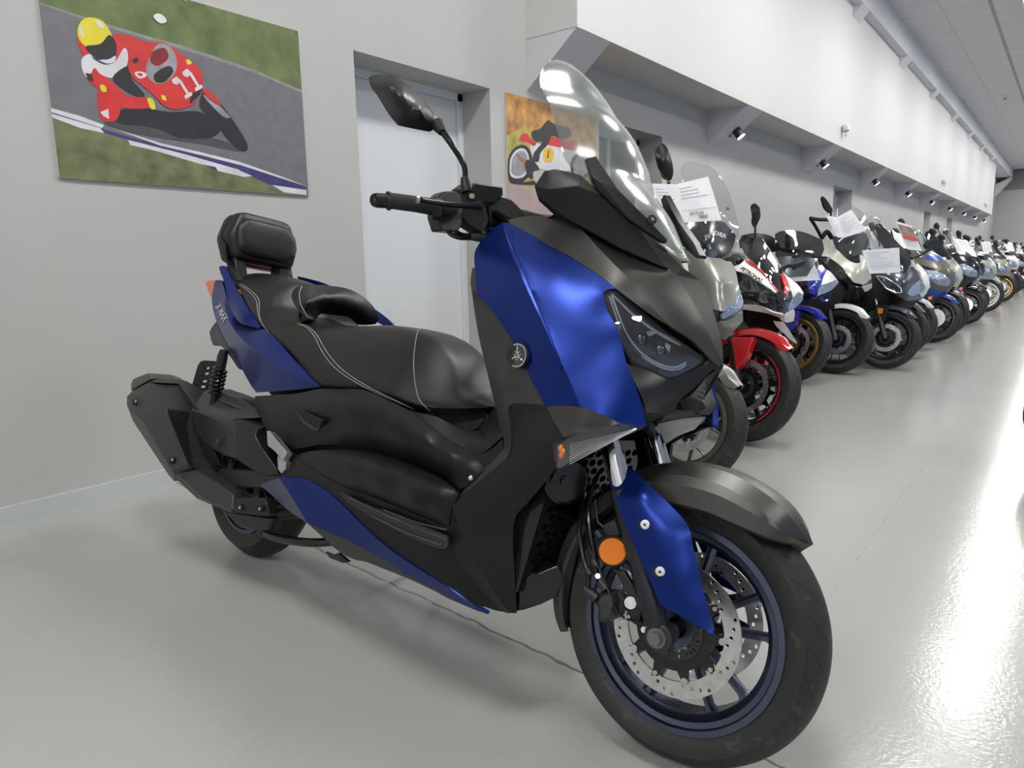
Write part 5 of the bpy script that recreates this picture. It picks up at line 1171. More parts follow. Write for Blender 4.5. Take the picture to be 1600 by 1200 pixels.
def scooter(fr, c, **tg):
    """a parked scooter; local x forward from the rear axle, z up. c: colours and proportions"""
    r = empty(c.get('name', 'motor_scooter'), matrix=fr.M, **tg); wb = c.get('wb', 1.5); R = c.get('R', .272)
    MF = Matrix.Translation((wb, 0, R)); MRr = Matrix.Translation((0, 0, R))
    seg = 64 if c.get('near') else 40
    wheel(r, MF, R, .055, R-.073, c.get('rim', 'y'), c.get('rimm', RIMB), TR_, seg, (.125, .09) if c.get('near') else None, (-1,), .03, .009)
    if not c.get('near'):
        MB().cyl((wb, -.055, R), (wb, -.060, R), .11, 24).build('brake_disc', STEEL, r)
    arcfender(r, wb, R, R, c['fender'], .066)
    fork(r, wb, R, .50, c.get('fork', ALLOY), c.get('fork2', CHR2), .088)
    if c.get('reflector', True):
        m = MB().box((wb-.10, -.118, R+.20), (wb-.06, -.108, R+.25)); m.build('side_reflector', AMBER, r, bevel=.002)
        facet_ = MB().box((wb-.13, -.108, R+.14), (wb-.02, -.085, R+.29)); facet_.build('fender_side', c.get('fside', DGREY), r, bevel=.01)
    turned(r, wb, R, FRONT, 0)
    wheel(r, MRr, R, .06, R-.08, c.get('rim', 'y'), c.get('rimm', RIMB), TR_, 40, None, (), .03, .010)
    core(r, wb)
    f, Z = nosefun(c)
    col = c['body']
    if not c.get('traced'):
        MB().loft([[f(2*PI*k/28, z) for k in range(28)] for z in (.44, .52, .60)]).build('lower_nose', c.get('chin', BLK), r, sharp=45)
        MB().loft([[f(2*PI*k/28, z, .003) for k in range(28)] for z in (.60, .66, .72, .77, .82, .87, .92, .96, 1.0, 1.06)]).build('front_fairing', col, r, sharp=45)
        for s_ in (1, -1):
            V, T = patch(f, 10*s_, 66*s_, .655, .80, .008, .11, tap=.7); m = MB(); thick(m, V, T, [Vector((-.02, 0, 0))]*len(V)); m.build('headlight', c.get('lens', LENS), r)
            V, T = patch(f, 20*s_, 75*s_, .80, .835, .007, .12, tap=.3); m = MB(); thick(m, V, T, [Vector((-.02, 0, 0))]*len(V)); m.build('lower_trim', c.get('trim', BLK), r)
            V, T = patch(f, 2*s_, 55*s_, .93, 1.03, .007, -.02, tap=.5); m = MB(); thick(m, V, T, [Vector((-.02, 0, 0))]*len(V)); m.build('upper_trim', c.get('trim2', DGREY), r)
    else:
        secs = [[f(2*PI*k/20, z, -.05)-Vector((.09, 0, 0)) for k in range(20)] for z in Z[:-1]]
        MB().loft(secs).build('front_frame', c.get('fill', BLACK), r)
    # screen
    if not c.get('noscreen'):
        h = c.get('sh', .38); V = []; n = 10; nx = c.get('nx', 0); dk = c.get('dk'); xb_, zb_ = (1.535+nx, .90) if dk else (1.40+nx, .98); h += .08 if dk else 0
        for i in range(n+1):
            v = i/n; W = .20*(1-.10*v-.55*max(0, v-.7)**1.3/.2)
            for j in range(n+1):
                u = 2*j/n-1; V.append((xb_-.30*h/.38*v*(1.15 if dk else 1)-.10*(u*u)*(W/.2), W*u*(.8 if dk else 1), zb_+c.get('nz', 0)+h*v-.02*u*u))
        T = [(i*(n+1)+j, i*(n+1)+j+1, (i+1)*(n+1)+j+1, (i+1)*(n+1)+j) for i in range(n) for j in range(n)]
        m = MB(); thick(m, V, T, [Vector((-.004, 0, 0))]*len(V)); m.build('windscreen', mat('tinted_screen_dark', (.012, .014, .016), .06, spec=.8) if dk else c.get('screen', CLEAR), r, sharp=60)
    # leg shield, floor, tunnel, seat, tail
    m = MB(); m.loft([[(x-.05, -a, z), (x+.02, -a, z), (x+.04, 0, z), (x+.02, a, z), (x-.05, a, z)] for x, a, z in ((1.12, .17, .30), (1.20, .20, .50), (1.22, .215, .75), (1.20, .18, .98))]); m.build('leg_shield', c.get('shield', DGREY), r, bevel=.01)
    m = MB(); m.loft([[(x, -a, z0), (x, a, z0), (x, a, z1), (x, -a, z1)] for x, a, z0, z1 in ((.30, .17, .26, .34), (.6, .21, .22, .36), (1.0, .22, .22, .36), (1.2, .18, .26, .40))]); m.build('floorboard', c.get('shield', DGREY), r, bevel=.02)
    m = MB(); m.loft([[(x, -a, z0), (x, -a*.9, z1), (x, a*.9, z1), (x, a, z0)] for x, a, z0, z1 in ((-.30, .05, .66, .80), (-.1, .13, .50, .80), (.3, .18, .40, .74), (.72, .17, .34, .68), (.9, .12, .34, .56))]); m.build('side_fairing', col, r, bevel=.03)
    m = MB(); m.loft([[(x, -a, z0), (x, -a*.95, z1-.03), (x, -a*.6, z1), (x, a*.6, z1), (x, a*.95, z1-.03), (x, a, z0)] for x, a, z0, z1 in ((-.28, .08, .78, .84), (-.1, .13, .76, .88), (.2, .15, .72, .87), (.32, .15, .70, .79), (.55, .16, .66, .78), (.8, .12, .66, .77), (.88, .06, .66, .72))]); m.build('seat', LEATHER, r, bevel=.015)
    m = MB(); m.loft([[(x, -.13-t, z-.05), (x, -.13, z-.05), (x, -.13, z+.05), (x, -.13-t, z+.05)] for x, z, t in ((-.30, .40, .07), (-.1, .36, .09), (.1, .28, .07), (.4, .24, .04))]); m.build('muffler', EXM, r, bevel=.02)
    m = MB().tube([(-.27, 0, .72), (-.33, 0, .60), (-.35, 0, .48)], .03, 6); m.build('rear_fender', PLAST, r)
    MB().box((-.34, -.06, .70), (-.30, .06, .76)).build('tail_light', DRED, r, bevel=.01)
    n0 = len(r.children)
    if c.get('mirrors', True): mirror_set(r, 1.13+c.get('nx', 0), 1.02+c.get('nz', 0), c.get('mh', .22), .30, c.get('mirm'))
    handlebar(r, 1.10, 1.03+c.get('nz', 0)); turned(r, wb, R, BARS, n0, 12)
    if c.get('topbox'):
        m = MB(); pillow(m, (-.28, 0, 1.0), (.38, .42, .28), .08); m.build('top_box', BLK, r)
    return r
def sheet(fr, pts, label, x=None, quads=None, group='price sheets on the bikes', red=False, txt=None, cat='price sheet'):
    "a folded paper in a clear sleeve, traced corner by corner (cross plane distances)"
    V = [fr.PX(*p) for p in pts]; q = quads or [tuple(range(len(pts)))]
    root = empty('price_sheet', matrix=fr.M @ Matrix.Translation(V[0]), label=label, cat=cat, group=group)
    O = V[0]; V = [v-O for v in V]
    m = MB(); thick(m, V, [tuple(t) for t in q], [Vector((-.0025, 0, 0))]*len(V)); m.build('paper', PAPER, root, smooth=False)
    m = MB()
    for t in q:
        if len(t) != 4: continue
        a, b, c_, d = [V[i] for i in t]; off = Vector((.0035, -.0012, .001))
        def L(u, v): return a*(1-u)*(1-v)+b*u*(1-v)+c_*u*v+d*(1-u)*v+off
        rnd_ = random.Random(len(label))
        for k in range(9):
            v = .14+.085*k; e = .35+.55*rnd_.random(); 
            if txt and .45 < v < .95: continue
            m.add([L(.08, v), L(.08+.84*e, v), L(.08+.84*e, v+.012), L(.08, v+.012)], [(0, 1, 2, 3)])
        m.add([L(.04, .70), L(.96, .70), L(.96, .708), L(.04, .708)], [(0, 1, 2, 3)])
    m.build('printing', INK, root, smooth=False)
    if red:
        a, b, c_, d = [V[i] for i in q[-1]]; off = Vector((.004, -.0014, .001))
        def L(u, v): return a*(1-u)*(1-v)+b*u*(1-v)+c_*u*v+d*(1-u)*v+off
        MB().add([L(.06, .1), L(.94, .1), L(.94, .5), L(.06, .5)], [(0, 1, 2, 3)]).build('photo_print', mat('print_brown', (.3, .2, .17), .4, var=.5, vscale=25), root, smooth=False)
        MB().add([L(.03, .5), L(.97, .5), L(.97, .62), L(.03, .62)], [(0, 1, 2, 3)]).build('red_band', REDP, root, smooth=False)
    if txt:
        t = q[-1]; a, b, c_, d = [V[i] for i in t]
        x = (b-a).normalized(); 
        for k, (s_, u, v) in enumerate(txt):
            p = a*(1-u)*(1-v)+b*u*(1-v)+c_*u*v+d*(1-u)*v+Vector((.006, -.002, .0015)); xx = ((b*(1-v)+c_*v)-(a*(1-v)+d*v)).normalized(); dn = (d-a); dn = (dn-xx*dn.dot(xx)).normalized(); zz = xx.cross(-dn)
            if zz.x < 0: zz = -zz; dn = -dn
            Mm = Matrix(((xx[0], -dn[0], zz[0], p[0]), (xx[1], -dn[1], zz[1], p[1]), (xx[2], -dn[2], zz[2], p[2]), (0, 0, 0, 1)))
            text_mesh('price_text', s_, .024, mat('text_ink', (.12, .12, .13), .6), root, Mm, ext=.0003)
    return root
def tr(fr, par, name, pts, m, mode='x', inner=(), t=.008, step=6): return panel(fr, name, [([cv(pts+[pts[0]], 4)], list(inner))], m, par, t=t, step=step, mirror=False, mode=mode)

# ---- second bike: silver grey scooter -------------------------------------
F2 = Fr(2.90, 1.33, 1.5, 9, -116)
B2 = scooter(F2, dict(body=SILN, fill=SILN, fender=SILN, traced=1, noscreen=1, near=1, mirrors=False, rim='y', rimm=RIMG, reflector=False), label='silver grey scooter with tall clear screen, first in the row behind the blue scooter', cat='scooter')
tr(F2, B2, 'front_fairing', [(1072, 392, 1.36), (1085, 394, 1.40), (1108, 402, 1.46), (1127, 404, 1.46), (1134, 408, 1.46), (1142, 408.5, 1.44), (1148.5, 420, 1.46), (1153, 440, 1.50), (1156, 455, 1.53), (1154, 464, 1.56), (1144, 475, 1.60), (1133, 486, 1.63), (1125, 485, 1.63), (1105, 480, 1.55), (1080, 460, 1.40)], SILN, inner=[(1120, 440, 1.555), (1105, 430, 1.50), (1135, 440, 1.56)])
tr(F2, B2, 'headlight', [(1135, 483.5, 1.63), (1144, 474.5, 1.61), (1153, 464, 1.57), (1156, 452, 1.54), (1159, 461, 1.55), (1162, 473, 1.56), (1156, 483.5, 1.60), (1144, 491, 1.62), (1130.5, 498.5, 1.64), (1128, 492, 1.64)], LENS)
tr(F2, B2, 'air_intake', [(1126, 492, 1.62), (1144, 490, 1.60), (1161, 473, 1.54), (1161, 487, 1.54), (1148.5, 494, 1.58), (1129, 505, 1.62)], BLK)
tr(F2, B2, 'lower_fairing', [(1125, 503, 1.63), (1138, 500, 1.61), (1160.5, 487.5, 1.56), (1161, 501.5, 1.54), (1153, 510.5, 1.54), (1142.5, 522.5, 1.52), (1133.5, 531, 1.50), (1124, 528, 1.5), (1112, 510, 1.55)], SILN, inner=[(1140, 510, 1.60)])
tr(F2, B2, 'dashboard', [(1060, 349, 1.22), (1105, 345, 1.25), (1132, 347, 1.25), (1150, 368, 1.28), (1144, 389, 1.34), (1128, 404, 1.40), (1108, 402, 1.40), (1088, 391, 1.34), (1068, 366, 1.26)], GLOSSB, inner=[(1105, 375, 1.36)])
tr(F2, B2, 'dash_collar', [(1083, 390, 1.36), (1108, 402, 1.42), (1128, 404, 1.42), (1127, 416, 1.44), (1118, 420, 1.45), (1100, 412, 1.44), (1085, 400, 1.38)], PLAST2)
scr = [(1064, 264, 1.17), (1069, 256.5, 1.16), (1078, 254, 1.155), (1096, 256.5, 1.16), (1114, 264, 1.16), (1130, 282, 1.15), (1141, 306, 1.16), (1150, 336, 1.18), (1153.5, 354, 1.20), (1154, 372, 1.22), (1148, 390, 1.27), (1139, 401, 1.32), (1127, 404, 1.38), (1108, 402.5, 1.42), (1102, 402, 1.42), (1088, 390, 1.40), (1067, 364.5, 1.34), (1060, 348, 1.30), (1062, 320, 1.24), (1068, 290, 1.20), (1066, 272, 1.18)]
tr(F2, B2, 'windscreen', scr, CLEAR, inner=[(1100, 300, 1.26), (1105, 350, 1.35), (1125, 330, 1.31), (1110, 385, 1.41)], t=.003)
m = MB().tube([F2.PX(*p) for p in scr+[scr[0]]], .0018, 6); m.build('windscreen_edge', GLASS, B2)
for q_ in ((1138, 325, 1.22), (1105, 370, 1.40), (1101, 385, 1.43)): MB().cyl(F2.PX(*q_)-Vector((.01, 0, 0)), F2.PX(*q_)+Vector((.012, 0, 0)), .009, 14).build('screen_bolt', BOLT, B2)
tr(F2, B2, 'right_mirror', [(1023.5, 245, 1.14), (1026, 233, 1.14), (1031, 226, 1.14), (1037, 224, 1.14), (1043, 232, 1.14), (1050, 252, 1.14), (1052, 270, 1.14), (1049, 281, 1.14), (1042, 279, 1.14), (1036, 273, 1.14), (1028, 262, 1.14)], PLAST2, inner=[(1037, 252, 1.175)], t=.04)
MB().tube([F2.PX(1045, 280, 1.13), F2.PX(1045, 300, 1.12), F2.PX(1050, 350, 1.11)], .008, 8).build('mirror_stem', BLACK, B2)
MB().cyl(F2.PX(1044.5, 282.5, 1.13), F2.PX(1044.7, 284.5, 1.13), .0095, 12).build('stem_ring', mat('yellow_ring', (.5, .4, .03), .5), B2)
a = F2.PX(1123.5, 366, 1.375); x_ = (F2.PX(1134, 369.5, 1.36)-F2.PX(1113, 362.5, 1.385)).normalized(); up = Vector((-.3, 0, 1)); z_ = x_.cross(up).normalized(); z_ = z_ if z_.x > 0 else -z_; y_ = z_.cross(x_)
text_mesh('dash_lettering', 'HONDA', .030, WHITEP, B2, Matrix(((x_[0], y_[0], z_[0], a[0]), (x_[1], y_[1], z_[1], a[1]), (x_[2], y_[2], z_[2], a[2]), (0, 0, 0, 1))), ext=.0008, bold=.0005)
sheet(F2, [(1013.5, 286.5, 1.40), (1055.5, 288, 1.36), (1066, 348, 1.40), (1049, 349, 1.42), (1106.5, 276, 1.36), (1127.5, 344, 1.42)], 'open folded white sheet in a clear sleeve on the silver grey scooter\'s tall screen', quads=[(0, 1, 2, 3), (1, 4, 5, 2)], txt=[('5010.66', .40, .80), ('9800', .55, .90)])

# ---- third: red, white and black sport bike --------------------------------
def sport(fr, c, **tg):
    r = empty('sport_motorcycle', matrix=fr.M, **tg); wb = 1.42; R = .300
    wheel(r, Matrix.Translation((wb, 0, R)), R, .058, R-.082, c.get('rim', 'five'), c['rimm'], tread_mat('tyre_sport_tread', 18, -1.6, .008, .045, .07), 72, (.155, .125), (-1, 1), .045, .011)
    arcfender(r, wb, R, R, c['fender'], .066, 52, 150)
    fork(r, wb, R, .62, c.get('fork', PLAST2), c.get('fork2', CHR2), .105, 24)
    facet_pts = [(wb-.10, .27+R-.02), (wb+.03, .30+R-.03), (wb+.02, .16+R), (wb-.03, .06+R), (wb-.07, .07+R)]
    for s_ in (1, -1):
        m = MB(); m.loft([[(x, s_*(.075), z) for x, z in facet_pts], [(x, s_*(.125), z) for x, z in facet_pts]]); m.build('fender_leg', c['fender'], r, bevel=.006)
    if c.get('tape'):
        for a0, a1 in ((-50, 60), (80, 110), (-85, -62), (150, 200)):
            m = MB().lathe([(-.0535, .2085), (-.0545, .2150)], 24, M=Matrix.Translation((1.42, 0, .300)), a0=math.radians(a0), a1=math.radians(a1)); m.build('rim_tape', RED, r)
    turned(r, wb, R, FRONT+('rim_tape',), 0, 18)
    wheel(r, Matrix.Translation((0, 0, R)), R, .085, R-.085, 'five', c['rimm'], TR_, 40, None, (), .05, .012)
    # fairing sides, engine, tank, seat, tail
    m = MB(); m.loft([[(x, -a, z0), (x, -a*1.1, (z0+z1)/2), (x, -a*.8, z1), (x, a*.8, z1), (x, a*1.1, (z0+z1)/2), (x, a, z0)] for x, a, z0, z1 in ((.45, .12, .30, .60), (.7, .19, .24, .68), (.95, .21, .24, .80), (1.12, .20, .34, .86), (1.25, .14, .55, .86))]); m.build('side_fairing', c['side'], r, bevel=.02)
    m = MB(); m.loft([[(x, -a, z0), (x, -a, z1-.06), (x, -a*.55, z1), (x, a*.55, z1), (x, a, z1-.06), (x, a, z0)] for x, a, z0, z1 in ((.38, .08, .70, .84), (.55, .14, .72, .96), (.8, .15, .74, .99), (.95, .10, .74, .90))]); m.build('fuel_tank', c['tank'], r, bevel=.03)
    m = MB(); m.loft([[(x, -a, z0), (x, -a, z1), (x, a, z1), (x, a, z0)] for x, a, z0, z1 in ((-.12, .10, .86, .92), (0, .12, .82, .90), (.2, .13, .74, .82), (.42, .10, .74, .84))]); m.build('seat', LEATHER, r, bevel=.02)
    m = MB(); m.loft([[(x, -a, z0), (x, -a*.8, z1), (x, a*.8, z1), (x, a, z0)] for x, a, z0, z1 in ((-.30, .04, .90, .95), (-.15, .10, .80, .91), (.1, .13, .68, .84), (.35, .12, .62, .78))]); m.build('tail_fairing', c['tail'], r, bevel=.02)
    m = MB(); m.loft([[(x, -.10-t, z-.05), (x, -.10, z-.05), (x, -.10, z+.06), (x, -.10-t, z+.06)] for x, z, t in ((-.25, .46, .09), (.05, .40, .10), (.3, .34, .06))]); m.build('muffler', EXM, r, bevel=.02)
    m = MB(); m.loft([[(x, -a, z0), (x, a, z0), (x, a, z1), (x, -a, z1)] for x, a, z0, z1 in ((.0, .06, .26, .36), (.35, .12, .26, .50), (.9, .14, .30, .80), (1.1, .10, .6, .85), (1.24, .06, .7, .9))]); m.build('frame', BLACK, r)
    handlebar(r, 1.02, .90, .30)
    return r
F3 = Fr(3.80, 1.40, 1.42, 10, -117)
B3 = sport(F3, dict(rimm=RIMB, tape=1, fender=RED, side=BLK, tank=WHT, tail=RED), label='red, white and black faired sport motorcycle with red front mudguard', cat='motorcycle')
tr(F3, B3, 'upper_fairing_band', [(1147, 416, 1.28), (1156, 413, 1.30), (1163.5, 407, 1.30), (1172.5, 412, 1.33), (1187.5, 424, 1.40), (1202.5, 441, 1.48), (1216, 455.5, 1.53), (1211.5, 457, 1.54), (1195, 445, 1.49), (1180, 436, 1.43), (1165, 427, 1.36), (1150, 423, 1.30)], WHT)
tr(F3, B3, 'red_stripe', [(1164, 406, 1.31), (1172, 407, 1.33), (1184.5, 418, 1.39), (1195, 430, 1.44), (1210, 446.5, 1.50), (1222, 458, 1.54), (1216, 456, 1.54), (1202, 441, 1.48), (1187, 424, 1.40), (1172, 412, 1.34)], RED)
tr(F3, B3, 'nose_beak', [(1215, 454, 1.545), (1223, 457, 1.55), (1229.5, 460, 1.55), (1236, 454, 1.52), (1239, 465, 1.53), (1233, 477, 1.57), (1230, 486, 1.59), (1225, 492.5, 1.60), (1220, 488, 1.60), (1219, 476, 1.585), (1213.5, 464, 1.57)], BLK, inner=[(1226, 472, 1.60)])
tr(F3, B3, 'headlight_right', [(1150, 424, 1.29), (1165, 428, 1.35), (1183, 437, 1.43), (1202, 450.5, 1.51), (1214.5, 464, 1.56), (1220, 477, 1.58), (1219.5, 488, 1.59), (1207, 487, 1.55), (1187, 478, 1.46), (1162, 463, 1.35), (1154, 444.5, 1.30)], DARKLENS, inner=[(1185, 458, 1.475)])
tr(F3, B3, 'headlight_left', [(1239, 466, 1.53), (1247.5, 456, 1.46), (1255, 461, 1.42), (1253.5, 470, 1.45), (1243, 480.5, 1.52), (1232, 487, 1.58), (1233, 477, 1.57)], LENS)
for (x, y, d, s_) in ((1164, 445, 1.36, .022), (1195, 464, 1.50, .026)):
    q = F3.PX(x, y, d); n_ = Vector((1, -.5, .1)).normalized(); MB().tube([q-n_*.005, q+n_*.012, q+n_*.012, q+n_*.006, q+n_*.010], [s_*1.3, s_*1.3, s_*1.05, s_*.95, .001], 26).build('projector_lamp', mat('projector_silver', (.35, .34, .32), .15, .9), B3)
tr(F3, B3, 'side_white', [(1222, 428, 1.42), (1229, 430, 1.42), (1236, 436, 1.40), (1247.5, 446, 1.38), (1255.5, 457, 1.38), (1255, 461, 1.40), (1247.5, 456, 1.45), (1239, 466, 1.52), (1236, 454, 1.50), (1232, 440, 1.46)], WHT)
tr(F3, B3, 'red_centre', [(1221, 427, 1.44), (1226, 430, 1.44), (1231, 440, 1.47), (1234, 453, 1.51), (1230, 460, 1.55), (1225, 460, 1.55), (1227, 448, 1.52), (1223, 437, 1.47)], RED)
tr(F3, B3, 'chin', [(1160, 476, 1.36), (1187, 478.5, 1.47), (1207, 488, 1.56), (1220, 491, 1.60), (1226, 493, 1.60), (1232, 488, 1.58), (1241, 484, 1.54), (1242, 491, 1.52), (1240, 501.5, 1.50), (1229.5, 504.5, 1.52), (1220.5, 500, 1.54), (1218, 496, 1.55), (1195, 489, 1.49), (1172, 485, 1.40), (1160, 483, 1.36)], WHT)
scr3 = [(1157, 378, 1.12), (1170, 373, 1.12), (1187, 370.5, 1.13), (1191, 373, 1.15), (1204, 393, 1.24), (1217.5, 415, 1.33), (1228, 435, 1.42), (1233, 450, 1.48), (1231, 459, 1.53), (1222, 457.5, 1.54), (1210, 446, 1.50), (1195, 430, 1.43), (1184, 417, 1.38), (1172, 404, 1.31), (1163, 395, 1.24)]
tr(F3, B3, 'windscreen', scr3, mat('tinted_screen_dark', (.012, .014, .016), .06, spec=.8), inner=[(1190, 405, 1.36), (1210, 430, 1.46)], t=.004)
m = MB().tube([F3.PX(*p) for p in scr3[3:9]], .003, 6); m.build('screen_edge', LGR, B3)
tr(F3, B3, 'inner_cowl', [(1140, 470, 1.22), (1165, 480, 1.25), (1200, 488, 1.36), (1218, 497, 1.42), (1222, 506, 1.42), (1214, 522, 1.38), (1200, 535, 1.3), (1165, 530, 1.2), (1140, 520, 1.2)], BLACK)
tr(F3, B3, 'winglet', [(1209, 503, 1.46), (1225, 504.5, 1.47), (1234, 517, 1.43), (1245, 537, 1.38), (1236, 532, 1.38), (1224, 520, 1.42), (1214, 511, 1.44)], WHT)
tr(F3, B3, 'front_reflector', [(1149, 407, 1.22), (1158, 404, 1.22), (1164, 407, 1.24), (1160, 413, 1.24), (1150, 413, 1.22)], GLOSSB)
mr = [(1174, 335, .30), (1176, 322, .30), (1180, 317.5, .30), (1187, 324, .30), (1188.5, 337, .30), (1185, 347, .30), (1181, 355, .30), (1178, 350, .30)]
tr(F3, B3, 'right_mirror', [(a_, b_, 1.05) for a_, b_, c_ in mr], PLAST2, inner=[(1182, 335, 1.07)], t=.02)
MB().tube([F3.PX(1180, 352, 1.05), F3.PX(1180, 374, 1.06)], .006, 8).build('mirror_stem', BLACK, B3)
tr(F3, B3, 'left_mirror', [(1219, 424, 1.38), (1222, 418, 1.37), (1232, 413, 1.36), (1240, 413, 1.35), (1259, 407, 1.33), (1256, 415, 1.33), (1243, 421, 1.35), (1240, 418, 1.35), (1230, 419, 1.36), (1224, 428, 1.38)], BLACK, t=.015)
a = F3.PX(1174, 429, 1.435); x_ = (F3.PX(1189.5, 439, 1.47)-F3.PX(1158, 419.5, 1.34)).normalized(); z_ = Vector((.75, -.55, .35)); z_ = (z_-x_*z_.dot(x_)).normalized(); y_ = z_.cross(x_)
text_mesh('fairing_lettering', 'PETRONAS', .031, BLACK, B3, Matrix(((x_[0], y_[0], z_[0], a[0]), (x_[1], y_[1], z_[1], a[1]), (x_[2], y_[2], z_[2], a[2]), (0, 0, 0, 1))), ext=.001, bold=.0008)
# ---- a tourer with a wide smoked screen, set back --------------------------
F3b = Fr(4.72, 1.86, 1.5, 9, -134)
B3b = scooter(F3b, dict(body=BLK, fender=BLK, noscreen=1, mirrors=False, rimm=RIMB, reflector=False), label='black touring bike with wide smoked screen and padded backrest, behind the red sport motorcycle', cat='motorcycle')
tr(F3b, B3b, 'windscreen', [(1211, 366, 1.12), (1220, 361, 1.10), (1240, 360, 1.10), (1260, 364, 1.10), (1285, 375, 1.12), (1288, 390, 1.18), (1280, 405, 1.24), (1255, 420, 1.32), (1230, 420, 1.32), (1212, 400, 1.22)], SMOKE, inner=[(1245, 390, 1.28)], t=.004)
tr(F3b, B3b, 'fairing_top', [(1214, 402, 1.24), (1232, 400, 1.28), (1255, 402, 1.30), (1278, 404, 1.25), (1262, 430, 1.38), (1232, 432, 1.36)], GRB, t=.01)
tr(F3b, B3b, 'left_mirror', [(1230, 366, 1.2), (1232, 366, 1.2), (1236, 380, 1.2), (1233, 390, 1.2), (1229, 388, 1.2), (1229, 376, 1.2)], BLACK, t=.02)
tr(F3b, B3b, 'backrest', [(1158, 376, -.2), (1162, 367, -.2), (1180, 364, -.2), (1200, 367, -.2), (1212, 374, -.2), (1221, 388, -.2), (1219, 392, -.2), (1205, 394, -.2), (1185, 392, -.2), (1160, 388, -.2)], LEATHER, inner=[(1190, 378, -.15)], t=.06)
# ---- fourth: blue and white sport bike with gold rims ----------------------
F4 = Fr(5.93, 1.78, 1.42, 10, -120)
B4 = sport(F4, dict(rimm=GOLD, fender=RBLUE, side=BLK, tank=RBLUE, tail=WHT), label='blue and white faired sport motorcycle with gold wheels', cat='motorcycle')
tr(F4, B4, 'upper_fairing', [(1262, 438, 1.46), (1275, 425, 1.40), (1278, 415, 1.36), (1284, 414, 1.37), (1292, 422, 1.42), (1287, 432, 1.46), (1281, 448, 1.52), (1274, 460, 1.56), (1267, 459, 1.55), (1262, 448, 1.50)], RBLUE, inner=[(1275, 440, 1.53)])
tr(F4, B4, 'white_panel', [(1290, 421, 1.41), (1298, 425, 1.42), (1308, 437, 1.42), (1300, 441, 1.47), (1283, 448, 1.52), (1287, 432, 1.46)], WHT)
tr(F4, B4, 'headlight', [(1283, 446, 1.53), (1300, 440, 1.48), (1308, 436, 1.44), (1310, 442, 1.45), (1298, 454, 1.51), (1277, 463, 1.57), (1279, 454, 1.55)], LENS)
tr(F4, B4, 'side_cowl', [(1240, 436, 1.34), (1262, 438, 1.46), (1267, 459, 1.55), (1276, 463, 1.56), (1262, 470, 1.45), (1245, 465, 1.36)], BLK)
tr(F4, B4, 'chin', [(1277, 464, 1.56), (1284, 470, 1.5), (1290, 472, 1.48), (1296, 468, 1.46), (1298, 458, 1.48), (1295, 467, 1.45), (1290, 469, 1.46), (1284, 464, 1.5)], RBLUE)
tr(F4, B4, 'inner_cowl', [(1245, 463, 1.2), (1275, 466, 1.25), (1300, 458, 1.25), (1305, 480, 1.2), (1290, 495, 1.15), (1250, 490, 1.15)], BLACK)
s4 = [(1251, 385, 1.2), (1258, 379, 1.19), (1268, 378, 1.2), (1273, 395, 1.27), (1279, 415, 1.36), (1276, 425, 1.4), (1262, 430, 1.42), (1250, 420, 1.36), (1247, 400, 1.26)]
tr(F4, B4, 'windscreen', s4, CLEAR, t=.003); MB().tube([F4.PX(*p) for p in s4[2:6]], .004, 6).build('screen_edge', LGR, B4)
sheet(F4, [(1211, 405, 1.66), (1267.5, 399, 1.60), (1282.5, 437.5, 1.58), (1234, 440, 1.66)], 'white sheet in a clear sleeve lying on the blue and white sport motorcycle', txt=None)
m = MB().box((1.30, -.125, .56), (1.35, -.115, .60)); m.build('side_reflector', AMBER, B4, bevel=.003)

# ---- fifth: cream adventure scooter -----------------------------------------
F5 = Fr(6.58, 1.60, 1.52, 9, -118)
B5 = scooter(F5, dict(body=CREAM, fender=WHT, traced=1, noscreen=1, near=1, mirrors=False, wb=1.52, R=.29, rim='thin', rimm=RIMB, reflector=False, fork2=SILVER), label='cream adventure scooter with white front mudguard and paper on its screen', cat='scooter')
tr(F5, B5, 'front_fairing', [(1272.5, 389, 1.30), (1287.5, 382.5, 1.30), (1300, 382.5, 1.32), (1312, 394, 1.40), (1325, 406, 1.46), (1337, 411, 1.50), (1345, 410, 1.49), (1344, 398, 1.43), (1350, 401, 1.43), (1356, 408, 1.44), (1360, 425, 1.48), (1362, 437, 1.50), (1350, 444, 1.58), (1335, 441, 1.60), (1325, 430, 1.55), (1316, 418, 1.48), (1307, 410, 1.43), (1293, 401, 1.36), (1282, 400, 1.32)], CREAM, inner=[(1342, 425, 1.575), (1330, 420, 1.54)])
tr(F5, B5, 'headlight_right', [(1280, 400, 1.30), (1293, 402, 1.35), (1307, 411, 1.42), (1316, 420, 1.48), (1325, 431, 1.54), (1334, 441, 1.59), (1330, 445, 1.57), (1313, 436, 1.48), (1300, 426, 1.41), (1290, 414, 1.35)], DARKLENS)
tr(F5, B5, 'headlight_left', [(1347, 444, 1.585), (1356, 440, 1.54), (1362, 433, 1.50), (1363, 440, 1.50), (1357, 448, 1.54), (1346, 449, 1.57)], LENS)
tr(F5, B5, 'side_beak', [(1295, 428, 1.36), (1303, 427, 1.39), (1313, 437, 1.45), (1320, 447, 1.50), (1308, 451, 1.44), (1298, 445, 1.38)], CREAM)
tr(F5, B5, 'chin', [(1318, 440, 1.52), (1331, 446, 1.57), (1348, 450, 1.58), (1362, 446, 1.52), (1362, 452, 1.50), (1351, 460, 1.50), (1352, 466, 1.47), (1345, 475, 1.42), (1325, 470, 1.42), (1312, 455, 1.42)], GLOSSB)
tr(F5, B5, 'chin_white', [(1348, 449, 1.60), (1362.5, 443, 1.55), (1362.5, 450, 1.54), (1352, 456, 1.57)], WHT)
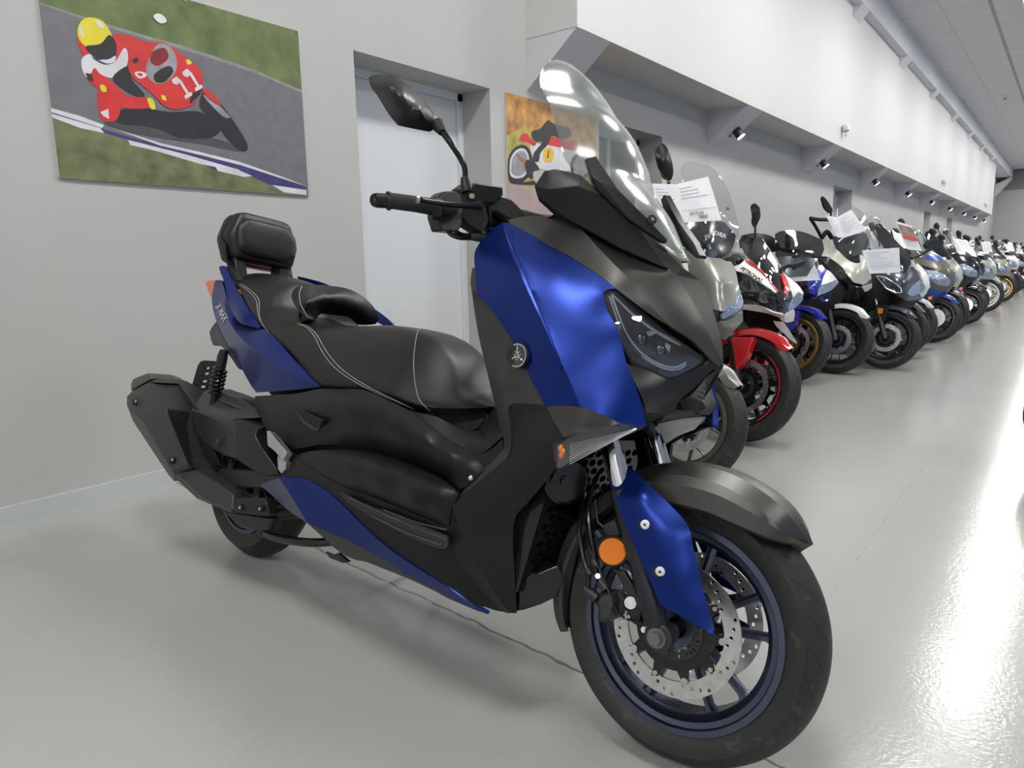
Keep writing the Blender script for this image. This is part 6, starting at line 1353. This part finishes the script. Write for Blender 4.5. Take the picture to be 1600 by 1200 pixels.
s5 = [(1309, 326, 1.14), (1311, 322, 1.14), (1318, 320.4, 1.14), (1330, 321, 1.14), (1345, 329, 1.14), (1355, 345, 1.16), (1360, 367.5, 1.20), (1359, 387, 1.26), (1350, 395, 1.34), (1333, 400, 1.42), (1328, 396, 1.42), (1312, 380, 1.34), (1308, 371, 1.28), (1307, 345, 1.19)]
tr(F5, B5, 'windscreen', s5, CLEAR, inner=[(1335, 350, 1.27), (1338, 380, 1.37)], t=.003); MB().tube([F5.PX(*p) for p in s5+[s5[0]]], .0022, 6).build('windscreen_edge', GLASS, B5)
tr(F5, B5, 'dashboard', [(1300, 370, 1.18), (1330, 366, 1.22), (1354, 364, 1.20), (1359, 382, 1.24), (1345, 398, 1.36), (1345, 408, 1.42), (1335, 410, 1.44), (1322, 402, 1.40), (1306, 385, 1.28)], GLOSSB)
sheet(F5, [(1290, 336, 1.40), (1307.5, 340, 1.36), (1317.5, 372, 1.40), (1307.5, 370, 1.42), (1330, 327.5, 1.34), (1354, 360, 1.38)], 'bright folded white sheet on the cream adventure scooter\'s clear screen', quads=[(0, 1, 2, 3), (1, 4, 5, 2)])
for nm_, pts, r_ in (('hand_guard', [(1266, 341, 1.3), (1280, 343, 1.3), (1296, 344, 1.25), (1303, 352, 1.2)], .016), ('hand_guard_strut', [(1266, 341, 1.3), (1275, 355, 1.28), (1284, 372, 1.22)], .014), ('grip', [(1284, 372, 1.2), (1292, 362, 1.2), (1300, 372, 1.2)], .02)):
    MB().tube([F5.PX(*p) for p in pts], r_, 8, smooth=3).build(nm_, BLACK, B5)
tr(F5, B5, 'mirror', [(1284.5, 311, 1.2), (1286, 307, 1.2), (1290, 310, 1.2), (1297, 320, 1.2), (1301, 328, 1.2), (1300, 333, 1.2), (1296, 332.5, 1.2), (1289, 325, 1.2)], PLAST2, t=.02); MB().tube([F5.PX(1298, 331, 1.2), F5.PX(1299, 345, 1.2)], .008, 8).build('mirror_stem', BLACK, B5)

# ---- sixth: slate maxi scooter -------------------------------------------------
F6 = Fr(7.06, 1.30, 1.52, 9, -115)
B6 = scooter(F6, dict(body=GRB, fender=GRB, traced=1, noscreen=1, near=1, mirrors=False, wb=1.52, rimm=RIMB), label='dark slate scooter with large split headlights and a sheet on its nose', cat='scooter')
tr(F6, B6, 'front_fairing', [(1364, 430, 1.36), (1385, 427, 1.45), (1407, 425, 1.50), (1425, 416, 1.48), (1432, 422, 1.48), (1438, 436, 1.50), (1433, 441, 1.54), (1424, 450, 1.59), (1420, 460, 1.61), (1424, 463, 1.58), (1438, 458, 1.52), (1439, 467, 1.52), (1420, 470, 1.60), (1411, 467, 1.61), (1400, 460, 1.57), (1384, 453, 1.49), (1374, 441, 1.42)], GRB, inner=[(1415, 440, 1.60), (1400, 435, 1.55)])
tr(F6, B6, 'headlight_right', [(1368, 430, 1.40), (1384, 433, 1.48), (1397, 441, 1.55), (1408, 449, 1.60), (1410.5, 458, 1.62), (1400, 459.5, 1.58), (1384, 452, 1.50), (1375, 441, 1.44)], DARKLENS)
m = MB().tube([F6.PX(*p) for p in ((1369, 431, 1.41), (1384, 434, 1.49), (1397, 442, 1.56), (1407, 450, 1.61), (1409, 457, 1.63), (1400, 458, 1.59), (1385, 451, 1.51), (1376, 441, 1.45), (1369, 431, 1.41))], .007, 6); m.build('light_frame', SILVER, B6)
tr(F6, B6, 'headlight_left', [(1420, 460, 1.625), (1423, 450, 1.60), (1433, 441, 1.55), (1438, 438, 1.52), (1438, 457, 1.53), (1425, 463, 1.60)], LENS)
tr(F6, B6, 'side_panel', [(1358, 432, 1.32), (1366, 440, 1.36), (1384, 453, 1.45), (1384, 456, 1.44), (1372, 460, 1.36), (1360, 452, 1.3)], GRB)
tr(F6, B6, 'chin', [(1372, 460, 1.36), (1384, 456, 1.45), (1411, 467, 1.59), (1439, 463, 1.52), (1439, 467, 1.50), (1423, 482, 1.47), (1400, 482, 1.44), (1378, 470, 1.38)], BLACK)
tr(F6, B6, 'windscreen', [(1367, 354, 1.12), (1370, 349.5, 1.11), (1376, 350, 1.11), (1388, 362, 1.18), (1400, 376, 1.26), (1412, 388, 1.34), (1421, 395, 1.40), (1424, 412, 1.46), (1417, 423, 1.52), (1405, 420, 1.50), (1390, 400, 1.38), (1374, 375, 1.22)], mat('tinted_screen_dark', (0, 0, 0)), inner=[(1405, 400, 1.45)], t=.004)
MB().tube([F6.PX(*p) for p in ((1368, 356, 1.12), (1371, 352, 1.12), (1380, 360, 1.15))], .004, 6).build('screen_trim', LGR, B6)
sheet(F6, [(1347, 391, 1.70), (1405, 387, 1.66), (1407, 426, 1.68), (1359, 427.5, 1.72)], 'wide white printed sheet covering the top of the slate scooter\'s nose')
sheet(F6, [(1399, 345, 1.50), (1425, 353, 1.46), (1441, 392, 1.50), (1419, 390, 1.54)], 'white leaflet with a red band hung on the slate scooter\'s screen', red=True, cat='leaflet', group=None)
tr(F6, B6, 'mirror', [(1446, 383, 1.3), (1453, 375, 1.3), (1466, 374.5, 1.3), (1476, 379, 1.3), (1471, 386, 1.3), (1456, 390, 1.3), (1449, 388, 1.3)], PLAST2, t=.03)
MB().tube([F6.PX(1424, 404, 1.32), F6.PX(1440, 398, 1.31), F6.PX(1456, 388, 1.30)], .013, 8).build('mirror_arm', BLACK, B6)

# ---- the rest of the row ---------------------------------------------------------
def g(**k): return k
ROW = [
 (7.88, 1.40, g(body=LGR, fender=BRN, screen=CLEAR, sh=.42), 'light grey scooter with taupe mudguard and tall clear screen, next after the slate scooter', 'sheet'),
 (8.66, 1.38, g(body=WHT, fender=WHT, screen=CLEAR, sh=.36), 'white scooter with white mudguard, just before the one with a blue mudguard', None),
 (9.55, 1.36, g(body=BRN, fender=BLU2, trim2=BLU2, screen=CLEAR, sh=.34, chin=BLU2), 'taupe-nosed scooter with bright blue front mudguard', None),
 (10.45, 1.32, g(body=CREAM, fender=BRN, screen=SMOKE, sh=.34, trim2=BLK, shield=DGREY), 'cream-nosed scooter with taupe mudguard and tall black screen', 'sheet'),
 (11.35, 1.36, g(body=CREAM, fender=NAVY, screen=SMOKE, sh=.36, trim2=BLK), 'cream scooter with navy mudguard and black screen', 'sheet'),
 (12.20, 1.34, g(body=BLK, fender=BLK, screen=CLEAR, sh=.40), 'black scooter with clear screen, after the two cream-nosed scooters', None),
 (13.05, 1.36, g(body=LGR, fender=BLK, screen=CLEAR, sh=.30), 'light grey scooter with black mudguard, beside the black one', 'sheet'),
 (13.95, 1.34, g(body=BLK, fender=GRB, screen=SMOKE, sh=.30), 'black scooter with slate mudguard and smoked screen', None),
 (15.00, 1.34, g(body=LGR, fender=LGR, rimm=RIMW, rim='thin', R=.30, sh=.2), 'light grey big-wheeled scooter with white spoked rims, before the navy one', 'sheet'),
 (16.00, 1.36, g(body=WHT, fender=WHT, rimm=RIMW, rim='thin', R=.30, sh=.3), 'white big-wheeled scooter with white rims', None),
 (17.00, 1.38, g(body=NAVY, fender=NAVY, R=.30, rimm=RIMG, sh=.3), 'navy big-wheeled scooter with bronze wheels, after the white-rimmed pair', 'sheet'),
 (18.10, 1.34, g(body=OLV, fender=BRN, R=.30, rimm=GOLD, sh=.35), 'pale olive scooter with gold-edged wheels', None),
 (19.20, 1.36, g(body=BLK, fender=BLK, R=.30, rimm=RIMW, rim='thin', sh=.25), 'black big-wheeled scooter with white rims', 'sheet'),
 (20.30, 1.34, g(body=BRN, fender=BRN, R=.30, sh=.35), 'taupe big-wheeled scooter, in the far part of the row', None),
 (21.40, 1.36, g(body=WHT, fender=BLK, sh=.35), 'white scooter with black mudguard, in the far part of the row', 'sheet'),
 (22.60, 1.36, g(body=DRED, fender=DRED, sh=.3), 'dark red scooter, in the far part of the row', None),
 (23.80, 1.36, g(body=LGR, fender=NAVY, sh=.3), 'light grey scooter with navy mudguard, in the far part of the row', 'leaf'),
 (25.00, 1.36, g(body=BLK, fender=RED, sh=.3), 'black scooter with red mudguard, near the far end', None),
 (26.30, 1.36, g(body=CREAM, fender=CREAM, sh=.3), 'all-cream scooter, near the far end', 'sheet'),
 (27.60, 1.36, g(body=RED, fender=RED, sh=.3), 'bright red scooter, near the far end', None),
 (29.00, 1.36, g(body=GRB, fender=WHT, sh=.3), 'slate scooter with white mudguard, near the far end', 'sheet'),
 (30.50, 1.36, g(body=OLV, fender=OLV, sh=.3), 'all pale olive scooter, near the far end', None),
 (32.00, 1.36, g(body=NAVY, fender=WHT, sh=.3), 'navy scooter with white mudguard, last but one in the row', None),
 (33.60, 1.36, g(body=WHT, fender=RED, sh=.3), 'white scooter with red mudguard, last in the row', 'sheet'),
]
nsh = 0
for i, (x, y, c, lab, extra) in enumerate(ROW):
    fr = Fr(x, y-.05+.06*math.sin(i*2.1), 1.5, 9+1.5*math.sin(i*1.3), -112+3*math.sin(i*1.7))
    c['nz'] = .045*math.sin(i*2.7+1); c['nw'] = .93
    if i in (3, 4, 7, 12, 16, 20): c['dk'] = 1
    c['mh'] = .22+.08*((i*7) % 3)/2
    o = scooter(fr, c, label=lab, cat='scooter')
    if extra:
        R_ = fr.M; red = extra == 'leaf'
        root = empty('price_sheet', matrix=fr.M @ Matrix.Translation((1.53 if c.get('dk') else 1.38, -.02, 1.06+c['nz'])), label=('price sheet on the '+lab.split(',')[0].split(' and ')[0]), cat='price sheet', group='price sheets on the bikes')
        a_ = .05*math.sin(i*3); w_, h_ = .15, .21
        if i % 3 == 0: w_, h_ = .21, .15
        V = [Vector(p) for p in ((0.05-.02, -w_+a_, h_), (.0-.05, 0+a_, h_), (-.02, w_+a_, h_), (.07, w_+a_, 0), (.06, 0+a_, -.01), (.12-.02, -w_+a_, 0))]
        m = MB(); thick(m, V, [(0, 5, 4, 1), (1, 4, 3, 2)], [Vector((-.003, 0, 0))]*6); m.build('paper', PAPER, root, smooth=False)
        m = MB()
        for k in range(5):
            for s_ in (0, 1):
                A, B_, Cc, D = (V[0], V[1], V[4], V[5]) if s_ == 0 else (V[1], V[2], V[3], V[4]); v = .15+.15*k; off = Vector((.006, 0, .002))
                m.add([A*(1-v)*.9+B_*(1-v)*.1+(D*.9+Cc*.1)*v+off, A*(1-v)*.2+B_*(1-v)*.8+(D*.2+Cc*.8)*v+off, A*(1-v-.02)*.2+B_*(1-v-.02)*.8+(D*.2+Cc*.8)*(v+.02)+off, A*(1-v-.02)*.9+B_*(1-v-.02)*.1+(D*.9+Cc*.1)*(v+.02)+off], [(0, 1, 2, 3)])
        m.build('printing', REDP if red else INK, root, smooth=False)

# opposite row: only the front tyre of the nearest bike shows at the right edge
FO = Fr(4.22, -.13, 1.5, 8, 85)
scooter(FO, dict(body=GRB, fender=BLK, near=1), label='dark scooter in the opposite row, its front tyre cut by the right edge', cat='scooter')

for o in list(C.objects):
    if o.parent is None and o.name.split('.')[0] in ('motor_scooter', 'sport_motorcycle') and o is not SCO:
        nest(o, [('disc_rivet', 'disc_carrier'), ('grip', 'handlebar'), ('windscreen_edge', 'windscreen'), ('screen_edge', 'windscreen'), ('screen_bolt', 'windscreen'), ('axle_nut', 'fork_lower'), ('side_reflector', 'fender_side'), ('rim_tape', 'rim'), ('fairing_lettering', 'upper_fairing_band'), ('dash_lettering', 'dashboard'), ('light_frame', 'headlight_right'), ('stem_ring', 'mirror_stem')])
# ================================================================== POSTERS
def poster(name, X0, Z0, W, H, layers, label, lean=0):
    "layers: (colour material, polygon in 0..1 of the print, y down)"
    r = empty(name, (X0, WY, Z0), label=label, cat='poster')
    MB().box((0, -.012, 0), (W, -.0005, H)).build('board', mat('poster_edge', (.6, .6, .58), .5), r, smooth=False)
    mats = []; m = MB()
    for i, (mm, poly) in enumerate(layers):
        if mm not in mats: mats.append(mm)
        m.mi = mats.index(mm)
        P2 = [(u*W, (1-v)*H) for u, v in poly]
        v_, T_ = tri2d(P2, (), 0); y = -.0125-.00012*i
        m.add([(a, y, b) for a, b in v_], T_)
    o = m.build('print', mats, r, smooth=False)
    return r
def vmat(name, col, var, vs, stretch=(1, 1, 1)):
    return mat(name, col, .42, var=var, vscale=vs)
GR1 = vmat('print_grass', (.125, .165, .055), .30, 9); GR2 = vmat('print_grass_low', (.155, .165, .075), .35, 14); TAR = vmat('print_tarmac', (.165, .16, .175), .10, 20); TAR2 = vmat('print_tarmac_edge', (.27, .26, .24), .15, 20)
PR = vmat('print_red', (.62, .03, .03), .12, 9); PRD = vmat('print_dark_red', (.22, .012, .015), .2, 12); PW = vmat('print_white', (.66, .66, .68), .12, 12); PY = vmat('print_yellow', (.75, .62, .03), .06, 8); PK = vmat('print_black', (.022, .02, .025), .2, 14); PB = vmat('print_blue', (.05, .045, .16), .2, 10); PG = vmat('print_grey', (.30, .29, .31), .25, 14); PSH = vmat('print_shadow', (.07, .068, .08), .2, 14)
def sm(p, n=4):
    A = np.array(p+[p[0], p[1], p[2]], float); c = crom(A, n); k = len(p); c = c[n:n+k*n]; return [tuple(q) for q in c]
def pxy(x, y):
    # picture point (crop of the first poster at 3.2x) to print coordinates, by the wall plane
    d = ray(x, y); t = (WY-.012)/d[1]; q = CAMP+d*t; return ((q[0]-1.229)/1.212, 1-(q[2]-1.38)/.835)
def G(*p): return [pxy(a/3.2, b/3.2) for a, b in p]
L1 = [(TAR, [(0, 0), (1, 0), (1, 1), (0, 1)])]
L1.append((GR1, [(0, 0), (1, 0)]+[pxy(a/3.2, b/3.2) for a, b in ((1503, 428),)][:0]+[(1, .35)]+G((1300, 360), (1100, 290), (900, 225), (700, 170), (500, 110), (330, 55), (200, 12))))
L1.append((TAR2, [(1, .35)]+G((1300, 360), (1100, 290), (900, 225), (700, 170), (500, 110), (330, 55), (200, 12))+G((200, 20), (330, 66), (500, 125), (700, 186), (900, 243), (1100, 306), (1300, 375))+[(1, .365)]))
L1.append((GR2, G((262, 590), (400, 620), (600, 690), (700, 740), (900, 790), (1060, 840), (1250, 880), (1400, 960))+[(.93, 1), (0, 1)]))
L1.append((PB, G((255, 565), (500, 640), (700, 700), (900, 745), (1100, 800), (1300, 855), (1530, 935), (1532, 950), (1400, 930), (1350, 925), (1250, 880), (1060, 845), (940, 790), (750, 745), (640, 700), (400, 630), (262, 590))))
for p in (((255, 540), (400, 580), (520, 625), (510, 640), (400, 605), (256, 560)), ((256, 568), (500, 640), (520, 665), (400, 640), (262, 588)), ((640, 700), (800, 740), (920, 770), (1060, 810), (1200, 850), (1180, 855), (1000, 820), (850, 775), (760, 750), (650, 725)),
          ((1070, 825), (1190, 850), (1260, 880), (1220, 885), (1090, 855)), ((1360, 925), (1530, 950), (1532, 975), (1420, 962)), ((560, 640), (800, 715), (1000, 760), (1200, 810), (1400, 880), (1530, 930), (1400, 890), (1200, 825), (1000, 775), (800, 728))):
    L1.append((PW, G(*p)))
L1.append((PSH, sm(G((520, 610), (600, 650), (800, 690), (1000, 720), (1150, 750), (1230, 755), (1100, 700), (900, 660), (700, 600)))))
L1.append((PK, sm(G((560, 560), (700, 540), (850, 560), (1000, 560), (1100, 640), (1050, 690), (900, 690), (800, 650), (700, 630), (600, 620)))))
L1.append((PK, sm(G((1010, 470), (1060, 470), (1120, 540), (1190, 640), (1235, 720), (1230, 755), (1190, 750), (1130, 690), (1060, 600), (1000, 540)))))
L1.append((PG, sm(G((1015, 475), (1050, 480), (1140, 575), (1145, 590), (1110, 580), (1040, 510)), 3)))
# rider: legs, torso, arms
L1.append((PR, sm(G((490, 450), (560, 480), (600, 540), (580, 600), (520, 605), (495, 570)))))
L1.append((PW, G((500, 560), (540, 545), (545, 595), (515, 580))))
L1.append((PR, sm(G((385, 200), (450, 190), (600, 170), (700, 200), (790, 230), (760, 290), (640, 300), (560, 330), (520, 420), (440, 400), (405, 330), (410, 270)))))
L1.append((PW, sm(G((410, 290), (470, 270), (560, 320), (620, 240), (640, 290), (620, 350), (560, 390), (500, 370), (470, 340), (440, 390), (410, 350)))))
L1.append((PK, sm(G((560, 390), (640, 330), (660, 400), (720, 470), (700, 490), (620, 450)))))
L1.append((PR, sm(G((440, 380), (520, 385), (570, 420), (640, 480), (740, 490), (760, 530), (700, 545), (590, 530), (500, 450), (450, 410)))))
L1.append((PY, sm(G((500, 425), (525, 430), (530, 460), (505, 455)), 3))); L1.append((PK, G((425, 365), (455, 370), (470, 410), (440, 400))))
L1.append((PY, sm(G((735, 490), (765, 500), (775, 545), (750, 540)), 3)))
# helmet
L1.append((PY, sm(G((385, 150), (410, 100), (455, 88), (510, 105), (550, 160), (560, 200), (540, 240), (470, 250), (430, 235), (395, 200)))))
L1.append((PK, sm(G((428, 232), (500, 220), (545, 175), (580, 220), (575, 275), (540, 300), (490, 300), (450, 270)))))
L1.append((PB, sm(G((460, 285), (520, 312), (570, 285), (582, 240), (575, 300), (530, 325), (480, 305)), 3)))
L1.append((PW, sm(G((500, 300), (540, 298), (575, 280), (570, 310), (530, 318)), 3))); L1.append((PW, sm(G((395, 140), (405, 130), (415, 165), (420, 190), (400, 170)), 3))); L1.append((PW, sm(G((475, 105), (500, 108), (520, 140), (495, 135)), 3)))
# machine: red fairing and screen
L1.append((PR, sm(G((640, 300), (700, 268), (790, 210), (850, 235), (930, 290), (1000, 350), (1012, 420), (990, 480), (950, 530), (880, 548), (820, 530), (760, 470), (700, 420), (650, 370)))))
L1.append((PG, sm(G((740, 300), (790, 220), (850, 240), (882, 300), (870, 370), (820, 415), (770, 415), (730, 370)))))
L1.append((PRD, sm(G((760, 260), (820, 240), (840, 290), (790, 330), (750, 310)), 3)))
L1.append((PK, sm(G((770, 370), (840, 330), (865, 360), (820, 410), (775, 410)), 3)))
L1.append((PK, G((950, 480), (1005, 430), (1000, 470), (945, 525)))); L1.append((PK, sm(G((660, 300), (685, 290), (688, 308), (668, 318)), 3)))
L1.append((PY, G((925, 300), (945, 298), (958, 318), (935, 325)))); L1.append((PY, G((803, 475), (825, 480), (830, 505), (808, 498))))
L1.append((PW, sm(G((670, 365), (700, 358), (730, 370), (720, 388), (690, 392)), 3))); L1.append((PR, sm(G((682, 370), (700, 366), (712, 374), (700, 384)), 3)))
L1.append((PR, sm(G((1010, 440), (1060, 470), (1100, 520), (1080, 520), (1020, 470)), 3)))
L1.append((PW, sm(G((765, 80), (790, 68), (820, 85), (830, 110), (800, 118), (775, 100)), 3)))
# number 11
for dx, dy in ((0, 0), (52, -38)):
    L1.append((PW, [pxy((a+dx)/3.2, (b+dy)/3.2) for a, b in ((855, 400), (880, 382), (905, 405), (940, 465), (955, 462), (958, 478), (925, 497), (918, 480), (930, 472), (895, 415), (880, 425), (862, 418))]))
P1 = poster('racing_poster', 1.229, 1.38, 1.212, .835, L1, 'large colour print of a yellow-helmeted racer on red number 11 motorcycle')
for (u, v) in ((.005, .01), (.5, .012), (.99, .015)): MB().cyl((u*1.212, -.013, (1-v)*.835), (u*1.212, -.017, (1-v)*.835), .006, 10).build('pin', CHR2, P1)
# second poster
def pxy2(x, y): d = ray(x, y); t = (WY-.012)/d[1]; q = CAMP+d*t; return ((q[0]-4.176)/1.23, 1-(q[2]-1.375)/.83)
def K(*p): return [pxy2(780+a*.175, 130+b*.175) for a, b in p]
OR1 = vmat('print_autumn', (.50, .24, .06), .45, 12); OR2 = vmat('print_autumn_low', (.42, .34, .07), .35, 9); RD = vmat('print_road', (.42, .32, .30), .12, 10)
L2 = [(OR1, [(0, 0), (1, 0), (1, 1), (0, 1)]), (OR2, [(0, .36)]+K((200, 400), (400, 430), (560, 560))[:3]+[(1, .5), (1, 1), (0, 1)]), (RD, [(0, .74), (.3, .78), (1, .80), (1, 1), (0, 1)])]
L2.append((PK, sm(K((75, 760), (90, 640), (160, 560), (240, 560), (290, 640), (290, 760), (240, 860), (160, 900), (90, 880)))))
L2.append((PW, sm(K((92, 760), (105, 660), (165, 590), (230, 590), (265, 660), (265, 750), (225, 830), (160, 850), (105, 830)))))
L2.append((PG, sm(K((108, 760), (120, 670), (170, 610), (222, 610), (250, 670), (250, 745), (215, 810), (160, 830), (115, 810)))))
L2.append((PW, sm(K((280, 540), (400, 545), (560, 570), (700, 560), (760, 620), (720, 740), (560, 790), (420, 775), (330, 740), (290, 640)))))
L2.append((PR, sm(K((175, 510), (200, 460), (245, 448), (275, 490), (330, 540), (300, 560), (260, 530), (200, 520)))))
L2.append((PR, K((420, 545), (450, 470), (520, 490), (600, 510), (690, 520), (700, 600), (640, 600), (560, 580), (420, 548))))
L2.append((PK, sm(K((285, 470), (300, 425), (360, 410), (410, 350), (440, 330), (500, 370), (620, 400), (640, 470), (560, 500), (470, 470), (440, 540), (370, 620), (350, 700), (300, 690), (310, 620), (380, 530), (320, 520)))))
L2.append((PY if 0 else vmat('print_number_disc', (.78, .45, .05), .04, 6), sm(K((390, 650), (395, 595), (430, 578), (475, 590), (485, 645), (470, 700), (430, 710), (398, 695)))))
L2.append((PK, K((436, 600), (444, 600), (438, 668), (426, 670), (430, 640))))
for d_ in (0, 40): L2.append((vmat('print_copper', (.35, .16, .09), .3, 20), [pxy2(780+(a+d_*.6)*.175, 130+(b+d_)*.175) for a, b in ((150, 620), (240, 700), (360, 790), (400, 820), (380, 835), (300, 800), (200, 700), (150, 645))]))
L2.append((PK, sm(K((230, 700), (300, 690), (360, 780), (300, 850), (250, 830)), 3)))
L2.append((PK, sm(K((640, 780), (640, 690), (700, 620), (790, 620), (830, 700), (820, 800), (740, 860), (670, 840)))))
L2.append((PG, sm(K((660, 770), (665, 700), (710, 650), (775, 650), (805, 710), (795, 785), (735, 830), (680, 815)))))
L2.append((PK, K((80, 880), (160, 890), (330, 870), (640, 860), (640, 900), (300, 910), (160, 905))))
P2_ = poster('racing_poster', 4.176, 1.375, 1.23, .83, L2, 'colour print of a vintage red and white racing motorcycle against autumn leaves')
for (u, v) in ((.01, .015), (.99, .015)): MB().cyl((u*1.23, -.013, (1-v)*.83), (u*1.23, -.017, (1-v)*.83), .006, 10).build('pin', CHR2, P2_)
